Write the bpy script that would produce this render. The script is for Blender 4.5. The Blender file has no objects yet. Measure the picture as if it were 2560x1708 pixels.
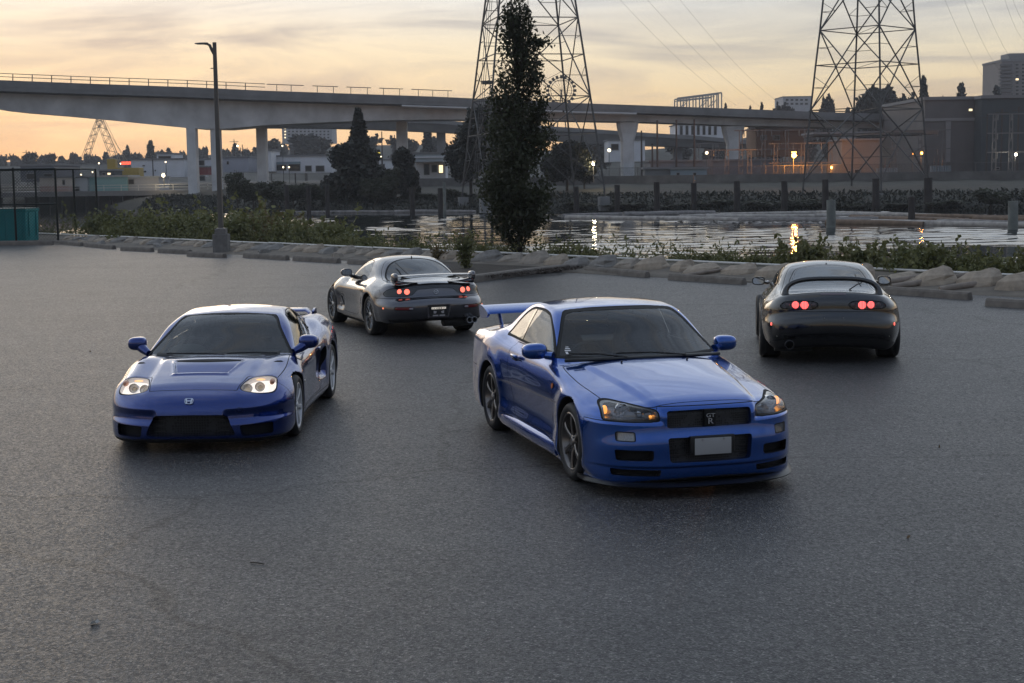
import bpy, bmesh, math, random, os
import numpy as np
from mathutils import Vector, Matrix

# ---------------------------------------------------------------- camera, sky, sun, exposure
SC = bpy.context.scene
COL = SC.collection
R = math.radians
FPX, PITCH, ROLL, CAMH = 3760.6, 0.11018, -0.01387, 2.5337     # focal length in pixels of the 2560 wide photograph
cd = bpy.data.cameras.new('camera')
cam = bpy.data.objects.new('camera', cd); COL.objects.link(cam)
cd.sensor_width = 36.0; cd.lens = FPX / 2560 * 36.0
cd.clip_start = 0.1; cd.clip_end = 20000
_f = Vector((0, math.cos(PITCH), -math.sin(PITCH))); _u = Vector((0, math.sin(PITCH), math.cos(PITCH))); _r = Vector((1, 0, 0))
_cr, _sr = math.cos(ROLL), math.sin(ROLL)
_r2 = _cr * _r + _sr * _u
_u2 = -_sr * _r + _cr * _u
_m = Matrix((_r2, _u2, -_f)).transposed().to_4x4(); _m.translation = (0, 0, CAMH)
cam.matrix_world = _m
SC.camera = cam

SUN_AZ = R(-18)       # compass direction of the set sun seen from the camera (0 = straight ahead, + = right)
SUN_EL = R(2.2)
world = bpy.data.worlds.new('World'); SC.world = world; world.use_nodes = True
wt = world.node_tree; wn = wt.nodes; wl = wt.links
for n in list(wn): wn.remove(n)
def N(tree, kind, **kw):
    n = tree.nodes.new(kind)
    for k, v in kw.items():
        if k == 'ins':
            for kk, vv in v.items(): n.inputs[kk].default_value = vv
        else: setattr(n, k, v)
    return n
def ramp(tree, stops, interp='LINEAR'):
    n = tree.nodes.new('ShaderNodeValToRGB'); e = n.color_ramp.elements; n.color_ramp.interpolation = interp
    while len(e) < len(stops): e.new(0.5)
    for i, (p, c) in enumerate(stops):
        e[i].position = p; e[i].color = tuple(c) + (1,) if len(c) == 3 else c
    return n
def build_sky():
    out = N(wt, 'ShaderNodeOutputWorld'); bg = N(wt, 'ShaderNodeBackground')
    sky = N(wt, 'ShaderNodeTexSky', sky_type='NISHITA'); sky.sun_disc = False
    sky.sun_elevation = SUN_EL; sky.sun_rotation = SUN_AZ
    sky.air_density = 1.0; sky.dust_density = 2.0; sky.ozone_density = 2.0; sky.altitude = 0
    geo = N(wt, 'ShaderNodeTexCoord')
    sep = N(wt, 'ShaderNodeSeparateXYZ'); wl.new(geo.outputs['Generated'], sep.inputs[0])
    # a high, thin veil of cloud spread over the whole sky: it evens out the brightness and takes the low sun's warmth near the horizon
    el = N(wt, 'ShaderNodeMath', operation='ABSOLUTE'); wl.new(sep.outputs['Z'], el.inputs[0])
    veil = ramp(wt, [(0.0, (1.02, .54, .24)), (0.02, (1.02, .62, .29)), (0.05, (1.03, .76, .42)), (0.08, (.93, .79, .56)), (0.12, (.80, .80, .78)), (0.25, (1.0, 1.05, 1.10)), (0.5, (.82, .90, 1.0)), (1.0, (.46, .54, .66))])
    wl.new(el.outputs[0], veil.inputs[0])
    # cirrus: two layers of noise drawn out into long, gently slanting streaks
    def streak(tilt, sc, loc, lo, hi, dist):
        mp = N(wt, 'ShaderNodeMapping'); mp.inputs['Rotation'].default_value = (0, R(tilt), 0); mp.inputs['Scale'].default_value = sc; mp.inputs['Location'].default_value = loc
        wl.new(geo.outputs['Generated'], mp.inputs['Vector'])
        n = N(wt, 'ShaderNodeTexNoise', ins={'Scale': 1.0, 'Detail': 7.0, 'Roughness': .58, 'Distortion': dist}); wl.new(mp.outputs[0], n.inputs['Vector'])
        c = ramp(wt, [(lo, (0, 0, 0)), (hi, (1, 1, 1))]); wl.new(n.outputs[0], c.inputs[0]); return c
    cr = streak(13, (3.2, 3.2, 26), (1.3, .4, 2.2), .44, .66, 1.1)
    cr2 = streak(-9, (2.6, 2.6, 20), (5.1, 2.4, .7), .46, .72, .9)
    ccol = ramp(wt, [(0.0, (.66, .37, .21)), (0.035, (.60, .43, .31)), (0.07, (.50, .44, .39)), (0.12, (.44, .45, .47)), (0.3, (.58, .62, .68)), (1.0, (.40, .48, .60))])
    wl.new(el.outputs[0], ccol.inputs[0])
    # sunset glow falls off with the angle from the set sun
    sd = Vector((math.sin(SUN_AZ), math.cos(SUN_AZ), 0.03)).normalized()
    dot = N(wt, 'ShaderNodeVectorMath', operation='DOT_PRODUCT'); wl.new(geo.outputs['Generated'], dot.inputs[0]); dot.inputs[1].default_value = sd
    gl = ramp(wt, [(0.0, (.34, .39, .48)), (0.40, (.46, .51, .60)), (0.75, (.82, .86, .92)), (0.93, (.82, .86, .91)), (0.975, (.94, .955, .97)), (1.0, (1.04, 1.0, .95))])
    ma = N(wt, 'ShaderNodeMath', operation='MULTIPLY_ADD'); wl.new(dot.outputs['Value'], ma.inputs[0]); ma.inputs[1].default_value = 0.5; ma.inputs[2].default_value = 0.5
    wl.new(ma.outputs[0], gl.inputs[0])
    m1 = N(wt, 'ShaderNodeMix', data_type='RGBA'); wl.new(veil.outputs[0], m1.inputs['A']); m1.inputs['B'].default_value = (.98, .82, .58, 1)
    f2 = N(wt, 'ShaderNodeMath', operation='MULTIPLY'); wl.new(cr2.outputs[0], f2.inputs[0]); f2.inputs[1].default_value = 0.45; wl.new(f2.outputs[0], m1.inputs['Factor'])
    m2 = N(wt, 'ShaderNodeMix', data_type='RGBA'); wl.new(m1.outputs['Result'], m2.inputs['A']); wl.new(ccol.outputs[0], m2.inputs['B'])
    f1 = N(wt, 'ShaderNodeMath', operation='MULTIPLY'); wl.new(cr.outputs[0], f1.inputs[0]); f1.inputs[1].default_value = 0.9; wl.new(f1.outputs[0], m2.inputs['Factor'])
    m3 = N(wt, 'ShaderNodeMix', data_type='RGBA', blend_type='MULTIPLY'); m3.inputs['Factor'].default_value = 1; wl.new(m2.outputs['Result'], m3.inputs['A']); wl.new(gl.outputs[0], m3.inputs['B'])
    sk = N(wt, 'ShaderNodeMix', data_type='RGBA', blend_type='MULTIPLY'); sk.inputs['Factor'].default_value = 1; wl.new(sky.outputs[0], sk.inputs['A']); sk.inputs['B'].default_value = (.08, .08, .08, 1)
    m4 = N(wt, 'ShaderNodeMix', data_type='RGBA'); m4.inputs['Factor'].default_value = 0.90; wl.new(sk.outputs['Result'], m4.inputs['A']); wl.new(m3.outputs['Result'], m4.inputs['B'])
    wl.new(m4.outputs['Result'], bg.inputs['Color']); bg.inputs['Strength'].default_value = 1.0
    wl.new(bg.outputs[0], out.inputs[0])
build_sky()
sl = bpy.data.lights.new('sun', 'SUN'); sl.energy = 0.15; sl.angle = R(20); sl.color = (1.0, .80, .58)
so = bpy.data.objects.new('sun', sl); COL.objects.link(so)
so.rotation_euler = Vector((math.sin(SUN_AZ) * math.cos(R(7)), math.cos(SUN_AZ) * math.cos(R(7)), math.sin(R(7)))).to_track_quat('Z', 'Y').to_euler()
SC.view_settings.view_transform = 'Standard'; SC.view_settings.look = 'None'; SC.view_settings.exposure = 0.38; SC.view_settings.gamma = 1.0
SC.view_settings.use_curve_mapping = False
cy = SC.cycles
cy.use_denoising = True
try: cy.denoiser = 'OPENIMAGEDENOISE'
except Exception: pass
cy.max_bounces = 8; cy.glossy_bounces = 4; cy.transparent_max_bounces = 16; cy.transmission_bounces = 6; cy.diffuse_bounces = 3
cy.use_adaptive_sampling = True; cy.adaptive_threshold = 0.012
cy.sample_clamp_indirect = 6.0; cy.caustics_reflective = False; cy.caustics_refractive = False

# ---------------------------------------------------------------- helpers
CAMO = Vector((0, 0, CAMH))
def ray(u, v):
    a, b = u - 1280, v - 854
    uu = _cr * a + _sr * b; vv = -_sr * a + _cr * b
    return _f * FPX + _r * uu - _u * vv
def at(u, v, D):
    """world point seen at photograph pixel (u, v), D metres away along the ground"""
    d = ray(u, v); return CAMO + d * (D / d.y)
def gp(u, v, z=0.0):
    d = ray(u, v); return CAMO + d * ((z - CAMH) / d.z)
def px2m(n, D): return n * D / FPX

MATS = {}
def mat(name, color=(.5, .5, .5), rough=.6, metal=0.0, spec=.5, coat=0.0, coat_rough=.03, emit=None, estr=0.0, noise=None, bump=None, alpha=None, trans=0.0, ior=1.45, sheen=0):
    """noise = (scale, amount[, detail]) value mottling; bump = (scale, strength, distance)"""
    if name in MATS: return MATS[name]
    m = bpy.data.materials.new(name); m.use_nodes = True; t = m.node_tree
    b = t.nodes['Principled BSDF']
    b.inputs['Base Color'].default_value = tuple(color) + (1,); b.inputs['Roughness'].default_value = rough; b.inputs['Metallic'].default_value = metal
    b.inputs['Specular IOR Level'].default_value = spec; b.inputs['Coat Weight'].default_value = coat; b.inputs['Coat Roughness'].default_value = coat_rough
    b.inputs['Transmission Weight'].default_value = trans; b.inputs['IOR'].default_value = ior
    if alpha is not None: b.inputs['Alpha'].default_value = alpha
    if emit is not None:
        b.inputs['Emission Color'].default_value = tuple(emit) + (1,); b.inputs['Emission Strength'].default_value = estr; m.cycles.emission_sampling = 'NONE'
    if noise or bump: tc = N(t, 'ShaderNodeTexCoord')
    if noise:
        n = N(t, 'ShaderNodeTexNoise', ins={'Scale': noise[0], 'Detail': noise[2] if len(noise) > 2 else 5.0, 'Roughness': .6}); t.links.new(tc.outputs['Object'], n.inputs['Vector'])
        a = noise[1]; c = color
        r_ = ramp(t, [(0.25, tuple(max(0, q * (1 - a)) for q in c)), (0.75, tuple(q * (1 + a) for q in c))]); t.links.new(n.outputs[0], r_.inputs[0]); t.links.new(r_.outputs[0], b.inputs['Base Color'])
    if bump:
        n = N(t, 'ShaderNodeTexNoise', ins={'Scale': bump[0], 'Detail': 4.0}); t.links.new(tc.outputs['Object'], n.inputs['Vector'])
        bp = N(t, 'ShaderNodeBump', ins={'Strength': bump[1], 'Distance': bump[2]}); t.links.new(n.outputs[0], bp.inputs['Height']); t.links.new(bp.outputs[0], b.inputs['Normal'])
    MATS[name] = m; return m

def tag(o, label=None, cat=None, group=None, kind=None):
    if label: o['label'] = label
    if cat: o['category'] = cat
    if group: o['group'] = group
    if kind: o['kind'] = kind
    return o
def empty(name, loc=(0, 0, 0), rz=0.0, parent=None):
    o = bpy.data.objects.new(name, None); COL.objects.link(o); o.location = loc; o.rotation_euler = (0, 0, rz); o.empty_display_size = .2
    if parent: o.parent = parent
    return o
def mesh_obj(name, V, F, m=None, parent=None, smooth=False, normals=None, mats=None, fmat=None):
    me = bpy.data.meshes.new(name)
    V = np.asarray(V, dtype=np.float64).reshape(-1, 3)
    if isinstance(F, np.ndarray):
        k = F.shape[1] if len(F) else 3
        me.vertices.add(len(V)); me.vertices.foreach_set('co', V.astype(np.float32).ravel())
        me.loops.add(F.size); me.loops.foreach_set('vertex_index', F.astype(np.int32).ravel())
        me.polygons.add(len(F)); me.polygons.foreach_set('loop_start', np.arange(0, F.size, k, dtype=np.int32)); 
        me.update(calc_edges=True)
    else:
        me.from_pydata([tuple(p) for p in V], [], F)
    for q in (mats or ([m] if m else [])): me.materials.append(q)
    if fmat is not None: me.polygons.foreach_set('material_index', np.asarray(fmat, dtype=np.int32))
    if smooth: me.polygons.foreach_set('use_smooth', np.ones(len(me.polygons), dtype=bool))
    me.update()
    if normals is not None: me.normals_split_custom_set_from_vertices(np.asarray(normals, dtype=np.float32))
    o = bpy.data.objects.new(name, me); COL.objects.link(o)
    if parent: o.parent = parent
    return o
def link_copy(o, parent=None):
    c = o.copy(); COL.objects.link(c); c.parent = parent; return c
def copy_tree(o, parent=None):
    c = link_copy(o, parent)
    for ch in list(o.children): copy_tree(ch, c)
    return c
class MB:
    """collects shapes into one mesh"""
    def __init__(s): s.v = []; s.f = []
    def add(s, V, F):
        b = len(s.v); s.v += [tuple(p) for p in V]; s.f += [tuple(i + b for i in f) for f in F]; return s
    def box(s, x0, x1, y0, y1, z0, z1, M=None, ch=0.0):
        if ch <= 0:
            V = [(x, y, z) for x in (x0, x1) for y in (y0, y1) for z in (z0, z1)]
            F = [(0, 1, 3, 2), (4, 6, 7, 5), (0, 4, 5, 1), (2, 3, 7, 6), (0, 2, 6, 4), (1, 5, 7, 3)]
        else:
            bm = bmesh.new(); bmesh.ops.create_cube(bm, size=1)
            for q in bm.verts: q.co = Vector(((x0 + x1) / 2 + q.co.x * (x1 - x0), (y0 + y1) / 2 + q.co.y * (y1 - y0), (z0 + z1) / 2 + q.co.z * (z1 - z0)))
            bmesh.ops.bevel(bm, geom=bm.edges[:], offset=ch, segments=2, affect='EDGES', profile=.6)
            bm.verts.index_update(); V = [tuple(q.co) for q in bm.verts]; F = [tuple(q.index for q in f.verts) for f in bm.faces]; bm.free()
        if M is not None: V = [tuple(M @ Vector(p)) for p in V]
        return s.add(V, F)
    def bar(s, a, b, w, h=None, up=(0, 0, 1)):
        a = Vector(a); b = Vector(b); d = (b - a); L = d.length
        if L < 1e-6: return s
        d /= L; h = h or w; u = Vector(up)
        if abs(d.dot(u)) > .95: u = Vector((1, 0, 0))
        sd = d.cross(u).normalized(); u = sd.cross(d)
        V = [p + sd * (w / 2 * i) + u * (h / 2 * j) for p in (a, b) for i, j in ((-1, -1), (1, -1), (1, 1), (-1, 1))]
        return s.add(V, [(3, 2, 1, 0), (4, 5, 6, 7), (0, 1, 5, 4), (1, 2, 6, 5), (2, 3, 7, 6), (3, 0, 4, 7)])
    def tube(s, pts, rad, n=8, caps=True):
        pts = [Vector(p) for p in pts]; k = len(pts); rad = rad if isinstance(rad, (list, tuple)) else [rad] * k
        rings = []; prev = None
        for i, p in enumerate(pts):
            d = (pts[min(i + 1, k - 1)] - pts[max(i - 1, 0)]).normalized()
            if prev is None:
                u = Vector((0, 0, 1)) if abs(d.z) < .9 else Vector((1, 0, 0))
                sd = d.cross(u).normalized()
            else:
                sd = (prev - d * prev.dot(d)).normalized()
            prev = sd; u = sd.cross(d)
            rings.append([p + (sd * math.cos(2 * math.pi * j / n) + u * math.sin(2 * math.pi * j / n)) * rad[i] for j in range(n)])
        V = [q for r_ in rings for q in r_]; F = []
        for i in range(k - 1):
            for j in range(n):
                a = i * n + j; b = i * n + (j + 1) % n; F.append((a, b, b + n, a + n))
        if caps: F.append(tuple(range(n - 1, -1, -1))); F.append(tuple((k - 1) * n + j for j in range(n)))
        return s.add(V, F)
    def lathe(s, prof, n=32, axis='y', center=(0, 0, 0), closed=False):
        """prof = [(radius, along)]"""
        V = []; F = []; k = len(prof); c = Vector(center)
        for j in range(n):
            t = 2 * math.pi * j / n
            for r_, a in prof:
                if axis == 'y': V.append((c.x + r_ * math.cos(t), c.y + a, c.z + r_ * math.sin(t)))
                elif axis == 'x': V.append((c.x + a, c.y + r_ * math.cos(t), c.z + r_ * math.sin(t)))
                else: V.append((c.x + r_ * math.cos(t), c.y + r_ * math.sin(t), c.z + a))
        for j in range(n):
            for i in range(k - 1 if not closed else k):
                a = j * k + i; b = j * k + (i + 1) % k; a2 = ((j + 1) % n) * k + i; b2 = ((j + 1) % n) * k + (i + 1) % k
                F.append((a, b, b2, a2))
        return s.add(V, F)
    def prism(s, poly, a0, a1, axis='y'):
        """poly 2D: axis y -> (x,z); axis x -> (y,z); axis z -> (x,y)"""
        n = len(poly)
        def P(p, a): return (p[0], a, p[1]) if axis == 'y' else ((a, p[0], p[1]) if axis == 'x' else (p[0], p[1], a))
        V = [P(p, a0) for p in poly] + [P(p, a1) for p in poly]
        F = [tuple(range(n - 1, -1, -1)), tuple(range(n, 2 * n))] + [(i, (i + 1) % n, n + (i + 1) % n, n + i) for i in range(n)]
        return s.add(V, F)
    def build(s, name, m, parent=None, smooth=False, fix=True, sharp=None):
        o = mesh_obj(name, s.v, s.f, m, parent, smooth)
        if fix:
            bm = bmesh.new(); bm.from_mesh(o.data); bmesh.ops.recalc_face_normals(bm, faces=bm.faces[:])
            if smooth:
                lim = R(sharp or 40)
                for e in bm.edges:
                    if len(e.link_faces) == 2 and e.calc_face_angle(0) > lim: e.smooth = False
            bm.to_mesh(o.data); bm.free()
        return o
ORD = ['first', 'second', 'third', 'fourth', 'fifth', 'sixth', 'seventh', 'eighth', 'ninth', 'tenth', 'eleventh', 'twelfth', 'thirteenth', 'fourteenth', 'fifteenth', 'sixteenth', 'seventeenth', 'eighteenth', 'nineteenth']
TENS = {2: 'twent', 3: 'thirt', 4: 'fort', 5: 'fift', 6: 'sixt', 7: 'sevent', 8: 'eight', 9: 'ninet'}
def ordinal(i):
    if i < 19: return ORD[i]
    k = i + 1
    if k % 10 == 0: return TENS[k // 10] + 'ieth'
    return TENS[k // 10] + 'y-' + ORD[k % 10 - 1]
# ================================================================ car bodies: a smooth field is meshed, cut along panel outlines and split into parts
def hw(xs, x):
    """Hermite weights of control points xs at x: indices and four weights"""
    xs = np.asarray(xs, float); n = len(xs)
    x = np.clip(x, xs[0], xs[-1]); i = np.clip(np.searchsorted(xs, x, side='right') - 1, 0, n - 2)
    h = xs[i + 1] - xs[i]; t = (x - xs[i]) / h
    h00 = 2 * t ** 3 - 3 * t * t + 1; h10 = t ** 3 - 2 * t * t + t; h01 = -2 * t ** 3 + 3 * t * t; h11 = t ** 3 - t * t
    im = np.maximum(i - 1, 0); ip = np.minimum(i + 2, n - 1)
    d0 = xs[i + 1] - xs[im]; d1 = xs[ip] - xs[i]
    wm = -h10 * h / d0; w0 = h00 - h11 * h / d1; w1 = h01 + h10 * h / d0; w2 = h11 * h / d1
    return (im, i, i + 1, ip), (wm, w0, w1, w2)
class C1:
    def __init__(s, *pairs):
        pairs = sorted(pairs); s.x = np.array([p[0] for p in pairs], float); s.v = np.array([p[1] for p in pairs], float)
    def __call__(s, x):
        I, Wt = hw(s.x, np.asarray(x, float)); return sum(s.v[i] * w for i, w in zip(I, Wt))
class T2:
    """table of values over x (rows) and z (columns)"""
    def __init__(s, xs, zs, vals):
        o = np.argsort(xs); s.x = np.array(xs, float)[o]; s.z = np.array(zs, float); s.v = np.array(vals, float)[o]
    def __call__(s, x, z):
        Ix, Wx = hw(s.x, x); Iz, Wz = hw(s.z, z); r = 0
        for a in range(4):
            for b in range(4): r = r + s.v[Ix[a], Iz[b]] * (Wx[a] * Wz[b])
        return r
def smax(a, b, k):
    h = np.maximum(k - np.abs(a - b), 0) / k; return np.maximum(a, b) + h * h * k * .25
def smin(a, b, k): return -smax(-a, -b, k)
def sstep(a, b, x):
    t = np.clip((x - a) / (b - a), 0, 1); return t * t * (3 - 2 * t)
def spline_poly(pts, step=.012):
    """closed outline through pts; a third entry 'c' marks a corner"""
    P = [np.array(p[:2], float) for p in pts]; corner = [len(p) > 2 for p in pts]; n = len(P); out = []
    for i in range(n):
        a, b = P[i], P[(i + 1) % n]; am, bp = P[i - 1], P[(i + 2) % n]
        L = np.linalg.norm(b - a)
        if L < 1e-9: continue
        def tan(p0, p1, p2):
            d0 = np.linalg.norm(p1 - p0); d1 = np.linalg.norm(p2 - p1)
            if d0 < 1e-9 or d1 < 1e-9: return (p2 - p0)
            v0 = (p1 - p0) / d0; v1 = (p2 - p1) / d1
            return (v0 * d1 + v1 * d0) / (d0 + d1)
        c0, c1 = corner[i], corner[(i + 1) % n]
        t0 = (b - a) / L if c0 else tan(am, a, b) * min(1, 2.2 * np.linalg.norm(a - am) / L); t1 = (b - a) / L if c1 else tan(a, b, bp) * min(1, 2.2 * np.linalg.norm(bp - b) / L)
        k = max(1, int(math.ceil(L / step)))
        for j in range(k):
            t = j / k
            out.append((2 * t ** 3 - 3 * t * t + 1) * a + (t ** 3 - 2 * t * t + t) * t0 * L + (-2 * t ** 3 + 3 * t * t) * b + (t ** 3 - t * t) * t1 * L)
    return np.array(out)
def poly_sdf(P, q):
    """signed distance (negative inside) of points q (n,2) to polygon P; far points only get a rough positive value"""
    lo, hi = P.min(0), P.max(0); bb = np.maximum(np.maximum(lo - q, q - hi), 0); bd = np.sqrt((bb * bb).sum(1))
    out = bd + .05; m = np.nonzero(bd < .36)[0]
    if not len(m): return out
    X = np.ascontiguousarray(q[m, 0]); Y = np.ascontiguousarray(q[m, 1]); best = np.full(len(m), 1e9); ins = np.zeros(len(m), bool)
    A = P; B = np.roll(P, -1, 0)
    for (ax, ay), (bx, by) in zip(A.tolist(), B.tolist()):
        ex, ey = bx - ax, by - ay; L = ex * ex + ey * ey
        if L < 1e-14: continue
        wx = X - ax; wy = Y - ay
        t = wx * (ex / L); t += wy * (ey / L); np.clip(t, 0, 1, out=t)
        dx = wx - t * ex; dy = wy - t * ey; dx *= dx; dy *= dy; dx += dy; np.minimum(best, dx, out=best)
        if ay != by:
            c = (ay > Y) != (by > Y); c &= wx < wy * (ex / ey); ins ^= c
    d = np.sqrt(best); out[m] = np.where(ins, -d, d)
    return out
def rpoly(pts, r=.02, k=4):
    """polygon with straight sides and rounded corners; a third entry gives a corner its own radius"""
    out = []; n = len(pts)
    for i in range(n):
        a, p, b = (np.array(pts[j % n][:2], float) for j in (i - 1, i, i + 1)); rr = pts[i][2] if len(pts[i]) > 2 else r
        u = a - p; v = b - p; lu, lv = np.linalg.norm(u), np.linalg.norm(v); d = min(rr, lu * .48, lv * .48)
        if d < 1e-5: out.append(p); continue
        s_, e = p + u / lu * d, p + v / lv * d
        for j in range(k + 1): t = j / k; out.append((1 - t) ** 2 * s_ + 2 * t * (1 - t) * p + t * t * e)
    return np.array(out)
def mir(pts):
    """outline given for y >= 0 from top middle to bottom middle, mirrored to the other side"""
    return list(pts) + [(-p[0],) + tuple(p[1:]) for p in reversed(pts) if abs(p[0]) > 1e-9]
class Prof:
    """signed distance to a side view outline, kept on a grid"""
    def __init__(s, pts, h=.012, blur=1.2, step=.02):
        P = spline_poly(pts, step); s.P = P
        s.x0, s.z0 = P.min(0) - .35; x1, z1 = P.max(0) + .35; s.h = h
        s.nx = int((x1 - s.x0) / h) + 2; s.nz = int((z1 - s.z0) / h) + 2
        gx, gz = np.meshgrid(s.x0 + h * np.arange(s.nx), s.z0 + h * np.arange(s.nz), indexing='ij')
        g = poly_sdf(P, np.stack([gx.ravel(), gz.ravel()], -1)).reshape(s.nx, s.nz)
        k = np.exp(-.5 * (np.arange(-4, 5) / blur) ** 2); k /= k.sum()
        for ax in (0, 1):
            gp_ = np.pad(g, [(4, 4) if a == ax else (0, 0) for a in (0, 1)], mode='edge')
            g = sum(k[j] * (gp_[j:j + s.nx] if ax == 0 else gp_[:, j:j + s.nz]) for j in range(9))
        s.g = g
    def __call__(s, x, z, cubic=False):
        fx = np.clip((x - s.x0) / s.h, 1, s.nx - 2.001); fz = np.clip((z - s.z0) / s.h, 1, s.nz - 2.001)
        i = fx.astype(np.int32); j = fz.astype(np.int32); t = fx - i; u = fz - j
        if not cubic:
            return (s.g[i, j] * (1 - t) + s.g[i + 1, j] * t) * (1 - u) + (s.g[i, j + 1] * (1 - t) + s.g[i + 1, j + 1] * t) * u
        def w(t): return (1 - t) ** 3 / 6, (3 * t ** 3 - 6 * t * t + 4) / 6, (-3 * t ** 3 + 3 * t * t + 3 * t + 1) / 6, t ** 3 / 6
        wx = w(t); wz = w(u); r = 0
        for a in range(4):
            for b in range(4): r = r + s.g[i + a - 1, j + b - 1] * wx[a] * wz[b]
        return r
class CarMesh:
    def __init__(s, field, box, h):
        """field(x, y, z, cubic); box = x0, x1, ymax, z0, z1"""
        s.field = field; x0, x1, ym, z0, z1 = box
        X = np.arange(x0, x1 + h, h); Y = (np.arange(int(ym / h) + 1) + .5) * h; Z = np.arange(z0, z1 + h, h)
        Fh = np.empty((len(X), len(Y), len(Z)), np.float32)
        for a in range(0, len(X), 48):
            Fh[a:a + 48] = field(X[a:a + 48, None, None], Y[None, :, None], Z[None, None, :], False)
        F = np.concatenate([Fh[:, ::-1], Fh], 1); Yf = np.concatenate([-Y[::-1], Y])
        sg = F < 0; nx, ny, nz = F.shape
        c = sg[:-1, :-1, :-1].astype(np.uint8)
        cs = sum(sg[a:nx - 1 + a, b:ny - 1 + b, d:nz - 1 + d].astype(np.uint8) for a in (0, 1) for b in (0, 1) for d in (0, 1))
        act = (cs > 0) & (cs < 8); ii, jj, kk = np.nonzero(act)
        idx = -np.ones(act.shape, np.int32); idx[ii, jj, kk] = np.arange(len(ii))
        cv = {(a, b, d): F[ii + a, jj + b, kk + d].astype(float) for a in (0, 1) for b in (0, 1) for d in (0, 1)}
        acc = np.zeros((len(ii), 3)); cnt = np.zeros(len(ii))
        for p in [(a, b, d) for a in (0, 1) for b in (0, 1) for d in (0, 1)]:
            for ax in range(3):
                if p[ax]: continue
                q = list(p); q[ax] = 1; q = tuple(q); va, vb = cv[p], cv[q]; m = (va < 0) != (vb < 0)
                t = np.where(m, va / np.where(np.abs(va - vb) < 1e-12, 1e-12, va - vb), 0)
                pos = np.array(p, float)[None].repeat(len(ii), 0); pos[:, ax] += t
                acc += pos * m[:, None]; cnt += m
        V = acc / cnt[:, None] + np.stack([ii, jj, kk], -1)
        V = np.stack([X[0] + V[:, 0] * h, Yf[0] + V[:, 1] * h, Z[0] + V[:, 2] * h], -1)
        Q = []
        for ax in range(3):
            n = [nx, ny, nz]; sl0 = [slice(None)] * 3; sl1 = [slice(None)] * 3; sl0[ax] = slice(0, -1); sl1[ax] = slice(1, None)
            a, b = sg[tuple(sl0)], sg[tuple(sl1)]; d = a != b; e = np.stack(np.nonzero(d), -1); fl = a[tuple(e.T)]
            o1, o2 = [(1, 2), (2, 0), (0, 1)][ax]
            ok = (e[:, o1] > 0) & (e[:, o2] > 0) & (e[:, o1] < n[o1] - 1) & (e[:, o2] < n[o2] - 1); e = e[ok]; fl = fl[ok]
            def cell(da, db):
                g = e.copy(); g[:, o1] += da; g[:, o2] += db; return idx[g[:, 0], g[:, 1], g[:, 2]]
            q = np.stack([cell(-1, -1), cell(0, -1), cell(0, 0), cell(-1, 0)], -1); q[~fl] = q[~fl][:, ::-1]
            Q.append(q)
        Q = np.concatenate(Q)
        for _ in range(3):
            f, g = s.grad(V); V = V - g * np.clip(f / np.maximum((g * g).sum(1), .05), -h * .6, h * .6)[:, None]
        s.V = V; s.N = s.normals(V)
        d1 = ((V[Q[:, 0]] - V[Q[:, 2]]) ** 2).sum(1); d2 = ((V[Q[:, 1]] - V[Q[:, 3]]) ** 2).sum(1); sw = d2 < d1
        A = np.where(sw[:, None], Q[:, [0, 1, 3]], Q[:, [0, 1, 2]]); B = np.where(sw[:, None], Q[:, [1, 2, 3]], Q[:, [0, 2, 3]])
        s.T = np.concatenate([A, B]); s.names = ['body']; s.lab = np.zeros(len(s.T), np.int32)
    def grad(s, V, e=.004):
        f = s.field(V[:, 0], V[:, 1], V[:, 2], True); g = np.empty_like(V)
        for a in range(3):
            d = np.zeros(3); d[a] = e; p = V + d; m = V - d
            g[:, a] = (s.field(p[:, 0], p[:, 1], p[:, 2], True) - s.field(m[:, 0], m[:, 1], m[:, 2], True)) / (2 * e)
        return f, g
    def normals(s, V):
        _, g = s.grad(V, .005); return g / np.maximum(np.linalg.norm(g, axis=1, keepdims=True), 1e-9)
    def lid(s, n):
        if n not in s.names: s.names.append(n)
        return s.names.index(n)
    def cut(s, tri, gf):
        """split triangles tri (index array) where gf changes sign; returns the indices that now make up that set"""
        vs = np.unique(s.T[tri]); g = np.zeros(len(s.V)); g[vs] = gf(s.V[vs]); g[np.abs(g) < 4e-4] = 4e-4
        T = s.T[tri]; sg = g[T] < 0; k = sg.sum(1); mix = (k > 0) & (k < 3)
        if not mix.any(): return tri
        keep = tri[~mix]; M = tri[mix]; T = s.T[M]; sg = g[T] < 0
        odd = np.where(sg.sum(1) == 1, sg.argmax(1), (~sg).argmax(1))       # the vertex alone on its side
        r = np.arange(len(T)); a = T[r, odd]; b = T[r, (odd + 1) % 3]; c = T[r, (odd + 2) % 3]
        E_ = np.sort(np.concatenate([np.stack([a, b], -1), np.stack([a, c], -1)]), 1); u, inv = np.unique(E_, axis=0, return_inverse=True); inv = inv.ravel()
        t = g[u[:, 0]] / (g[u[:, 0]] - g[u[:, 1]]); P = s.V[u[:, 0]] * (1 - t)[:, None] + s.V[u[:, 1]] * t[:, None]
        Nn = s.N[u[:, 0]] * (1 - t)[:, None] + s.N[u[:, 1]] * t[:, None]; Nn /= np.maximum(np.linalg.norm(Nn, axis=1, keepdims=True), 1e-9)
        base = len(s.V); s.V = np.concatenate([s.V, P]); s.N = np.concatenate([s.N, Nn])
        ab = base + inv[:len(T)]; ac = base + inv[len(T):]
        n1 = np.stack([a, ab, ac], -1); n2 = np.stack([ab, b, c], -1); n3 = np.stack([ab, c, ac], -1)
        s.T[M] = n1; st = len(s.T); s.T = np.concatenate([s.T, n2, n3]); s.lab = np.concatenate([s.lab, s.lab[M], s.lab[M]])
        return np.concatenate([keep, M, np.arange(st, st + 2 * len(M))])
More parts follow.
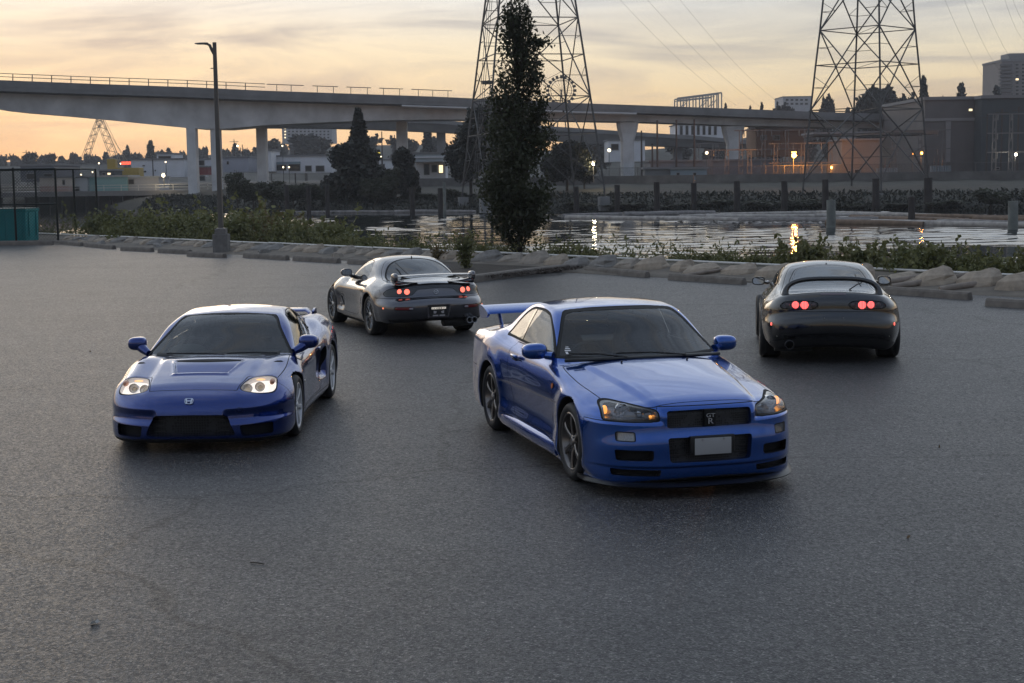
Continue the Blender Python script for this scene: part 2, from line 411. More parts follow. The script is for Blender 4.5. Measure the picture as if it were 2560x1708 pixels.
    def cand(s, src, where):
        m = np.isin(s.lab, [s.lid(n) for n in src]); t = np.nonzero(m)[0]
        c = s.V[s.T[t]].mean(1); n = s.N[s.T[t]].mean(1)
        return t[where(c, n)]
    def region(s, name, g, where, src=('body',), seam=0.0, seam_name='panel_gap', rim=None):
        """label the triangles inside g<0. seam: half width of a gap strip along the outline. rim = (width, name): a band just inside it"""
        t = s.cand(src, where)
        if not len(t): print('EMPTY REGION', name); return
        if seam:
            t = s.cut(t, lambda P: g(P) + seam); t = s.cut(t, lambda P: g(P) - seam)
        else: t = s.cut(t, g)
        if rim: t = s.cut(t, lambda P: g(P) + seam + rim[0])
        v = g(s.V[s.T[t]].mean(1))
        if seam: s.lab[t[np.abs(v) <= seam]] = s.lid(seam_name)
        s.lab[t[v < -seam]] = s.lid(name)
        if rim: s.lab[t[(v < -seam) & (v > -seam - rim[0])]] = s.lid(rim[1])
    def line(s, g, where, src=('body',), w=.003, name='panel_gap'):
        t = s.cand(src, where)
        if not len(t): return
        t = s.cut(t, lambda P: g(P) + w); t = s.cut(t, lambda P: g(P) - w)
        v = g(s.V[s.T[t]].mean(1)); s.lab[t[np.abs(v) < w]] = s.lid(name)
    def get(s, name, side=0):
        if name not in s.names: return None
        t = np.nonzero(s.lab == s.names.index(name))[0]
        if side: t = t[s.V[s.T[t]].mean(1)[:, 1] * side > 0]
        if not len(t): return None
        u, inv = np.unique(s.T[t], return_inverse=True); return s.V[u].copy(), inv.reshape(-1, 3), s.N[u].copy()
    def ysurf(s, x, z):
        y = np.linspace(1.05, .3, 301); f = s.field(np.full(301, x), y, np.full(301, z), True); return float(y[np.argmax(f < 0)])
    def wells(s, axles):
        """label the inside of the wheel openings; axles = [(x, z, radius, inner y)]"""
        s.nw = 0
        for xw, zw, Ra, yin in axles:
         for sg in (-1, 1):
            def wh(c, n, xw=xw, zw=zw, Ra=Ra, yin=yin, sg=sg):
                dx, dz = c[:, 0] - xw, c[:, 2] - zw; r = np.sqrt(dx * dx + dz * dz) + 1e-6
                rad = (n[:, 0] * dx + n[:, 2] * dz) / r
                return (c[:, 1] * sg > 0) & (r < Ra + .02) & (np.abs(c[:, 1]) > yin - .02) & ((rad < -.25) | (np.abs(c[:, 1]) < yin + .06))
            s.region('well%d' % s.nw, lambda p, xw=xw, zw=zw, Ra=Ra: np.sqrt((p[:, 0] - xw) ** 2 + (p[:, 2] - zw) ** 2) - Ra - .006, wh)
            s.nw += 1
    def obj(s, label, name, m, parent, side=0, off=0.0):
        g = s.get(label, side)
        if g is None: print('EMPTY PART', label); return None
        V, T, Nn = g
        return mesh_obj(name, V - Nn * off, T, m, parent, True, Nn)
    def recess(s, label, name, vec, mpatch, mwall, parent, side=0, shrink=0.0, wall_name='surround', inset=None):
        """the patch moved inwards by vec, and walls from its old outline to the new one"""
        V, T, Nn = s.get(label, side); vec = np.array(vec, float)
        c = V.mean(0); V2 = c + (V - c) * (1 - shrink) + vec
        o = mesh_obj(name, V2, T, mpatch, parent, True)
        E_ = np.concatenate([T[:, [0, 1]], T[:, [1, 2]], T[:, [2, 0]]]); key = np.sort(E_, 1); u, i, ct = np.unique(key, axis=0, return_index=True, return_counts=True)
        be = E_[i[ct == 1]]; n = len(V)
        F = np.stack([be[:, 1], be[:, 0], be[:, 0] + n, be[:, 1] + n], -1)
        w = mesh_obj(wall_name, np.concatenate([V, V2]), F, mwall, o)
        return o
def PF(poly, sym=True, r=None, step=.012):           # front or rear view outline in (y, z)
    P = spline_poly(poly, step) if r is None else rpoly(poly, r)
    return lambda p: poly_sdf(P, np.stack([np.abs(p[:, 1]) if sym else p[:, 1], p[:, 2]], -1))
def PS(poly, r=None, step=.015):                     # side view outline in (x, z)
    P = spline_poly(poly, step) if r is None else rpoly(poly, r); return lambda p: poly_sdf(P, np.stack([p[:, 0], p[:, 2]], -1))
def PT(poly, sym=True, r=None, step=.015):           # plan outline in (x, y)
    P = spline_poly(poly, step) if r is None else rpoly(poly, r); return lambda p: poly_sdf(P, np.stack([p[:, 0], np.abs(p[:, 1]) if sym else p[:, 1]], -1))
def well(x, ay, z, xw, zw, Ra, yin):
    return np.maximum(np.sqrt((x - xw) ** 2 + (z - zw) ** 2) - Ra, yin - ay)
# ---------------------------------------------------------------- car materials and shared pieces
def paint(name, color, metal=.35, rough=.32, spec=.5, flake=.0):
    m = mat(name, color, rough, metal, spec, coat=1.0, coat_rough=.012)
    m.node_tree.nodes['Principled BSDF'].inputs['Coat IOR'].default_value = 1.62
    return m
def glass_mat(name, tint, ior=1.55, haze=0.0):
    if name in MATS: return MATS[name]
    m = bpy.data.materials.new(name); m.use_nodes = True; t = m.node_tree; t.nodes.clear()
    o = N(t, 'ShaderNodeOutputMaterial'); mx = N(t, 'ShaderNodeMixShader'); tr = N(t, 'ShaderNodeBsdfTransparent'); gl = N(t, 'ShaderNodeBsdfGlossy'); fr = N(t, 'ShaderNodeFresnel')
    tr.inputs[0].default_value = tuple(tint) + (1,); gl.inputs['Roughness'].default_value = 0.01; gl.inputs['Color'].default_value = (.95, .97, 1, 1); fr.inputs['IOR'].default_value = ior
    t.links.new(fr.outputs[0], mx.inputs[0]); t.links.new(tr.outputs[0], mx.inputs[1]); t.links.new(gl.outputs[0], mx.inputs[2]); t.links.new(mx.outputs[0], o.inputs[0])
    MATS[name] = m; return m
def mesh_mat(name, color, scale, hole=(.004, .004, .004), shape='HEX'):
    """wire mesh: dark holes between wires, with relief"""
    if name in MATS: return MATS[name]
    m = mat(name, color, .5, .2); t = m.node_tree; b = t.nodes['Principled BSDF']
    tc = N(t, 'ShaderNodeTexCoord'); v = N(t, 'ShaderNodeTexVoronoi', feature='DISTANCE_TO_EDGE', ins={'Scale': scale, 'Randomness': 0.25}); t.links.new(tc.outputs['Object'], v.inputs['Vector'])
    r_ = ramp(t, [(0.08, tuple(color)), (0.16, tuple(hole))]); t.links.new(v.outputs['Distance'], r_.inputs[0]); t.links.new(r_.outputs[0], b.inputs['Base Color'])
    return m
BLACK = mat('black_plastic', (.012, .012, .013), .45)
GLOSSBLACK = mat('gloss_black', (.006, .006, .007), .12, coat=1.0)
RUBBER = mat('rubber', (.012, .012, .012), .7)
TYRE = mat('tyre_rubber', (.016, .016, .017), .62, spec=.45, bump=(60, .25, .002))
GAPM = mat('panel_gap_dark', (.003, .003, .004), .8)
WELLM = mat('wheel_well_dark', (.008, .008, .008), .9)
CHROME = mat('chrome', (.75, .75, .76), .08, 1.0)
STEEL = mat('brushed_steel', (.32, .32, .33), .35, 1.0)
LINING = mat('cabin_lining', (.045, .045, .048), .85)
SEATM = mat('seat_cloth', (.05, .048, .055), .8, noise=(30, .3))
GLASS = glass_mat('window_glass', (.74, .80, .79), 1.5)
GLASSS = glass_mat('side_window_glass', (.35, .4, .4), 2.3)
GLASSD = glass_mat('tinted_window_glass', (.16, .17, .18), 1.85)
LENS = glass_mat('clear_lens', (.93, .94, .95), 1.42)
LENSDK = glass_mat('smoked_lens', (.42, .40, .42), 1.5)
PLATEGREY = mat('plate_grey', (.33, .33, .33), .6)
AMBERLIT = mat('amber_lamp_lit', (.8, .3, .05), .4, emit=(1.0, .38, .07), estr=1.1)
AMBER = mat('amber_lens', (.55, .16, .03), .25, coat=.6)
REDLIT = mat('red_lamp_lit', (.8, .05, .03), .4, emit=(1.0, .07, .05), estr=3.5)
REDLENS = mat('red_lens', (.14, .008, .010), .18, coat=.8)
WHITELIT = mat('white_lamp_lit', (.9, .85, .75), .3, emit=(1.0, .80, .58), estr=.8)

def smooth_box(name, x0, x1, y0, y1, z0, z1, ch, m, parent, M=None):
    return MB().box(x0, x1, y0, y1, z0, z1, M, ch).build(name, m, parent, True, sharp=60)
def blob(name, c, r, m, parent, e=2.6, n=28, shape=None):
    """superellipsoid; shape(p) may bend the points"""
    V = []; F = []; k = n // 2
    def pw(a): return math.copysign(abs(a) ** (2 / e), a)
    for i in range(k + 1):
        ph = -math.pi / 2 + math.pi * i / k
        for j in range(n):
            th = 2 * math.pi * j / n
            p = Vector((pw(math.cos(ph)) * pw(math.cos(th)) * r[0], pw(math.cos(ph)) * pw(math.sin(th)) * r[1], pw(math.sin(ph)) * r[2]))
            if shape: p = Vector(shape(p))
            V.append((p.x + c[0], p.y + c[1], p.z + c[2]))
    for i in range(k):
        for j in range(n): a = i * n + j; b = i * n + (j + 1) % n; F.append((a, b, b + n, a + n))
    o = MB().add(V, F)
    return o.build(name, m, parent, True, sharp=75)
def loft(name, rings, m, parent, smooth=True, caps=True, sharp=45):
    n = len(rings[0]); V = [p for r_ in rings for p in r_]; F = []
    for i in range(len(rings) - 1):
        for j in range(n): a = i * n + j; b = i * n + (j + 1) % n; F.append((a, b, b + n, a + n))
    if caps: F.append(tuple(range(n))); F.append(tuple((len(rings) - 1) * n + j for j in range(n)))
    return MB().add(V, F).build(name, m, parent, smooth, sharp=sharp)
def airfoil(n=12, thick=.16):
    """closed section of chord 1, leading edge at 0"""
    up = []; lo = []
    for i in range(n + 1):
        t = .5 - .5 * math.cos(math.pi * i / n); yt = 5 * thick * (.2969 * math.sqrt(t) - .126 * t - .3516 * t * t + .2843 * t ** 3 - .1036 * t ** 4)
        up.append((t, yt)); lo.append((t, -yt * .55))
    return up + lo[::-1][1:-1]
def wheel(car, x, y, z, side, rt, rr, width, style, mrim, mdark, steer=0.0, mlip=None):
    """tyre radius rt, rim radius rr; outer face at |y| = y"""
    w = empty('wheel', (x, y * side, z), steer, car)
    s = side; hw_ = width
    # tyre section, outer face towards +s
    pr = [(rr - .012, -.012), (rr + .006, .0), (rr + .02, .006), (rr + (rt - rr) * .55, .010), (rt - .022, .0), (rt - .008, -.014), (rt, -.034), (rt, -.06), (rt - .005, -.062), (rt - .005, -.068), (rt, -.07), (rt, -.11), (rt - .005, -.112), (rt - .005, -.118), (rt, -.12), (rt, -hw_ + .034), (rt - .008, -hw_ + .014), (rt - .022, -hw_), (rr + .02, -hw_ + .0), (rr - .01, -hw_ + .02)]
    MB().lathe([(r_, a * s) for r_, a in pr], 56).build('tyre', TYRE, w, True, sharp=50)
    # rim barrel and lip
    lip = [(rr + .004, -.004), (rr - .004, .0), (rr - .014, -.003), (rr - .020, -.015), (rr - .030, -.05), (rr - .045, -.10), (rr - .05, -hw_ + .03), (rr - .02, -hw_ + .02), (rr - .01, -hw_ + .03), (rr - .01, -.02)]
    MB().lathe([(r_, a * s) for r_, a in lip], 48, closed=True).build('rim', mlip or mrim, w, True, sharp=35)
    MB().lathe([(.05, -.085 * s), (rr - .06, -.085 * s), (rr - .06, -.105 * s), (.05, -.105 * s)], 36, closed=True).build('brake_disc', STEEL, w, True, sharp=35)
    MB().lathe([(.0005, -.108 * s), (rr - .05, -.108 * s), (rr - .05, -.125 * s), (.0005, -.125 * s)], 24).build('hub_back', WELLM, w, False)
    def spoke(stn, name='spoke', m=mrim):
        """stn = [(radius, offset sideways, half width, face y, depth)]"""
        rings = []
        for r_, of, hwid, fy, dp in stn:
            rings.append([(of - hwid, (fy - dp) * s, r_), (of - hwid, (fy - .006) * s, r_), (of - hwid * .62, fy * s, r_), (of + hwid * .62, fy * s, r_), (of + hwid, (fy - .006) * s, r_), (of + hwid, (fy - dp) * s, r_)])
        return loft(name, rings, m, w, False)
    sets = []
    if style == 'six':
        n = 6; st = [(.025, 0, .024, -.030, .03), (.06, 0, .021, -.022, .03), (.11, 0, .0165, -.014, .03), (.16, 0, .017, -.010, .028), (.20, 0, .024, -.010, .026), (rr - .012, 0, .038, -.012, .024)]
        sets = [(spoke(st), n)]
        hub = [(.0005, -.012), (.03, -.012), (.034, -.018), (.05, -.024), (.062, -.034), (.064, -.05)]
    elif style == 'seven':
        n = 7; st = [(.03, 0, .022, -.028, .03), (.08, 0, .0185, -.014, .028), (.14, 0, .0175, -.006, .025), (.18, 0, .021, -.004, .022), (rr - .012, 0, .033, -.006, .02)]
        sets = [(spoke(st), n)]
        hub = [(.0005, -.008), (.03, -.008), (.034, -.012), (.056, -.024), (.06, -.05)]
    elif style == 'mesh':
        n = 10
        st = [(.045, 0, .009, -.022, .02), (.12, 0, .0075, -.014, .02), (.135, 0, .0075, -.013, .018)]
        a = [(.125, 0, .006, -.013, .018), (.18, .022, .0055, -.008, .016), (rr - .012, .038, .007, -.007, .016)]
        b = [(.125, 0, .006, -.013, .018), (.18, -.022, .0055, -.008, .016), (rr - .012, -.038, .007, -.007, .016)]
        sets = [(spoke(st), n), (spoke(a, 'spoke'), n), (spoke(b, 'spoke'), n)]
        hub = [(.0005, -.006), (.028, -.006), (.032, -.012), (.055, -.02), (.06, -.04)]
    else:                       # ten plain blades
        n = 10; st = [(.03, 0, .016, -.03, .03), (.12, 0, .012, -.02, .03), (rr - .012, 0, .015, -.016, .02)]
        sets = [(spoke(st), n)]; hub = [(.0005, -.012), (.03, -.012), (.05, -.024), (.06, -.05)]
    for sp, n in sets:
        for k in range(1, n):
            c = link_copy(sp, w); c.rotation_euler = (0, 2 * math.pi * k / n, 0)
    MB().lathe([(r_, a * s) for r_, a in hub], 24).build('hub_cap', mdark, w, True, sharp=40)
    nut = MB().lathe([(.0005, -.016 * s), (.008, -.016 * s), (.009, -.04 * s)], 8, center=(.047, 0, 0)).build('wheel_nut', STEEL, w, True)
    for k in range(1, 5):
        c = link_copy(nut, w); c.rotation_euler = (0, 2 * math.pi * k / 5 + .3, 0)
    return w
def seat(car, x, y, zt, m=SEATM, bucket=True):
    """front seat seen through glass; zt = top of the headrest"""
    e = empty('seat', (x, y, 0), 0, car)
    def bend(p): return (p.x - .05 * math.cos(p.y * 5) + (.04 if abs(p.y) > .17 else 0), p.y * (1 - .42 * max(0, (p.z - .02) / .4) ** 1.5), p.z)
    b = blob('backrest', (-.20, 0, zt - .36), (.075, .26, .38), m, e, 3.2, 28, lambda p: (lambda q: (q[0] - (q[2]) * .32, q[1], q[2]))(bend(p)))
    blob('cushion', (.16, 0, zt - .66), (.27, .26, .09), m, e, 3.5, 24)
    if bucket:
        for s in (-1, 1):
            smooth_box('harness_slot', -.175 - .002, -.12, s * .095 - .05, s * .095 + .05, zt - .27, zt - .235, .012, mat('slot_dark', (.05, .05, .055), .5), e)
    return e
def steering(car, x, y, z, tilt=.42):
    e = MB()
    n = 28; V = []; F = []; Rm, rm = .182, .016
    for i in range(n):
        t = 2 * math.pi * i / n
        for j in range(8):
            u = 2 * math.pi * j / 8; rr = Rm + rm * math.cos(u); V.append((rm * math.sin(u), rr * math.cos(t), rr * math.sin(t)))
    for i in range(n):
        for j in range(8):
            F.append((i * 8 + j, i * 8 + (j + 1) % 8, ((i + 1) % n) * 8 + (j + 1) % 8, ((i + 1) % n) * 8 + j))
    e.add(V, F); e.lathe([(.0005, -.02), (.06, -.015), (.07, .02), (.06, .04)], 16, 'x')
    for a in (math.pi * .5 + math.pi, .15, math.pi - .15): e.bar((0, 0, 0), (0, .18 * math.cos(a), .18 * math.sin(a)), .03, .012)
    o = e.build('steering_wheel', mat('wheel_leather', (.02, .02, .02), .5), car, True, sharp=50)
    o.location = (x, y, z); o.rotation_euler = (0, tilt, 0); return o
def mirror_pair(car, x, y, z, r, m, stalk, glass_back=True, e=3.0, pod=None, names=('side_mirror',)):
    for s in (-1, 1):
        def sh(p):
            q = Vector(p)
            if q.x < -r[0] * .35: q.x = -r[0] * .35
            q.z *= 1 - .12 * (q.y * s / r[1]) * .5
            q.x -= .10 * (q.y * s)
            return q
        o = blob(names[0], (x, y * s, z), r, m, car, e, 32, sh)
        g = mesh_obj('mirror_glass', [(x - r[0] * .36 - .10 * b * s - .0, y * s + b, z + c) for b, c in [(r[1] * .82 * math.copysign(abs(math.cos(t)) ** .6, math.cos(t)), r[2] * .76 * math.copysign(abs(math.sin(t)) ** .6, math.sin(t))) for t in [2 * math.pi * k / 24 for k in range(24)]]], [tuple(range(24))], mat('mirror_glass', (.6, .62, .65), .03, 1.0), o)
        for v in g.data.vertices: v.co.x -= .003
        a, b, ra, rb = stalk
        MB().tube([(a[0], a[1] * s, a[2]), ((a[0] + b[0]) / 2, (a[1] + b[1]) / 2 * s, (a[2] + b[2]) / 2 - .008), (b[0], b[1] * s, b[2])], [ra, (ra + rb) / 2, rb], 12).build('mirror_stalk', m, o, True, sharp=50)
def text_mesh(name, body, size, m, parent, M, extrude=.002, font_offset=0.0, xscale=1.0):
    cu = bpy.data.curves.new(name, 'FONT'); cu.body = body; cu.size = size; cu.extrude = extrude; cu.align_x = 'CENTER'; cu.align_y = 'CENTER'; cu.offset = font_offset
    ob = bpy.data.objects.new(name, cu); COL.objects.link(ob)
    dg = bpy.context.evaluated_depsgraph_get(); me = bpy.data.meshes.new_from_object(ob.evaluated_get(dg)); bpy.data.objects.remove(ob); bpy.data.curves.remove(cu)
    for v in me.vertices: v.co = M @ Vector((v.co.x * xscale, v.co.y, v.co.z))
    me.materials.clear(); me.materials.append(m)
    o = bpy.data.objects.new(name, me); COL.objects.link(o); o.parent = parent; return o
def front_frame(x, y, z, yaw=0.0, tilt=0.0):
    """text facing +x at a point on the nose; for the tail use yaw = pi"""
    return Matrix.Translation((x, y, z)) @ Matrix.Rotation(yaw, 4, 'Z') @ Matrix.Rotation(tilt, 4, 'Y') @ Matrix(((0, 0, 1, 0), (1, 0, 0, 0), (0, 1, 0, 0), (0, 0, 0, 1)))
def lamp_can(name, c, r, depth, mrim, mface, parent, dirv=(1, 0, 0), dome=.35, n=24):
    """a round lamp: bezel tube and domed face"""
    d = Vector(dirv).normalized(); M = Matrix.Translation(c) @ d.to_track_quat('X', 'Z').to_matrix().to_4x4()
    a = MB().lathe([(r, -depth), (r * 1.12, 0), (r * 1.06, .004), (r, 0), (r * .96, -.01)], n, 'x')
    a.v = [tuple(M @ Vector(p)) for p in a.v]; o = a.build(name, mrim, parent, True, sharp=40)
    b = MB().lathe([(r * .99, -.012)] + [(r * math.cos(t) * .98 + .0005, -.012 + r * dome * math.sin(t)) for t in [i * math.pi / 2 / 6 for i in range(7)]], n, 'x')
    b.v = [tuple(M @ Vector(p)) for p in b.v]; b.build('lamp_lens', mface, o, True, sharp=60)
    return o
def cabin_lining(cm, car, labels, off=.03, zmin=.7):
    """dark inner skin of the roof, pillars and doors"""
    Vs = []; Ts = []; b = 0
    for l in labels:
        g = cm.get(l)
        if g is None: continue
        V, T, Nn = g; k = V[T].mean(1); T = T[(k[:, 2] > zmin)]
        Vs.append(V - Nn * off); Ts.append(T[:, ::-1] + b); b += len(V)
    V = np.concatenate(Vs); T = np.concatenate(Ts); u, inv = np.unique(T, return_inverse=True)
    return mesh_obj('cabin_lining', V[u], inv.reshape(-1, 3), LINING, car, True)
def cowl(car, base, w=.035, m=None):
    """black scuttle strip along the foot of the windscreen; base(y) -> (x, z)"""
    rings = []
    for y in np.linspace(-1, 1, 31):
        x, z, yy = base(y); t = 1 - .5 * abs(y) ** 4
        rings.append([(x + w * t * math.cos(a), yy, z + .016 * math.sin(a)) for a in [2 * math.pi * k / 10 for k in range(10)]])
    return loft('scuttle_panel', rings, m or BLACK, car)
def place_car(car, i):
    x, y, t = [(0.96079, 13.8406, -74.95897), (-2.97964, 15.9985, -90.50153), (-1.93544, 25.58628, 110.9305), (4.50822, 21.76584, 82.23064)][i]
    car.location = (x, y, 0); car.rotation_euler = (0, 0, R(t))
# ================================================================ ground, river, banks
K = 2560 / 2350.0
rnd = random.Random(7); nrnd = np.random.default_rng(11)
def lerp(a, b, t): return a + (b - a) * t
def asphalt_mat():
    m = bpy.data.materials.new('asphalt'); m.use_nodes = True; t = m.node_tree; b = t.nodes['Principled BSDF']; L = t.links
    tc = N(t, 'ShaderNodeTexCoord')
    def noise(scale, detail=3.0, rough=.55, dist=0.0, mp=None):
        n = N(t, 'ShaderNodeTexNoise', ins={'Scale': scale, 'Detail': detail, 'Roughness': rough, 'Distortion': dist})
        if mp:
            q = N(t, 'ShaderNodeMapping'); q.inputs['Scale'].default_value = mp[0]; q.inputs['Rotation'].default_value = (0, 0, mp[1]); L.new(tc.outputs['Object'], q.inputs['Vector']); L.new(q.outputs[0], n.inputs['Vector'])
        else: L.new(tc.outputs['Object'], n.inputs['Vector'])
        return n
    def mix(kind, f, a, c, fac=None):
        q = N(t, 'ShaderNodeMix', data_type='RGBA', blend_type=kind)
        if fac is not None: L.new(fac, q.inputs['Factor'])
        else: q.inputs['Factor'].default_value = f
        L.new(a, q.inputs['A'])
        if isinstance(c, tuple): q.inputs['B'].default_value = c + (1,)
        else: L.new(c, q.inputs['B'])
        return q.outputs['Result']
    big = ramp(t, [(0.30, (.052, .051, .053)), (0.72, (.080, .078, .076))]); L.new(noise(.16, 5.0, .6).outputs[0], big.inputs[0])
    mid = ramp(t, [(0.30, (.76, .76, .76)), (0.72, (1.18, 1.18, 1.16))]); L.new(noise(.9, 6.0, .7).outputs[0], mid.inputs[0])
    c = mix('MULTIPLY', 1.0, big.outputs[0], mid.outputs[0])
    # drive lanes: long worn bands
    lane = ramp(t, [(0.38, (.95, .95, .95)), (0.66, (1.05, 1.05, 1.05))]); L.new(noise(.5, 3.0, .5, .3, ((.18, 1.2, 1), R(-42))).outputs[0], lane.inputs[0]); c = mix('MULTIPLY', 1.0, c, lane.outputs[0])
    # aggregate: light and dark stones
    v = N(t, 'ShaderNodeTexVoronoi', ins={'Scale': 95.0}); L.new(tc.outputs['Object'], v.inputs['Vector'])
    st = ramp(t, [(0.0, (.42, .42, .43)), (0.40, (.74, .74, .75)), (0.75, (1.05, 1.05, 1.05)), (0.93, (1.9, 1.88, 1.84)), (1.0, (3.4, 3.3, 3.1))])
    sp = N(t, 'ShaderNodeSeparateColor'); L.new(v.outputs['Color'], sp.inputs[0]); L.new(sp.outputs[0], st.inputs[0]); c = mix('MULTIPLY', 1.0, c, st.outputs[0])
    v2 = N(t, 'ShaderNodeTexVoronoi', ins={'Scale': 48.0}); L.new(tc.outputs['Object'], v2.inputs['Vector']); sp2 = N(t, 'ShaderNodeSeparateColor'); L.new(v2.outputs['Color'], sp2.inputs[0])
    st2 = ramp(t, [(0.0, (.74, .74, .75)), (0.5, (.96, .96, .96)), (0.92, (1.1, 1.1, 1.1)), (1.0, (1.9, 1.85, 1.8))]); L.new(sp2.outputs[0], st2.inputs[0]); c = mix('MULTIPLY', 1.0, c, st2.outputs[0])
    # small dark stains with a shape of their own, and sealed cracks
    sr = ramp(t, [(0.66, (1, 1, 1)), (0.74, (.45, .44, .43))]); L.new(noise(.55, 3.0, .6, .8).outputs[0], sr.inputs[0]); c = mix('MULTIPLY', .75, c, sr.outputs[0])
    cv = N(t, 'ShaderNodeTexVoronoi', feature='DISTANCE_TO_EDGE', ins={'Scale': .13, 'Randomness': 1.0})
    wob = noise(.9, 4.0); ad = N(t, 'ShaderNodeMix', data_type='RGBA', blend_type='ADD'); ad.inputs['Factor'].default_value = .9; L.new(tc.outputs['Object'], ad.inputs['A']); L.new(wob.outputs['Color'], ad.inputs['B']); L.new(ad.outputs['Result'], cv.inputs['Vector'])
    ck = ramp(t, [(0.0, (.25, .25, .25)), (0.003, (.40, .40, .40)), (0.006, (1, 1, 1))]); L.new(cv.outputs['Distance'], ck.inputs[0]); c = mix('MULTIPLY', .8, c, ck.outputs[0])
    L.new(c, b.inputs['Base Color'])
    rr = ramp(t, [(0.0, (.35, .35, .35)), (0.5, (.45, .45, .45)), (1.0, (.57, .57, .57))]); L.new(sp2.outputs[1], rr.inputs[0]); L.new(rr.outputs[0], b.inputs['Roughness'])
    bp = N(t, 'ShaderNodeBump', ins={'Strength': .55, 'Distance': .006}); L.new(v.outputs['Distance'], bp.inputs['Height'])
    bp2 = N(t, 'ShaderNodeBump', ins={'Strength': .25, 'Distance': .05}); L.new(noise(.8, 3.0).outputs[0], bp2.inputs['Height']); L.new(bp2.outputs[0], bp.inputs['Normal']); L.new(bp.outputs[0], b.inputs['Normal'])
    b.inputs['Specular IOR Level'].default_value = .22
    return m
def ground_mat(name, c0, c1, scale, bump=.1, rough=.9):
    m = mat(name, c0, rough); t = m.node_tree; b = t.nodes['Principled BSDF']; tc = N(t, 'ShaderNodeTexCoord')
    n = N(t, 'ShaderNodeTexNoise', ins={'Scale': scale, 'Detail': 6.0, 'Roughness': .65}); t.links.new(tc.outputs['Object'], n.inputs['Vector'])
    r_ = ramp(t, [(0.3, c0), (0.7, c1)]); t.links.new(n.outputs[0], r_.inputs[0]); t.links.new(r_.outputs[0], b.inputs['Base Color'])
    bp = N(t, 'ShaderNodeBump', ins={'Strength': .6, 'Distance': bump}); t.links.new(n.outputs[0], bp.inputs['Height']); t.links.new(bp.outputs[0], b.inputs['Normal'])
    return m
# the rail line along the top of the near bank
RA = gp(151, 585.6, .30); RB = gp(2545, 688.6, .30); RD = (RB - RA).normalized(); RN = Vector((RD.y, -RD.x, 0))          # RN points to the car park
if RN.y > 0: RN = -RN
RL = (RB - RA).length
def rl(s, off=0.0, z=0.0):
    """s metres along the rail line from its left end, off metres towards the car park"""
    p = RA + RD * s + RN * off; return Vector((p.x, p.y, z))
S0, S1 = -70, RL + 45
def strip(name, rows, m, kind='structure', subs=60, jit=0.0, smooth=True):
    """sheet along the rail line; rows = [(off, z)]"""
    V = []; F = []; k = len(rows)
    for i in range(subs + 1):
        s = lerp(S0, S1, i / subs)
        for o, z in rows: p = rl(s, o + rnd.uniform(-1, 1) * jit, z + rnd.uniform(-.4, .4) * jit); V.append(p)
    for i in range(subs):
        for j in range(k - 1): F.append((i * k + j, i * k + j + 1, (i + 1) * k + j + 1, (i + 1) * k + j))
    ob = MB().add(V, F).build(name, m, None, smooth)
    if kind: ob['kind'] = kind
    return ob
lot = mesh_obj('parking_lot', [rl(S0, 1.75, 0), rl(S1, 1.75, 0), (90, -60, 0), (-120, -60, 0)], [(0, 1, 2, 3)], asphalt_mat()); lot['kind'] = 'structure'
if lot.data.polygons[0].normal.z < 0: lot.data.flip_normals()
strip('stone_embankment', [(1.75, -.02), (1.70, .02), (1.2, .08), (.35, .22), (.02, .26)], ground_mat('embankment_mortar', (.10, .088, .072), (.20, .17, .135), 1.6, .04), jit=.03, subs=160)
strip('near_bank', [(.02, .24), (-.6, .22), (-2.5, -.2), (-6, -1.2), (-10, -2.3), (-16, -3.4)], ground_mat('bank_soil', (.022, .026, .012), (.05, .052, .024), 1.2, .1), jit=.12)
WATER = mat('river_water', (.010, .016, .017), .04, spec=.5, ior=1.33, bump=(1.5, .03, .05))
WZ = -2.0
def river():
    """rippled water where it is seen, flat further off; one sheet"""
    rg = np.random.default_rng(5); X = np.arange(-42, 52, .55); Y = np.concatenate([np.arange(40, 120, .17), np.arange(120, 205, .26)]); gx, gy = np.meshgrid(X, Y, indexing='ij'); z = np.zeros_like(gx)
    for i in range(46):
        lam = math.exp(rg.uniform(math.log(.7), math.log(5.0))); th = rg.normal() * .38; k = 2 * math.pi / lam; a = SLOPE / math.sqrt(46) * 1.41 / k
        z += a * np.sin(k * (gx * math.sin(th) + gy * math.cos(th)) + rg.uniform(0, 6.28))
    calm = .55 + .45 * np.sin(gx * .05 + 1.5 * np.sin(gy * .045) + .8) * np.sin(gy * .13 + gx * .02)
    edge = np.clip(np.minimum(np.minimum(gx - X[0], X[-1] - gx) / 4, np.minimum(gy - Y[0], Y[-1] - gy) / 4), 0, 1)
    z = WZ + z * calm * edge; nx, ny = gx.shape; V = np.stack([gx, gy, z], -1).reshape(-1, 3); idx = np.arange(nx * ny).reshape(nx, ny)
    F = np.stack([idx[:-1, :-1], idx[1:, :-1], idx[1:, 1:], idx[:-1, 1:]], -1).reshape(-1, 4)
    n0 = len(V); x0, x1, y0, y1 = X[0], X[-1], Y[0], Y[-1]
    B = [(-900, 12), (x0, 12), (x1, 12), (500, 12), (-900, y0), (500, y0), (-900, y1), (500, y1), (-900, 700), (x0, 700), (x1, 700), (500, 700), (x0, y0), (x1, y0), (x0, y1), (x1, y1)]
    V = np.concatenate([V, np.array([(a, b, WZ) for a, b in B])]); q = lambda *k: [n0 + i for i in k]
    F = np.concatenate([F, np.array([q(0, 1, 12, 4), q(1, 2, 13, 12), q(2, 3, 5, 13), q(4, 12, 14, 6), q(13, 5, 7, 15), q(6, 14, 9, 8), q(14, 15, 10, 9), q(15, 7, 11, 10)])])
    o = mesh_obj('river', V, F, WATER, None, True); o['kind'] = 'structure'
SLOPE = .075
river()
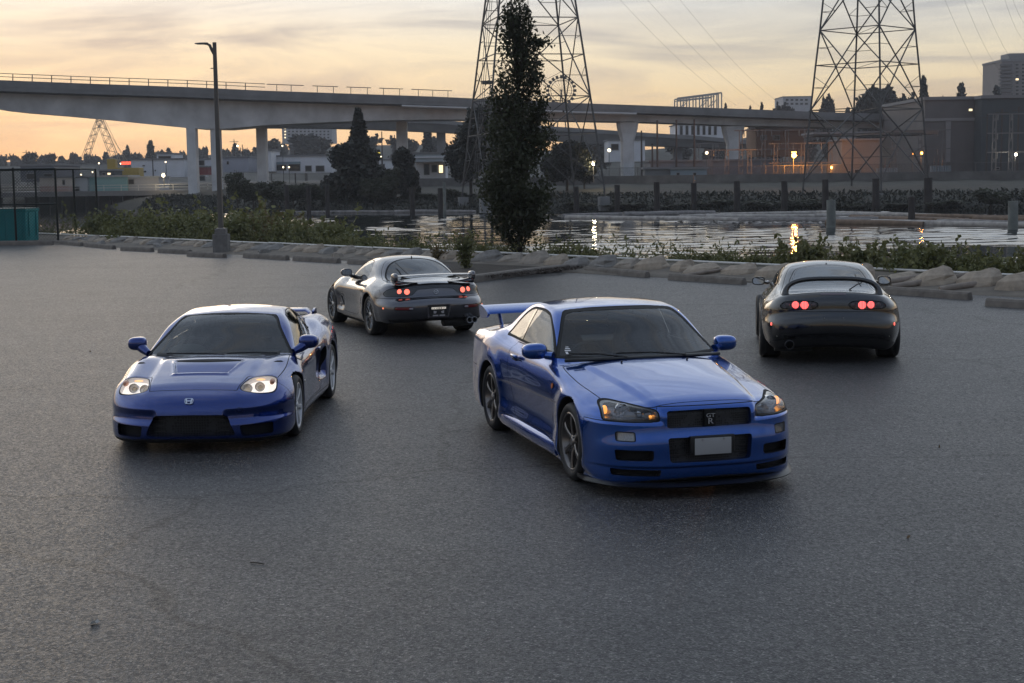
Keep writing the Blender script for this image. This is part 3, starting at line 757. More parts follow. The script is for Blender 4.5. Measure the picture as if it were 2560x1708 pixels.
# far shore: a dark bank, then land to the horizon
def far_land():
    global SHORE
    shore = SHORE = [(-900, 330), (-420, 318), (-150, 300), (-74, 268), (-44, 214), (-31, 196), (-15, 192), (8, 183), (31, 172), (60, 158), (120, 128), (300, 60), (500, 20)]
    dense = []
    for (a, b) in zip(shore[:-1], shore[1:]):
        k = max(2, int(math.hypot(b[0] - a[0], b[1] - a[1]) / 4))
        for i in range(k): dense.append((lerp(a[0], b[0], i / k), lerp(a[1], b[1], i / k)))
    dense.append(shore[-1]); V = []; F = []; prof = [(0, -2.6), (1.5, -2.0), (4, -1.35), (9, -.6), (20, .1), (34, .85), (48, 1.38), (58, 1.40)]
    for i, p in enumerate(dense):
        a = dense[max(i - 1, 0)]; b = dense[min(i + 1, len(dense) - 1)]; d = Vector((b[0] - a[0], b[1] - a[1], 0)).normalized(); n = Vector((-d.y, d.x, 0))
        for o, z in prof: V.append(Vector((p[0], p[1] + o + rnd.uniform(-.4, .4), z + (rnd.uniform(-.12, .12) if z > -2 else 0))))
    k = len(prof)
    for i in range(len(dense) - 1):
        for j in range(k - 1): F.append((i * k + j, i * k + k * 0 + j + 1, (i + 1) * k + j + 1, (i + 1) * k + j))
    o = MB().add(V, F).build('far_bank', ground_mat('far_bank_soil', (.022, .022, .016), (.05, .047, .034), .5, .3), None, True); o['kind'] = 'structure'
    top = [Vector((p[0], p[1] + 50, 0)) for p in dense]
    V2 = [(p.x, p.y, 1.38) for p in top] + [(9000, 20, 1.38), (9000, 14000, 1.38), (-9000, 14000, 1.38), (-9000, 330, 1.38)]
    o = mesh_obj('far_ground', V2, [tuple(range(len(V2)))], ground_mat('far_ground_soil', (.025, .026, .022), (.05, .048, .044), .05, .2)); o['kind'] = 'structure'
    if o.data.polygons[0].normal.z < 0: o.data.flip_normals()
far_land()
def shore_y(x): return float(np.interp(x, [q[0] for q in SHORE], [q[1] for q in SHORE]))
# hills behind the city, covered with a wood that reads as one mass
def hill(name, pts, D, depth, m):
    """pts = [(disp x, disp y of the top)]"""
    V = []; F = []; n = 120; xs = [p[0] for p in pts]; ys = [p[1] for p in pts]
    for i in range(n + 1):
        u = lerp(xs[0], xs[-1], i / n); v = float(np.interp(u, xs, ys)); p = at(u * K, v * K, D); h = p.z - 1.38
        for o, f in ((-depth, 0), (-depth * .6, .35), (-depth * .25, .8), (0, 1.0), (depth * .5, .8), (depth * 1.5, 0)):
            V.append((p.x * (D + o) / D, D + o, 1.30 + h * f))
    for i in range(n):
        for j in range(5): F.append((i * 6 + j, (i + 1) * 6 + j, (i + 1) * 6 + j + 1, i * 6 + j + 1))
    o = MB().add(V, F).build(name, m, None, True); o['kind'] = 'structure'; return o
HILLM = ground_mat('wooded_hill', (.012, .016, .013), (.028, .033, .025), .06, 3.0)
hill('hill_left', [(-900, 372), (-100, 370), (0, 372), (120, 370), (300, 364), (420, 358), (560, 352), (700, 340), (800, 334), (950, 332), (1100, 335), (1300, 348)], 900, 160, HILLM)
hill('hill_right', [(1250, 360), (1400, 350), (1550, 338), (1650, 325), (1750, 310), (1850, 292), (2000, 280), (2150, 272), (2350, 268), (2900, 262), (3600, 258)], 640, 110, HILLM)

# ================================================================ vegetation
def leaf_mat(name, c0, c1, scale=3.0, trans=.25):
    m = bpy.data.materials.new(name); m.use_nodes = True; t = m.node_tree; b = t.nodes['Principled BSDF']; L = t.links
    tc = N(t, 'ShaderNodeTexCoord'); n = N(t, 'ShaderNodeTexNoise', ins={'Scale': scale, 'Detail': 4.0, 'Roughness': .7}); L.new(tc.outputs['Object'], n.inputs['Vector'])
    r_ = ramp(t, [(0.30, c0), (0.70, c1)]); L.new(n.outputs[0], r_.inputs[0]); L.new(r_.outputs[0], b.inputs['Base Color']); b.inputs['Roughness'].default_value = .55; b.inputs['Specular IOR Level'].default_value = .35
    tr = N(t, 'ShaderNodeBsdfTranslucent'); L.new(r_.outputs[0], tr.inputs[0]); mx = N(t, 'ShaderNodeMixShader'); mx.inputs[0].default_value = trans
    o = t.nodes['Material Output']; L.new(b.outputs[0], mx.inputs[1]); L.new(tr.outputs[0], mx.inputs[2]); L.new(mx.outputs[0], o.inputs[0]); return m
def leaves(P, size, aspect=.55, up=0.0, rng=nrnd, vary=.5):
    """diamond shaped leaves, bent along the middle, at points P"""
    n = len(P); d = rng.normal(size=(n, 3)); d[:, 2] += up; d /= np.linalg.norm(d, axis=1, keepdims=True)
    e = rng.normal(size=(n, 3)); e -= d * (e * d).sum(1, keepdims=True); e /= np.linalg.norm(e, axis=1, keepdims=True); nn = np.cross(d, e)
    s = size * (1 + vary * rng.uniform(-1, 1, (n, 1)))
    V = np.stack([P - d * s * .5, P + e * s * aspect * .5 + nn * s * .08, P + d * s * .5, P - e * s * aspect * .5 + nn * s * .08], 1).reshape(-1, 3)
    return V, np.arange(n * 4).reshape(n, 4)
def blob_points(n, lobes, rng, shell=.55):
    """points in a union of ellipsoids (c, r), denser towards the outside"""
    vol = np.array([r[0] * r[1] * r[2] for c, r in lobes]) ** .7; k = rng.choice(len(lobes), n, p=vol / vol.sum())
    d = rng.normal(size=(n, 3)); d /= np.linalg.norm(d, axis=1, keepdims=True); rad = shell + (1 - shell) * rng.uniform(0, 1, (n, 1)) ** .6
    rad *= 1 + .12 * rng.normal(size=(n, 1))
    C = np.array([c for c, r in lobes])[k]; Rr = np.array([r for c, r in lobes])[k]
    return C + d * rad * Rr
BUSH1 = leaf_mat('bramble_leaves', (.055, .068, .024), (.22, .215, .08), 2.2); BUSH2 = leaf_mat('dry_bramble_leaves', (.085, .07, .03), (.20, .14, .065), 2.2)
GRASSM = leaf_mat('bank_grass_leaves', (.07, .08, .028), (.21, .20, .08), 2.0)
def bush_proto(name, seed, w, h, n, leaf, m, spiky=False):
    rng = np.random.default_rng(seed); lobes = []
    for i in range(9):
        a = rng.uniform(0, 6.28); r_ = rng.uniform(0, .36) * w; hh = h * rng.uniform(.45, 1.0) * (1 - .4 * r_ / (w * .36))
        lobes.append(((r_ * math.cos(a), r_ * math.sin(a), hh * .5), (w * rng.uniform(.14, .27), w * rng.uniform(.14, .27), hh * .5)))
    P = blob_points(n, lobes, rng, .35); P = P[P[:, 2] > 0]
    # stray shoots
    sh = []
    for i in range(16):
        a = rng.uniform(0, 6.28); r0 = rng.uniform(.05, .4) * w; L = rng.uniform(.5, 1.2) * h; t = np.linspace(.3, 1, 14)[:, None]
        b = np.array([[r0 * math.cos(a), r0 * math.sin(a), h * .25]]); dr = np.array([[math.cos(a) * rng.uniform(0, .5), math.sin(a) * rng.uniform(0, .5), .9 if spiky else rng.uniform(.3, .9)]])
        q = b + dr * L * t; q[:, 2] -= (t[:, 0] ** 2) * L * (.05 if spiky else .25); sh.append(q + rng.normal(size=q.shape) * .03)
    P = np.concatenate([P] + sh); V, F = leaves(P, leaf, .6, .3 if spiky else 0, rng)
    o = mesh_obj(name, V, F, m); return o
protos = [bush_proto('bramble_bush', 1, 3.2, 1.7, 2600, .13, BUSH1), bush_proto('bramble_bush', 2, 2.8, 1.4, 2300, .13, BUSH1), bush_proto('dry_bush', 3, 2.2, 1.6, 1700, .11, BUSH2, True), bush_proto('low_bush', 4, 2.4, .9, 1900, .11, BUSH1), bush_proto('grass_tuft', 5, 2.0, .9, 2400, .16, GRASSM, True)]
used = [False] * len(protos); bush_no = [0]
def put_bush(k, loc, sc, rz, label, cat='bush', group='bushes along the near bank'):
    o = protos[k] if not used[k] else link_copy(protos[k]); used[k] = True
    o.location = loc; o.scale = (sc, sc, sc) if not isinstance(sc, tuple) else sc; o.rotation_euler = (0, 0, rz); tag(o, label, cat, group)
    return o
def s_of(u): # metre along the rail line seen at photograph column u
    d = ray(u, 640); den = d.x * RD.y - d.y * RD.x
    return (d.y * RA.x - d.x * RA.y) / den
def bank_row(cols, kinds, offs, scs, what, where):
    for i, u in enumerate(cols):
        s = s_of(u * K); o = offs[i % len(offs)]; k = kinds[i % len(kinds)]
        z = float(np.interp(-o, [0, .6, 2.5, 6, 10], [.2, .2, -.25, -1.25, -2.3]))
        put_bush(k, rl(s, o, z - .08), scs[i % len(scs)] * rnd.uniform(.9, 1.1), rnd.uniform(0, 6.28), f'{ordinal(i)} {what} from the left {where}')
bank_row([150, 205, 262, 318, 372, 425, 478], [0, 1, 0, 1], [-1.6, -2.1, -1.5], [1.15, 1.2, 1.05], 'leafy green bramble bush', 'in front, left of the lamp post')
bank_row([170, 235, 300, 352, 410, 462, 520], [0, 0, 1], [-4.5, -4.0, -5.0], [1.65, 1.55, 1.7], 'tall bramble bush', 'in the back row, left of the lamp post')
bank_row([538, 575, 606, 632], [2, 0, 2, 1], [-1.8, -1.3, -2.4], [1.05, .8, .7], 'brownish bramble bush', 'just right of the lamp post')
bank_row([665, 705, 745, 778, 812, 848, 890, 935, 980], [3, 3, 1, 3], [-1.0, -1.4, -1.6], [.42, .5, .6], 'low bramble bush', 'behind the boulders by the grey car')
bank_row([1010, 1050, 1100, 1135, 1235, 1262], [3, 1, 4], [-1.0, -1.3], [.45, .5], 'dim bramble bush', 'behind boulders by the columnar tree')
bank_row([1505, 1545, 1585, 1625, 1665, 1705, 1745], [3, 1, 3], [-1.2, -1.6, -1.0], [.62, .5, .6], 'leafy bush', 'against the bright water in the middle')
bank_row([1790, 1835, 1880, 1925, 1970, 2015, 2060, 2105, 2150, 2195, 2240, 2285, 2330, 2375], [4, 1, 4, 4, 3], [-1.0, -1.6, -2.2], [.85, .62, .9], 'grassy leaf clump', 'behind the black car')
# small stuff between the bushes
def ground_cover():
    P = []
    for i in range(9000):
        s = nrnd.uniform(S0 * .3, RL + 8); o = -abs(nrnd.normal()) * 2.2 - .15; z = float(np.interp(-o, [0, .6, 2.5, 6, 10], [.22, .22, -.2, -1.2, -2.3]))
        p = rl(s, o, z); hgt = nrnd.uniform(.1, .75) * (1 if s > 8 else 1.2)
        for k in range(2): P.append((p.x + nrnd.normal() * .08, p.y + nrnd.normal() * .08, z + hgt * nrnd.uniform(.1, 1)))
    V, F = leaves(np.array(P), .14, .35, .8)
    tag(mesh_obj('ground_cover', V, F, GRASSM), 'rough grass and creepers covering the near bank', 'ground cover', None, 'stuff')
ground_cover()
def trunk_mesh(parent, pts, rads, m, n=8, name='trunk'): return MB().tube(pts, rads, n).build(name, m, parent, True)
BARK = mat('bark', (.045, .038, .03), .9, noise=(9, .4), bump=(14, .5, .02))
def column_tree():
    b = gp(1192 * K, 602 * K); e = empty('columnar_tree', (b.x, b.y, .05)); tag(e, 'tall dark columnar broadleaf tree on the planted island behind the cars', 'tree')
    rng = np.random.default_rng(21); H = 7.75
    prof_z = [.35, .8, 1.4, 2.2, 3.0, 3.8, 4.5, 5.2, 6.0, 6.8, 7.3, 7.75]; prof_r = [.26, .62, .90, 1.05, 1.06, .96, .88, .76, .62, .48, .36, .06]
    P = []; limbs = MB()
    for i in range(150):
        z0 = rng.uniform(.12, 7.0); a = rng.uniform(0, 6.28); r1 = float(np.interp(z0 + .55, prof_z, prof_r)) * rng.uniform(.75, 1.12); z1 = min(z0 + rng.uniform(.5, 1.0), H - .05)
        c = np.array([r1 * math.cos(a), r1 * math.sin(a), z1]); o = np.array([0, 0, z0 * .9]); md = (o + c) / 2 + np.array([0, 0, -.12])
        limbs.tube([o, md, c], [.022, .014, .006], 5, False)
        n = int((150 if z1 < 4.6 else 74) * (.5 + r1)); t = rng.uniform(.35, 1.05, (n, 1)); sp = .06 + .11 * r1
        P.append(o + (c - o) * t + rng.normal(size=(n, 3)) * np.array([sp, sp, sp * 1.2]))
    P = np.concatenate(P); rr = np.hypot(P[:, 0], P[:, 1]); lim = np.interp(P[:, 2], prof_z, prof_r) * (1.0 + .10 * np.sin(3 * np.arctan2(P[:, 1], P[:, 0]) + P[:, 2] * 2.3)); P = P[(rr < lim * 1.16) & (P[:, 2] > .22)]
    V, F = leaves(P, .11, .5, .35, rng, .65)
    mesh_obj('crown', V, F, leaf_mat('columnar_tree_leaves', (.016, .021, .011), (.068, .076, .038), 1.6, .3), e)
    trunk_mesh(e, [(0, 0, -.05), (.02, 0, .5), (0, .02, 2.5), (0, 0, 5), (0, 0, 7.4)], [.10, .085, .065, .04, .012], BARK); limbs.build('limbs', BARK, e, False, fix=False)
    # a side sprig that leans out to the right
    V, F = leaves(np.array([.62, -.1, 6.25]) + rng.normal(size=(260, 3)) * [.16, .1, .09], .12, .5, .2, rng); mesh_obj('side_sprig', V, F, bpy.data.materials['columnar_tree_leaves'], e)['kind'] = 'stuff'
column_tree()
def shrub(u, v, h, w, n, m, label, name='young_shrub'):
    b = gp(u * K, v * K); e = empty(name, (b.x, b.y, 0)); tag(e, label, 'shrub'); rng = np.random.default_rng(int(u)); P = []; st = MB()
    for i in range(9):
        a = rng.uniform(0, 6.28); tip = np.array([w * .5 * math.cos(a) * rng.uniform(.3, 1), w * .5 * math.sin(a) * rng.uniform(.3, 1), h * rng.uniform(.6, 1)]); st.tube([(0, 0, 0), tip * .5, tip], [.012, .009, .004], 5, False)
        t = rng.uniform(.15, 1.03, (n // 9, 1)); P.append(tip * t + rng.normal(size=(n // 9, 3)) * .055)
    V, F = leaves(np.concatenate(P), .095, .5, .3, rng); mesh_obj('foliage', V, F, m, e); st.build('stems', BARK, e, False, fix=False)
shrub(1068, 622, 1.05, .75, 900, BUSH1, 'young leafy shrub standing right behind the grey car at the island')
shrub(1012, 604, .5, .7, 400, BUSH2, 'small reddish shrub between the boulders above the grey car')
shrub(1388, 612, .35, .6, 180, BUSH2, 'thin dry weed between boulders just right of the island')
shrub(1247, 606, .4, .9, 420, BUSH1, 'low creeping plant beside the foot of the columnar tree')

# ================================================================ boulders, rail, kerbs, wheel stops
ROCK = [mat('boulder_stone', (.26, .225, .185), .85, noise=(4, .35), bump=(9, .5, .03)), mat('boulder_stone_grey', (.20, .188, .172), .85, noise=(4, .35), bump=(9, .5, .03)), mat('boulder_stone_tan', (.32, .265, .205), .85, noise=(4, .35), bump=(9, .5, .03))]
def rock_mesh(seed, m):
    rg = random.Random(seed); bm = bmesh.new(); n = 7; rings = []
    for z, f, sh in ((-.10, 1.08, 0), (.05, 1.02, 0), (.16, .90, .03), (.30, .58, .09), (.325, .40, .11)):
        ring = []
        for j in range(n):
            t = 2 * math.pi * j / n + .2; r_ = f * (1 + rg.uniform(-.12, .12)); ring.append(bm.verts.new((.48 * r_ * math.cos(t) + sh * .4, .36 * r_ * math.sin(t) + sh, z * (1 + rg.uniform(-.1, .1)) + .05 * math.cos(t))))
        rings.append(ring)
    for a, b in zip(rings[:-1], rings[1:]):
        for j in range(n): bm.faces.new((a[j], a[(j + 1) % n], b[(j + 1) % n], b[j]))
    bm.faces.new(rings[-1]); bm.faces.new(rings[0][::-1])
    bmesh.ops.recalc_face_normals(bm, faces=bm.faces[:]); bmesh.ops.bevel(bm, geom=bm.edges[:], offset=.012, segments=1, affect='EDGES')
    me = bpy.data.meshes.new('boulder'); bm.to_mesh(me); bm.free(); me.materials.append(m); return me
RMS = [rock_mesh(s, ROCK[s % 3]) for s in range(9)]
def boulders():
    u = 178.0; i = 0; k = 0; gaps = ()
    s = s_of(u * K)
    while s < RL + 3.5 and i < 60:
        t = s / RL; sc = lerp(.74, 1.08, max(0, min(1, t))) * rnd.uniform(.88, 1.1)
        o = bpy.data.objects.new('boulder', RMS[(k * 5 + (k // 3)) % 9 if t < .8 else (2, 5, 8)[k % 3]]); COL.objects.link(o)
        o.location = rl(s, .62 + rnd.uniform(-.1, .1) + .15 * t, .10 + .02 * rnd.random()); o.scale = (sc, sc * rnd.uniform(.9, 1.1), sc * rnd.uniform(.62, .95)); o.rotation_euler = (0, 0, math.atan2(RD.y, RD.x) + rnd.uniform(-.5, .5) + (math.pi if rnd.random() < .0 else 0))
        tag(o, f'faceted boulder, {ordinal(i)} from the left along the car park edge', 'boulder', 'boulders along the car park edge')
        s += .94 * sc * rnd.uniform(.92, 1.12); i += 1; k += 1
        # a second, lower stone in front here and there
        if rnd.random() < .30 and t < .75:
            o = bpy.data.objects.new('small_boulder', RMS[(k * 7) % 9]); COL.objects.link(o); q = rnd.uniform(.45, .6); o.location = rl(s - .5, 1.22, .02); o.scale = (q, q, q); o.rotation_euler = (0, 0, rnd.uniform(0, 6))
            tag(o, f'small low boulder at the foot of the {ordinal(i - 1)} large boulder from the left', 'boulder', 'small boulders along the car park edge')
boulders()
PIPE = mat('white_painted_pipe', (.62, .60, .56), .45, noise=(3, .15))
def rail():
    e = empty('low_white_rail', rl(0, 0, 0)); tag(e, 'low white pipe rail running along the top of the boulders', 'rail')
    o = rl(0, 0, 0); s = -2.0; k = 0
    while s < RL + 18:
        L = 6.0; a = rl(s, .02, .305 + .01 * (k % 2)) - o; b = rl(s + L - .05, .02, .300) - o
        MB().tube([a, b], .028, 8).build('rail_pipe', PIPE, e, True)
        MB().bar(rl(s + .2, .02, .0) - o, rl(s + .2, .02, .28) - o, .05).build('rail_post', mat('rail_post_grey', (.2, .2, .19), .6), e)
        s += L; k += 1
rail()
for i, u in enumerate((2092, 2152, 2262, 1668)):
    s = s_of(u * K * 1.02); a = rl(s + .55, .12, .30); b = rl(s - .55, 1.62, .06)
    tag(MB().tube([a, b], .07 if i < 3 else .04, 10).build('drain_pipe', mat('clay_pipe', (.24, .20, .165), .8, noise=(5, .3)), None, True), ['slanting drain pipe on the bank just right of the black car', 'slanting drain pipe in the middle of the pale boulders', 'slanting drain pipe nearest the right edge of the picture', 'thin slanting pipe between boulders left of the black car'][i], 'pipe', 'drain pipes on the bank')
KERB = mat('kerb_concrete', (.165, .145, .125), .85, noise=(5, .35), bump=(25, .4, .01)); KERB2 = mat('weathered_kerb', (.12, .11, .10), .9, noise=(5, .4), bump=(25, .4, .01))
def wheel_stop(a, b, label, h=.15, w=.19):
    d = (b - a); L = d.length; e = MB(); pr = [(-w / 2, 0), (w / 2, 0), (w / 2 - .02, h * .7), (w / 2 - .05, h), (-w / 2 + .05, h), (-w / 2 + .02, h * .7)]
    rings = []
    for t, ins in ((0, .05), (.03, .0), (L - .03, .0), (L, .05)): rings.append([(t, y * (1 - ins * 2.0), z * (1 - ins)) for y, z in pr])
    o = loft('wheel_stop', rings, KERB, None, False); o.location = a; o.rotation_euler = (0, 0, math.atan2(d.y, d.x)); tag(o, label, 'wheel stop', 'concrete wheel stops along the car park edge'); return o
stops = [((128, 560), (188, 565)), ((197, 566), (262, 572)), ((280, 575), (350, 578)), ((366, 580), (437, 583)), ((433, 588), (516, 592)), ((562, 591), (660, 597)), ((676, 598), (778, 604)), ((802, 605), (905, 612)), ((1346, 625), (1486, 637)), ((1538, 642), (1708, 653)), ((2035, 674), (2226, 688)), ((2266, 702), (2420, 712))]
names_ = ['beside the mesh fence', 'right of the mesh fence, below the brambles', 'in front of the grey-green boulders at left', 'directly below the pinkish boulders at left', 'immediately left of the lamp post base', 'immediately right of the lamp post base', 'midway between the lamp post and the grey car', 'partly hidden by the grey car', 'right of the planted island kerb', 'left of the black car, lit warm', 'just right of the black car', 'cut by the right edge of the picture']
for ((a, b), (c, d)), l in zip(stops, names_):
    A, B = gp(a * K, b * K), gp(c * K, d * K); wheel_stop(A, B, 'long concrete wheel stop ' + l)
def kerb_line(name, pts, label, h=.17, w=.20):
    e = MB(); P = [gp(u * K, v * K) for u, v in pts]; rings = []
    for i, p in enumerate(P):
        d = (P[min(i + 1, len(P) - 1)] - P[max(i - 1, 0)]).normalized(); n = Vector((-d.y, d.x, 0))
        rings.append([p + n * x + Vector((0, 0, z)) for x, z in ((0, -.02), (0, h - .03), (.03, h), (w - .02, h), (w, h - .02), (w, -.02))])
    o = loft(name, rings, KERB, None, False); tag(o, label, 'kerb'); return P
kp = [(900, 678), (1000, 662), (1085, 649), (1180, 636), (1300, 622), (1335, 617.5), (1352, 614), (1385, 600)]
KP = kerb_line('island_kerb', kp, 'pale concrete kerb curving round the planted tree island')
# planted bed with bark mulch
bed = [p + Vector((.0, .1, 0)) for p in KP] + [rl(s_of(1385 * K), 1.0, 0), rl(s_of(900 * K), 1.0, 0)]
o = mesh_obj('planting_bed', [(p.x, p.y, .075) for p in bed], [tuple(range(len(bed)))], ground_mat('bark_mulch', (.018, .014, .011), (.06, .05, .04), 9, .06)); o['kind'] = 'structure'
if o.data.polygons[0].normal.z < 0: o.data.flip_normals()
def mulch():
    P = []
    c0 = gp(1130 * K, 632 * K); 
    for i in range(1500):
        t = nrnd.uniform(0, 1); f = nrnd.uniform(.03, 1); a = KP[2] * (1 - t) + KP[6] * t; b = a + Vector((RN.x, RN.y, 0)) * (-2.4 * f); P.append((b.x, b.y + .25, .085 + nrnd.uniform(0, .03)))
    V, F = leaves(np.array(P), .09, .4); tag(mesh_obj('mulch_chips', V, F, mat('mulch_chip', (.075, .06, .05), .9)), 'loose bark chips on the planted island', 'mulch', None, 'stuff')
mulch()

# ================================================================ lamp post
def lamp_post():
    b = gp(509 * K, 581 * K); e = empty('street_lamp', (b.x, b.y, 0)); tag(e, 'tall grey car park lamp post on a square concrete base', 'lamp post')
    POST = mat('lamp_post_paint', (.11, .10, .09), .55, .2, noise=(2, .2)); CONC = mat('lamp_base_concrete', (.17, .16, .15), .9, noise=(6, .3), bump=(30, .4, .01))
    MB().box(-.26, .26, -.26, .26, -.05, .66, None, .02).build('concrete_base', CONC, e); MB().box(-.19, .19, -.19, .19, .66, .84, None, .02).build('base_plinth', CONC, e)
    rings = []
    for z, w in ((.84, .082), (3, .074), (7.15, .058)): rings.append([(w * x, w * y, z) for x, y in ((-1, -.8), (-.8, -1), (.8, -1), (1, -.8), (1, .8), (.8, 1), (-.8, 1), (-1, .8))])
    loft('pole', rings, POST, e, False); MB().box(-.13, .13, -.13, .13, .84, .865).build('base_plate', STEEL, e)
    a = MB().tube([(-.02, 0, 6.72), (-.10, 0, 6.9), (-.16, 0, 7.05), (-.24, 0, 7.10), (-.4, 0, 7.115)], [.04, .05, .05, .04, .03], 8).build('arm', POST, e, True)
    h = loft('lamp_head', [[(x, y * w, 7.115 + z * t) for y, z in ((-1, 0), (-.6, .6), (.6, .6), (1, 0), (.6, -.35), (-.6, -.35))] for x, w, t in ((-.22, .06, .05), (-.30, .12, .06), (-.50, .13, .05), (-.66, .08, .03))], POST, e)
    MB().box(-.60, -.34, -.09, .09, 7.085, 7.094).build('lamp_lens', mat('lamp_lens_pale', (.5, .46, .38), .3), h)
    MB().bar((-.16, 0, 6.28), (0, 0, 6.28), .03).build('bracket', POST, e); MB().box(-.085, -.05, -.05, .05, 1.05, 1.35).build('hand_hole_cover', POST, e)
lamp_post()

# ================================================================ mesh fence and teal bin
def chain_mat(name, color, scale, fill=.30):
    m = bpy.data.materials.new(name); m.use_nodes = True; t = m.node_tree; b = t.nodes['Principled BSDF']; b.inputs['Base Color'].default_value = tuple(color) + (1,); b.inputs['Roughness'].default_value = .5; L = t.links
    tc = N(t, 'ShaderNodeTexCoord'); mp = N(t, 'ShaderNodeMapping'); mp.inputs['Rotation'].default_value = (0, R(45), 0); mp.inputs['Scale'].default_value = (scale, scale, scale); L.new(tc.outputs['Object'], mp.inputs['Vector'])
    sp = N(t, 'ShaderNodeSeparateXYZ'); L.new(mp.outputs[0], sp.inputs[0]); ms = []
    for ax in ('X', 'Z'):
        f = N(t, 'ShaderNodeMath', operation='FRACT'); L.new(sp.outputs[ax], f.inputs[0]); g = N(t, 'ShaderNodeMath', operation='LESS_THAN'); L.new(f.outputs[0], g.inputs[0]); g.inputs[1].default_value = fill / 2; ms.append(g)
    mx = N(t, 'ShaderNodeMath', operation='MAXIMUM'); L.new(ms[0].outputs[0], mx.inputs[0]); L.new(ms[1].outputs[0], mx.inputs[1]); L.new(mx.outputs[0], b.inputs['Alpha']); return m
def fence_bin():
    FP = mat('fence_dark_green', (.012, .016, .015), .5, .3)
    c = gp(134 * K, 560 * K); e = empty('mesh_fence', (c.x, c.y, 0), R(-4)); tag(e, 'tall dark chain-link fence enclosure at the left edge', 'fence'); Hh = 3.05
    xs = [0, -1.75, -3.4, -5.2]
    for x in xs: MB().tube([(x, 0, 0), (x, 0, Hh + (.06 if x != 0 else 0))], .045, 10).build('fence_post', FP, e, True)
    for z in (.10, 1.62, Hh): MB().tube([(xs[-1], 0, z), (0, 0, z)], .032, 8).build('fence_rail', FP, e, True)
    MB().tube([(0, 0, Hh), (.10, 4.5, Hh)], .032, 8).build('fence_rail', FP, e, True); MB().tube([(.10, 4.5, 0), (.10, 4.5, Hh)], .045, 8).build('fence_post', FP, e, True)
    for x in (-.9, -2.6, -4.2): MB().tube([(x, 4.5, 0), (x, 4.5, Hh)], .045, 8).build('fence_post', FP, e, True)
    MB().tube([(-5.2, 4.5, Hh), (.1, 4.5, Hh)], .032, 8).build('fence_rail', FP, e, True)
    CH = chain_mat('chain_link_wire', (.018, .024, .022), 11.0, .30)
    for a, b in zip(xs[:-1], xs[1:]): mesh_obj('mesh_panel', [(a, .0, .1), (b, .0, .1), (b, .0, Hh), (a, .0, Hh)], [(0, 1, 2, 3)], CH, e)
    mesh_obj('mesh_panel', [(-5.2, 4.5, .1), (.1, 4.5, .1), (.1, 4.5, Hh), (-5.2, 4.5, Hh)], [(0, 1, 2, 3)], CH, e)
    k = empty('waste_bin', (c.x - 2.6, c.y + 1.3, 0), R(-4)); tag(k, 'large teal metal waste bin behind the mesh fence', 'waste bin'); TEAL = mat('teal_paint', (.0, .24, .25), .5, noise=(3, .15))
    loft('bin_body', [[(x * w, y * w, z) for x, y in ((-1.2, -.7), (1.2, -.7), (1.2, .7), (-1.2, .7))] for z, w in ((.10, .96), (.12, .97), (1.30, 1.0), (1.36, 1.03), (1.42, 1.03))], TEAL, k, False)
    MB().box(-1.22, 1.22, -.72, .72, 1.42, 1.46, None, .015).build('bin_lid', mat('bin_lid', (.03, .10, .10), .5), k)
    for x in (-.9, .9): MB().box(x - .1, x + .1, -.6, .6, .0, .10).build('bin_skid', mat('bin_skid', (.02, .05, .05), .6), k)
    for x in (-1.1, -.4, .3, 1.0): MB().box(x - .03, x + .03, -.725, -.69, .2, 1.3).build('bin_rib', TEAL, k)
    for y in (-.4, .4): MB().box(1.19, 1.235, y - .03, y + .03, .3, 1.3).build('bin_rib', TEAL, k)
    d = rl(s_of(60 * K), 1.9, 0); 
    MB2 = wheel_stop(gp(-60 * K, 564 * K), gp(122 * K, 562 * K), 'long dark kerb stone below the mesh fence', .18, .22)
fence_bin()
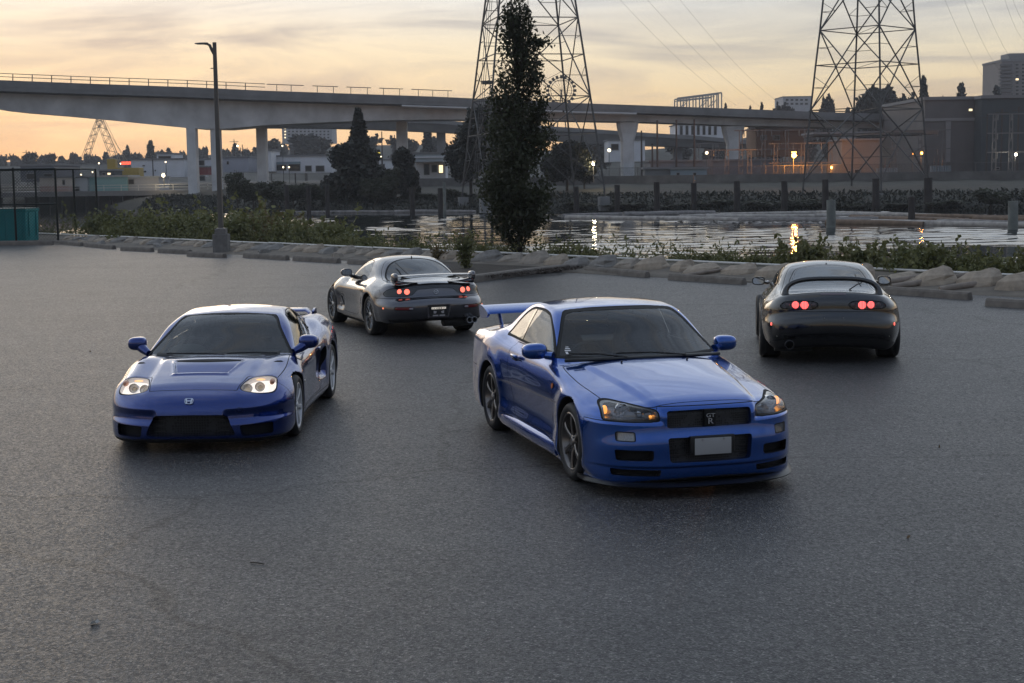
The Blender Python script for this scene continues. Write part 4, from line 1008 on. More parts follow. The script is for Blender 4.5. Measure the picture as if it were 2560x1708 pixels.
# ================================================================ bridges
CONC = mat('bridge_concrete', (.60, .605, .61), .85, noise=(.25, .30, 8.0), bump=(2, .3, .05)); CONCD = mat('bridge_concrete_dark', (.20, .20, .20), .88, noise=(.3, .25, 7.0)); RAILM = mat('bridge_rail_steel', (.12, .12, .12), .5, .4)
def BD(u): return lerp(238, 300, u / 2350)                      # distance of the main bridge at column u
def bridge():
    st = [(-420, 164, 190, 214), (-200, 175, 200, 224), (-60, 181, 206, 243), (0, 184, 209, 254), (100, 188, 212.5, 262), (200, 192, 216, 271), (300, 195.5, 219, 281), (400, 199, 222, 291), (430, 200, 223, 294), (495, 203, 226, 295), (600, 208, 230, 286), (700, 211.5, 233, 281), (800, 215, 236, 277), (900, 218.5, 239, 274.5), (1000, 222, 242, 273), (1100, 226.5, 246, 273), (1200, 231, 250, 274), (1300, 236, 254, 275.5), (1450, 241, 259, 278), (1600, 246.5, 264, 283), (1700, 250, 268, 287), (1800, 254, 271.5, 289), (1900, 258, 275, 291), (2000, 260.5, 277.5, 292), (2120, 263, 280, 293)]
    e = empty('road_bridge', at(1100 * K, 270 * K, BD(1100))); o = e.location.copy(); tag(e, 'long grey concrete box girder bridge crossing the whole background', 'bridge')
    rings = []; deck = []; par = []
    for u, a, b, c in st:
        D = BD(u); A = at(u * K, a * K, D) - o; Bp = at(u * K, b * K, D) - o; Cc = at(u * K, c * K, D) - o; back = Vector((.05, 1, 0))
        zt = A.z; zs = Bp.z; zb = Cc.z
        def q(p, off, z): return Vector((p.x + back.x * off, p.y + off, z))
        deck.append([q(A, 0, zt - .9), q(A, 0, zs), q(A, 2.6, zs - .25), q(A, 12.4, zs - .25), q(A, 15, zs), q(A, 15, zt - .9)])
        rings.append([q(A, 2.4, zs - .05), q(A, 3.0, zb), q(A, 12.0, zb), q(A, 12.6, zs - .05)])
        par.append([q(A, -.05, zt - 1.0), q(A, -.05, zt), q(A, .30, zt), q(A, .30, zt - 1.0)])
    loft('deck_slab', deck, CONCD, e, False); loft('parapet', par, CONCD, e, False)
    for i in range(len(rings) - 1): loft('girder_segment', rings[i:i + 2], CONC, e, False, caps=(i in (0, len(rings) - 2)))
    topz = lambda u: float(np.interp(u, [s[0] for s in st], [s[1] for s in st])); botz = lambda u: float(np.interp(u, [s[0] for s in st], [s[3] for s in st]))
    def R3(u, dv, off=.1): p = at(u * K, (topz(u) + dv) * K, BD(u)) - o; return Vector((p.x, p.y + off, p.z))
    # guard rail: posts and two pipes, in bays
    us = list(np.arange(-60, 610, 44.5))
    for a, b in zip(us[:-1], us[1:]):
        MB().bar(R3(a, 0), R3(a, -16), .12).build('rail_post', RAILM, e)
        for dv in (-15.5, -8): MB().bar(R3(a, dv), R3(b, dv), .10).build('guard_rail', RAILM, e)
    for a, b, ps in ((612, 697, (635, 668)), (717, 775, (728, 765)), (795, 851, (805, 843)), (870, 925, (880, 917)), (944, 1037, (960, 993, 1028))):
        MB().bar(R3(a, -15), R3(b, -15), .12).build('guard_rail', RAILM, e)
        for p in ps: MB().bar(R3(p, 0), R3(p, -15), .10).build('rail_post', RAILM, e)
    # pale service pipe along the girder
    for a, b, c, d in ((922, 244, 1080, 249), (1100, 249.5, 1290, 257), (1295, 258, 1460, 262)):
        MB().tube([at(a * K, c * 0 + b * K, BD(a)) - o + Vector((0, -.35, 0)), at(c * K, d * K, BD(c)) - o + Vector((0, -.35, 0))], .22, 8).build('service_pipe', mat('pale_pipe', (.42, .41, .40), .5), e, True)
    # piers
    def column(u, w, off, ztop_v, zbot, head=None):
        p = at(u * K, 300 * K, BD(u)); zt = at(u * K, ztop_v * K, BD(u)).z; x = p.x - o.x; y = p.y + off - o.y; z0 = zbot - o.z; z1 = zt - o.z
        if head:
            r_ = [[(x + sx * ww / 2, y + sy * 1.3, z) for sx, sy in ((-1, -.7), (-.7, -1), (.7, -1), (1, -.7), (1, .7), (.7, 1), (-.7, 1), (-1, .7))] for z, ww in ((z0, w), (z1 - 3.4, w), (z1 - 1.2, head * .92), (z1, head))]
        else: r_ = [[(x + sx * w / 2, y + sy * 1.2, z) for sx, sy in ((-1, -1), (1, -1), (1, 1), (-1, 1))] for z in (z0, z1 + .4)]
        c_ = loft('pier_column', r_, CONC, e, False)
    for u, off in ((429, 4.0), (484, 4.2)): column(u, 1.45, off, 296, -3)
    column(577, 1.6, 10.5, 288, -3)
    column(1444, 2.4, 4.5, 279, -3, 4.0); column(1690, 2.4, 4.5, 288, 0, 4.2); column(912, 1.9, 11, 276, -3)
    column(1955, 2.4, 4.5, 292, 0, 4.0)
bridge()
def low_bridge():
    st = [(520, 285, 291), (600, 286, 293), (700, 284, 293), (830, 276, 296), (1000, 281, 303), (1060, 286, 306), (1200, 292, 316), (1350, 302, 330), (1500, 312, 335), (1600, 318, 338), (1700, 327, 343), (1810, 336, 349)]
    D0 = 345; e = empty('lower_bridge', at(1000 * K, 290 * K, D0)); o = e.location.copy(); tag(e, 'dark lower bridge ramp passing behind and below the main bridge', 'bridge'); rings = []; par = []
    for u, a, b in st:
        A = at(u * K, a * K, D0) - o; Bp = at(u * K, b * K, D0) - o; rings.append([(A.x, A.y, A.z), (A.x, A.y + 1.2, Bp.z), (A.x, A.y + 8.8, Bp.z), (A.x, A.y + 10, A.z)]); par.append([(A.x, A.y - .1, A.z - .3), (A.x, A.y - .1, A.z + .6), (A.x, A.y + .2, A.z + .6), (A.x, A.y + .2, A.z - .3)])
    loft('girder', rings, CONCD, e, False); loft('parapet', par, CONCD, e, False)
    for u in np.arange(880, 1070, 22):
        v = float(np.interp(u, [s[0] for s in st], [s[1] for s in st])); p = at(u * K, v * K, D0) - o; MB().bar(p, p + Vector((0, 0, 1.5)), .16).build('rail_post', RAILM, e)
    for u in (1010, 1330, 1560):
        v = float(np.interp(u, [s[0] for s in st], [s[2] for s in st])); p = at(u * K, v * K, D0) - o; MB().box(p.x - 1, p.x + 1, p.y + 3.5, p.y + 5.5, 1 - o.z, p.z + .3).build('pier_column', CONCD, e)
low_bridge()

# ================================================================ pylons and wires
LAT = mat('galvanised_lattice', (.085, .085, .085), .55, .6)
def pylon(u, D, rot, lv, label, ladder):
    """lv = [(z, half width)] from the ground up"""
    b = at(u * K, 415 * K, D); e = empty('power_pylon', (b.x, b.y, 1.3), R(rot)); tag(e, label, 'pylon', 'lattice power pylons'); c = [(-1, -1), (1, -1), (1, 1), (-1, 1)]
    P = lambda i, z, w: Vector((c[i % 4][0] * w, c[i % 4][1] * w, z))
    for i in range(4): MB().tube([P(i, -2.8, lv[0][1] * 1.03)] + [P(i, z, w) for z, w in lv], [.125] * (len(lv) + 1), 6).build('leg', LAT, e); 
    for k in range(len(lv) - 1):
        (z0, w0), (z1, w1) = lv[k], lv[k + 1]
        for i in range(4):
            a, b_, a2, b2 = P(i, z0, w0), P(i + 1, z0, w0), P(i, z1, w1), P(i + 1, z1, w1)
            if k % 2 == 0:
                m = (a2 + b2) / 2
                MB().bar(a, m, .12).build('brace', LAT, e); MB().bar(b_, m, .12).build('brace', LAT, e)
                MB().bar((a + m) / 2, (a + a2) / 2, .06).build('brace', LAT, e); MB().bar((b_ + m) / 2, (b_ + b2) / 2, .06).build('brace', LAT, e); MB().bar((a + m) / 2, a2 * .5 + (a + a2) * .25, .05).build('brace', LAT, e)
            else:
                m = (a + b_) / 2
                MB().bar(m, a2, .12).build('brace', LAT, e); MB().bar(m, b2, .12).build('brace', LAT, e); MB().bar((a2 + m) / 2, (a + a2) / 2, .06).build('brace', LAT, e); MB().bar((b2 + m) / 2, (b_ + b2) / 2, .06).build('brace', LAT, e)
            MB().bar(a2, b2, .11).build('brace', LAT, e)
        MB().bar(P(0, z1, w1), P(2, z1, w1), .05).build('brace', LAT, e)
    for i in range(4): MB().box(-.6, .6, -.6, .6, -3.2, -1.5, Matrix.Translation((c[i][0] * lv[0][1], c[i][1] * lv[0][1], 0))).build('footing', CONCD, e)
    if ladder:
        for dx in (-.9, -1.15, -1.4): MB().tube([P(0, z, w) + Vector((dx, 0, 0)) for z, w in lv], [.035] * len(lv), 5).build('climbing_cable', LAT, e)
        z = lv[0][0] + 6
        while z < lv[-1][0] - 1:
            w = float(np.interp(z, [q[0] for q in lv], [q[1] for q in lv])); MB().bar(P(0, z, w), P(0, z, w) + Vector((-1.5, 0, 0)), .07).build('cable_bracket', LAT, e); z += 2.1
        w = float(np.interp(12.3, [q[0] for q in lv], [q[1] for q in lv])); MB().box(-w - 1.3, -w - .2, -w - .4, -w + .4, 12.0, 12.4).build('rest_platform', LAT, e)
    # cross arms above the picture
    z, w = lv[-1]
    for zz in (z - 6, z): MB().bar((-w - 5, 0, zz), (w + 5, 0, zz), .35).build('cross_arm', LAT, e)
    return e
pylon(1219, 188, 12, [(0, 7.3), (6.2, 6.6), (10.6, 6.05), (15.6, 5.45), (20.0, 4.9), (25.6, 4.2), (31, 3.5), (36, 2.9), (42, 2.2)], 'lattice pylon standing behind the columnar tree', True)
pylon(1987, 186, 45, [(0, 5.4), (5.6, 5.05), (8.6, 4.85), (14.0, 4.45), (18.2, 4.1), (22.6, 3.8), (28, 3.3), (34, 2.7), (42, 2.0)], 'lattice pylon standing in the substation above the black car', False)
WIRE = mat('power_cable', (.05, .05, .05), .6)
def wire(i, a, b, Da, Db, sag, lab):
    A = at(a[0] * K, a[1] * K, Da); B = at(b[0] * K, b[1] * K, Db); pts = [A.lerp(B, t) - Vector((0, 0, sag * 4 * t * (1 - t))) for t in np.linspace(0, 1, 15)]
    tag(MB().tube(pts, .015, 5, False).build('power_cable', WIRE, None), lab, 'cable', 'overhead power cables')
for i, (a, b) in enumerate([((1405, -20), (1690, 242)), ((1468, -20), (1752, 250)), ((1545, -20), (1790, 238)), ((2160, -20), (2276, 205)), ((2205, -20), (2300, 170)), ((2245, -20), (2345, 170)), ((2300, -20), (2352, 95)), ((2318, -20), (2362, 60))]):
    wire(i, a, b, 215, 330, 1.2, f'thin overhead power cable, {ordinal(i)} from the left in the sky')

# ================================================================ timber piles, log booms
PILE = mat('creosoted_pile', (.035, .03, .028), .9, noise=(1.5, .4)); PALE = mat('weathered_pile', (.17, .18, .165), .9, noise=(1.5, .35))
def pile(u, vt, D, r_, m, label, zb=-3.0):
    p = at(u * K, vt * K, D); e = MB().tube([(p.x, D, zb), (p.x + .03, D, (zb + p.z) / 2), (p.x, D, p.z)], [r_ * 1.1, r_ * 1.03, r_], 12).build('timber_pile', m, None, True, sharp=50); tag(e, label, 'pile', 'timber piles in the river')
for i, (u, vt, D, r_) in enumerate([(657, 425, 186, .28), (707, 427, 186, .28), (750, 425, 187, .26), (945, 430, 186, .3), (1011, 432, 180, .36), (1322, 428, 178, .3), (1416, 424, 176, .32), (1507, 418, 175, .34), (1592, 420, 174, .34), (1691, 416, 173, .36), (1800, 416, 172, .36), (1894, 412, 170, .36), (2010, 410, 168, .40), (2130, 408, 166, .46)]):
    pile(u, vt, D, r_, PILE, f'dark timber pile along the far shore, {ordinal(i)} from the left')
pile(1019, 418, 178, .18, PALE, 'slim whitish pole beside the dark pile left of the columnar tree'); pile(1907, 459, 121, .36, PALE, 'pale weathered pile standing in the water above the black car'); pile(2325, 462, 112, .36, PALE, 'pale weathered pile in the water at the right edge'); pile(2092, 452, 132, .30, PILE, 'short dark pile among the floating logs')
LOG = [mat('floating_log_grey', (.20, .185, .175), .85, noise=(2, .45)), mat('floating_log_brown', (.16, .11, .075), .85, noise=(2, .45)), mat('floating_log_pale', (.34, .31, .28), .85, noise=(2, .4))]
def logs():
    segs = [((640, 488), (1130, 486), 0), ((1290, 497), (1560, 489), 0), ((1300, 501), (1700, 505), 2), ((1430, 494), (1640, 489), 0), ((1560, 498), (1800, 490), 2), ((1620, 501), (1900, 497), 2), ((1650, 494), (1950, 487), 2), ((1700, 506), (2000, 508), 0), ((1760, 499), (1980, 494), 2), ((1880, 490), (2200, 497), 2), ((1950, 500), (2240, 509), 1), ((2050, 505), (2350, 513), 1), ((2100, 498), (2400, 500), 1), ((2000, 512), (2380, 520), 2), ((2150, 511), (2400, 515), 0), ((1900, 512), (2120, 515), 1), ((1480, 500), (1640, 503), 2), ((2230, 504), (2420, 507), 1), ((1840, 504), (2050, 502), 0)]
    n = 0
    for (a, b, m) in segs:
        A = gp(a[0] * K, a[1] * K, WZ + .08); B = gp(b[0] * K, b[1] * K, WZ + .08); L = (B - A).length; s = 0
        while s < L - 3:
            l = min(rnd.uniform(9, 17), L - s); t0, t1 = s / L, (s + l) / L; r_ = rnd.uniform(.22, .36); p, q = A.lerp(B, t0), A.lerp(B, t1); j = Vector((0, rnd.uniform(-1.2, 1.2), 0))
            pts = [p.lerp(q, t) + j * (1 - t) + Vector((0, 0, rnd.uniform(-.03, .05))) for t in (0, .33, .66, 1)]
            o = MB().tube(pts, [r_, r_ * .97, r_ * .9, r_ * .8], 9).build('floating_log', LOG[m], None, True, sharp=50); tag(o, f'long floating log off the far shore, {ordinal(n)} in the boom', 'log', 'floating logs along the far shore'); n += 1; s += l + rnd.uniform(.2, 1.5)
logs()
def scum():
    P = []
    for i in range(2600):
        u = nrnd.uniform(1560, 2380); v = nrnd.uniform(489, 511) + (u - 1560) * .006; p = gp(u * K, v * K, WZ + .03); P.append((p.x, p.y, WZ + .03 + nrnd.uniform(0, .06)))
    V, F = leaves(np.array(P), .9, .35, 0); V[:, 2] = WZ + .02 + (V[:, 2] - WZ) * .12
    tag(mesh_obj('driftwood_debris', V, F, LOG[2]), 'bark and driftwood debris floating between the logs', 'driftwood', None, 'stuff')
scum()

# ================================================================ far shore trees, ridge trees
DKLEAF = leaf_mat('dark_tree_leaves', (.008, .011, .008), (.026, .030, .018), .5, .15); MIDLEAF = leaf_mat('far_shrub_leaves', (.022, .028, .014), (.06, .065, .032), .5, .2); FARLEAF = leaf_mat('ridge_tree_leaves', (.008, .012, .010), (.022, .026, .020), .15, .1)
def tree_proto(name, kind, seed, n, m, leaf):
    rng = np.random.default_rng(seed); e = empty(name)
    if kind == 'conifer':            # unit height 1
        P = []
        for i in range(26):
            z = .06 + .92 * (i / 26) ** .95; r_ = .20 * (1 - z) ** .8 * rng.uniform(.75, 1.15) + .008; k = max(6, int(n * r_ / 2.6)); a = rng.uniform(0, 6.28, k); rr = r_ * rng.uniform(.25, 1.0, k) ** .7
            P.append(np.stack([rr * np.cos(a), rr * np.sin(a), z - rr * .35 + rng.normal(size=k) * .012], -1))
        P = np.concatenate(P)
    else:
        lobes = []
        for i in range(11):
            a = rng.uniform(0, 6.28); r_ = rng.uniform(0, .24); z = rng.uniform(.32, .82); lobes.append(((r_ * math.cos(a), r_ * math.sin(a), z), (rng.uniform(.10, .20), rng.uniform(.10, .20), rng.uniform(.10, .18))))
        P = blob_points(n, lobes, rng, .4)
    V, F = leaves(P, leaf, .65, .2, rng); mesh_obj('crown', V, F, m, e); trunk_mesh(e, [(0, 0, -.05), (.005, 0, .4), (0, 0, .8)], [.022, .015, .005], BARK, 6); return e
TP = {'bank_conifer': [tree_proto('bank_conifer', 'conifer', 31, 7000, DKLEAF, .04), False], 'bank_tree': [tree_proto('bank_tree', 'round', 32, 9000, DKLEAF, .05), False], 'bank_shrub': [tree_proto('bank_shrub', 'round', 33, 4200, MIDLEAF, .05), False], 'ridge_conifer': [tree_proto('ridge_conifer', 'conifer', 34, 1300, FARLEAF, .075), False], 'ridge_tree': [tree_proto('ridge_tree', 'round', 35, 1800, FARLEAF, .085), False]}
def put_tree(kind, u, vtop, D, w, label, z0=1.3, group=None):
    """w = crown width in pixels of the 2350 view"""
    pr = TP[kind]; e = pr[0] if not pr[1] else copy_tree(pr[0]); pr[1] = True
    p = at(u * K, vtop * K, D); h = p.z - z0; wd = w * K * D / FPX / (.27 if 'conifer' in kind else .55); e.location = (p.x, D, z0); e.scale = (wd, wd, h); e.rotation_euler = (0, 0, rnd.uniform(0, 6.28)); tag(e, label, 'tree', group); return e
G1 = 'trees along the far shore'
put_tree('bank_tree', 816, 306, 203, 135, 'broad dark tree mass left of the columnar tree on the far shore', -3.5, G1); put_tree('bank_conifer', 822, 240, 205, 60, 'slender dark conifer top rising in front of the bridge', .5, G1)
put_tree('bank_tree', 926, 322, 204, 66, 'narrow dark tree right of the broad tree mass on the far shore', -3, G1); put_tree('bank_tree', 1078, 262, 202, 110, 'dark leafy tree mass just left of the columnar tree', -.5, G1); put_tree('bank_tree', 1125, 218, 206, 105, 'tall dark tree right behind the columnar tree', 0, G1); put_tree('bank_tree', 1300, 310, 206, 90, 'dark tree mass peeking out right of the columnar tree', 0, G1); put_tree('bank_tree', 1340, 330, 208, 60, 'smaller dark tree beside the yellow lamp on the far shore', 0, G1)
for i, (u, v, w) in enumerate([(542, 385, 44), (580, 412, 60), (625, 408, 66), (672, 418, 60), (712, 414, 56), (765, 420, 60), (860, 400, 60), (895, 375, 50), (975, 440, 60), (1020, 452, 50), (880, 425, 80), (1045, 430, 60)]):
    put_tree('bank_shrub', u, v, 198 + (i % 3) * 2, w, f'grey-green far shore shrub left of the columnar tree, {ordinal(i)} of the clump', -1.2, 'shrubs along the far shore')
for i, u in enumerate(range(1330, 2420, 105)):
    x = at(u * K, 450 * K, 178).x; D = shore_y(x) + rnd.uniform(1.8, 4.5); v = rnd.uniform(452, 468) - (34 if u > 2180 else 0); x = at(u * K, v * K, D).x
    put_tree('bank_shrub', u, v, D, rnd.uniform(60, 95), f'dim shrub on the bank below the substation, {ordinal(i)} from the left', -1.9, 'shrubs below the substation')
def bank_growth():
    P = []
    for i in range(16000):
        x = nrnd.uniform(-60, 70); f = nrnd.uniform(0, 1) ** 1.6 * 15; z = float(np.interp(f, [0, 1.5, 4, 9, 20, 34], [-2.4, -2.0, -1.35, -.6, .1, .85])); P.append((x, shore_y(x) + f + nrnd.normal() * .2, z + nrnd.uniform(.0, .45)))
    V, F = leaves(np.array(P), .55, .35, .9); tag(mesh_obj('bank_growth', V, F, DKLEAF), 'dim weeds and grass covering the far bank', 'weeds', None, 'stuff')
bank_growth()
for i, (a_, b_) in enumerate(((-22, 26), (26.3, 74))):
    p = Vector((a_, shore_y(a_) + 40.0, .7)); q = Vector((b_, shore_y(b_) + 40.0, .7)); d = q - p
    w = MB().box(0, d.length, 0, .5, 0, 1.5, None).build('river_wall', mat('river_wall_concrete', (.13, .125, .12), .9, noise=(.5, .4, 7.0))); w.location = p; w.rotation_euler = (0, 0, math.atan2(d.y, d.x)); tag(w, ['stained grey-brown retaining wall right of the columnar tree', 'stained grey-brown retaining wall below the right pylon'][i], 'wall', 'retaining walls on the far bank')
ridge = []
for i in range(46):
    u = -10 + i * 16.5 + rnd.uniform(-6, 6); base = float(np.interp(u, [-20, 120, 300, 420, 560, 700, 800, 1000], [364, 360, 352, 346, 338, 322, 318, 318])); ridge.append((('ridge_conifer', 'ridge_tree', 'ridge_tree')[i % 3], u, base - rnd.uniform(-2, 15), 860, rnd.uniform(16, 34)))
ridge += [('ridge_conifer', 345, 318, 700, 30), ('ridge_conifer', 292, 330, 800, 20), ('ridge_tree', 72, 342, 700, 34), ('ridge_tree', 118, 345, 700, 24), ('ridge_tree', 700, 298, 620, 92), ('ridge_tree', 845, 300, 600, 66), ('ridge_tree', 915, 304, 600, 60), ('ridge_tree', 1000, 306, 600, 60), ('ridge_conifer', 980, 270, 480, 34), ('ridge_tree', 620, 312, 700, 60)]
right_r = [('ridge_tree', 1797, 222, 520, 44), ('ridge_conifer', 1665, 232, 520, 16), ('ridge_conifer', 1722, 238, 520, 14), ('ridge_conifer', 1748, 230, 520, 18), ('ridge_tree', 1900, 204, 480, 46), ('ridge_tree', 2022, 178, 420, 104), ('ridge_tree', 2078, 200, 430, 60), ('ridge_conifer', 2120, 166, 400, 36), ('ridge_conifer', 2164, 214, 500, 18), ('ridge_conifer', 2207, 184, 470, 40), ('ridge_conifer', 2288, 190, 470, 40), ('ridge_tree', 1860, 246, 560, 60), ('ridge_tree', 1960, 236, 560, 60), ('ridge_tree', 1760, 262, 560, 70), ('ridge_tree', 1640, 290, 560, 70), ('ridge_tree', 1560, 296, 560, 60), ('ridge_tree', 2240, 232, 560, 60), ('ridge_tree', 1380, 300, 520, 60), ('ridge_tree', 1330, 292, 520, 60)]
for i, (k, u, v, D, w) in enumerate(sorted(ridge, key=lambda q: q[1])): put_tree(k, u, v, D, w, f'dark silhouetted tree on the left skyline, {ordinal(i)} from the left edge', 1.3, 'trees on the left skyline')
for i, (k, u, v, D, w) in enumerate(sorted(right_r, key=lambda q: q[1])): put_tree(k, u, v, D, w, f'dark silhouetted tree on the right skyline, {ordinal(i)} from the left', 1.3, 'trees on the right skyline')

# ================================================================ buildings
def wallm(name, c, rough=.8): return mat(name, c, rough, noise=(.35, .12, 6.0))
WIN = mat('dark_window_glass', (.02, .025, .03), .12); WINLIT = mat('lit_window', (.8, .7, .5), .5, emit=(1.0, .78, .45), estr=1.3); ROOFG = mat('flat_roof_grey', (.20, .20, .205), .85)
def building(name, u0, u1, vt, vb, D, depth, m, label, windows=(), roof=None, cat='building', bands=(), z0=None, wlit=()):
    """front rectangle in pixels of the 2350 view at distance D; windows = [(u0, u1, v0, v1)]"""
    a = at(u0 * K, vb * K, D); b = at(u1 * K, vt * K, D); w = b.x - a.x; zb = a.z if z0 is None else z0; h = b.z - zb; e = empty(name, ((a.x + b.x) / 2, D, zb)); tag(e, label, cat)
    MB().box(-w / 2, w / 2, 0, depth, 0, h).build('wall', m, e)
    MB().box(-w / 2 - .25, w / 2 + .25, -.25, depth + .25, h + .003, h + max(.3, h * .04)).build('roof', roof or ROOFG, e)
    def loc(u, v): p = at(u * K, v * K, D); return p.x - e.location.x, p.z - zb
    for i, (x0, x1, v0, v1) in enumerate(windows):
        (xa, zt), (xb, zb_) = loc(x0, v0), loc(x1, v1); f = MB().box(xa, xb, -.10, -.01, zb_, zt).build('window', mat('window_frame_grey', (.25, .25, .25), .6), e); g = min(.12, (xb - xa) * .12)
        MB().box(xa + g, xb - g, -.14, -.105, zb_ + g, zt - g).build('pane', WINLIT if i in wlit else WIN, f)
    for (x0, x1, v0, v1, mm, nm) in bands:
        (xa, zt), (xb, zb_) = loc(x0, v0), loc(x1, v1); MB().box(xa, xb, -.20, -.02, zb_, zt).build(nm, mm, e)
    return e
WHITE = wallm('white_cladding', (.64, .65, .68)); GREYW = wallm('grey_cladding', (.38, .38, .40)); TEALW = wallm('teal_cladding', (.22, .38, .39)); PINK = wallm('pinkish_cladding', (.46, .31, .27)); CREAM = wallm('cream_cladding', (.64, .58, .51)); BROWN = wallm('brown_block', (.135, .12, .115)); DARKW = wallm('dark_cladding', (.06, .068, .072)); REDW = wallm('dark_red_cladding', (.20, .05, .05)); BLUEW = wallm('blue_grey_cladding', (.22, .28, .32))
def dock():
    a = at(-40 * K, 452 * K, 262); b = at(700 * K, 452 * K, 262); e = empty('dock', ((a.x + b.x) / 2, 262, WZ)); w = (b.x - a.x) / 2; tag(e, 'long concrete dock on piles across the river at left', 'dock')
    MB().box(-w, w, 0, 40, 1.9, 2.75).build('deck', wallm('dock_concrete', (.24, .235, .235)), e)
    x = -w + 1
    while x < w: MB().tube([(x, .6, -1), (x, .6, 1.9)], .22, 8).build('dock_pile', PILE, e, True); x += 2.1
    for z in (3.3, 3.75): MB().bar((-w, .3, z), (-w + 46, .3, z), .08).build('dock_rail', PIPE, e)
    x = -w
    while x < -w + 46: MB().bar((x, .3, 2.75), (x, .3, 3.75), .08).build('rail_post', PIPE, e); x += 3
dock()
building('portable_office', 92, 168, 408, 442, 268, 6, CREAM, 'cream portable office with a pinkish lower band on the left dock', [(143, 150, 413, 425)], None, bands=[(92, 168, 427, 441, PINK, 'lower_band')]); building('portable_office', 168, 200, 409, 442, 269, 6, WHITE, 'short white office end beside the teal cabin', [(170, 184, 428, 440)])
building('teal_cabin', 206, 292, 406, 440, 266, 8, TEALW, 'long teal-sided cabin on the left dock', [], mat('cabin_roof', (.34, .35, .36), .6)); building('grey_cabin', 292, 364, 408, 440, 266.5, 8, GREYW, 'grey cabin with one double window joined to the teal cabin', [(294, 309, 411, 424)], mat('cabin_roof', (.34, .35, .36), .6))
building('dark_warehouse', 48, 124, 380, 418, 300, 18, wallm('slate_cladding', (.14, .145, .165)), 'slate-grey warehouse behind the mesh fence', [(60, 82, 398, 412), (100, 122, 398, 412)]); building('white_warehouse', 302, 422, 366, 408, 330, 26, WHITE, 'big white warehouse left of the bridge columns', [(327, 333, 379, 382), (330, 336, 392, 396), (355, 358, 390, 393)])
building('white_shed', 360, 398, 354, 368, 345, 10, WHITE, 'small white rooftop shed above the white warehouse', [(363, 393, 358, 365)]); building('brown_hut', 228, 262, 392, 404, 290, 6, DARKW, 'dark hut with a white door on the left quay', [(234, 243, 396, 403), (246, 255, 396, 402)], wlit=(1,)); building('red_fronted_store', 442, 476, 384, 402, 315, 10, REDW, 'dark red fronted store between the bridge columns', [(446, 472, 404, 416)])
building('tall_white_shed', 443, 510, 366, 384, 340, 12, WHITE, 'white shed behind the twin bridge columns', [(446, 470, 368, 380)]); building('grey_hall', 512, 570, 362, 396, 330, 20, wallm('blue_white_cladding', (.34, .35, .40)), 'blue-grey hall right of the lamp post', [(520, 526, 370, 378)]); building('white_tower_shed', 594, 622, 346, 394, 318, 12, WHITE, 'white tower-like shed right of the third bridge column'); building('low_white_hall', 622, 762, 358, 398, 325, 24, WHITE, 'long low white hall with blue window band', [(630, 658, 378, 392), (662, 690, 376, 393), (700, 716, 380, 394), (724, 745, 380, 394)], bands=[(624, 690, 372, 377, BLUEW, 'window_band')]); building('low_white_hall', 870, 905, 368, 398, 325, 20, WHITE, 'white hall end visible between the two far shore conifers', [(873, 884, 376, 390)])
building('service_station', 948, 1026, 352, 372, 300, 16, wallm('pale_blue_cladding', (.36, .41, .44)), 'pale blue canopy building left of the dark tree mass', [], bands=[(948, 1026, 360, 362, WHITE, 'canopy_edge')]); building('shop_front', 955, 1022, 372, 410, 306, 12, WHITE, 'lit white shop front below the pale canopy', [(972, 986, 376, 402), (990, 1004, 378, 396), (1006, 1018, 378, 398)], wlit=(2,)); pass
building('apartment_block', 648, 762, 290, 330, 760, 20, GREYW, 'pale apartment block under the bridge behind round trees', [(652 + 9 * i, 657 + 9 * i, 293 + 7 * j, 297 + 7 * j) for i in range(12) for j in range(4)], wlit=(0, 1, 2, 3, 30)); building('apartment_block', 1797, 1862, 222, 262, 760, 24, GREYW, 'low white apartment block on the right hill beyond the bridge', [(1803 + 11 * i, 1810 + 11 * i, 227 + 9 * j, 232 + 9 * j) for i in range(5) for j in range(2)])
def tower_block():
    e = building('apartment_tower', 2296, 2400, 140, 262, 560, 22, wallm('tower_concrete', (.20, .185, .18)), 'tall apartment tower with balconies at the right edge', [(2302 + 14 * i, 2310 + 14 * i, 146 + 8.4 * j, 151.5 + 8.4 * j) for i in range(6) for j in range(9)], wlit=(22,))
    p = at(2296 * K, 200 * K, 560)
    for j in range(10):
        z = at(2296 * K, (153 + 8.4 * j) * K, 560).z - e.location.z; MB().box(-9.2, -4.6, -1.6, -.02, z, z + .9).build('balcony', mat('balcony_concrete', (.13, .12, .12), .85), e); MB().box(1.0, 4.6, -1.6, -.02, z, z + .9).build('balcony', mat('balcony_concrete', (.13, .12, .12), .85), e)
    z = at(2296 * K, 140 * K, 560).z - e.location.z; MB().box(-4, 8, 4, 14, z, z + 3).build('roof_house', ROOFG, e)
tower_block()
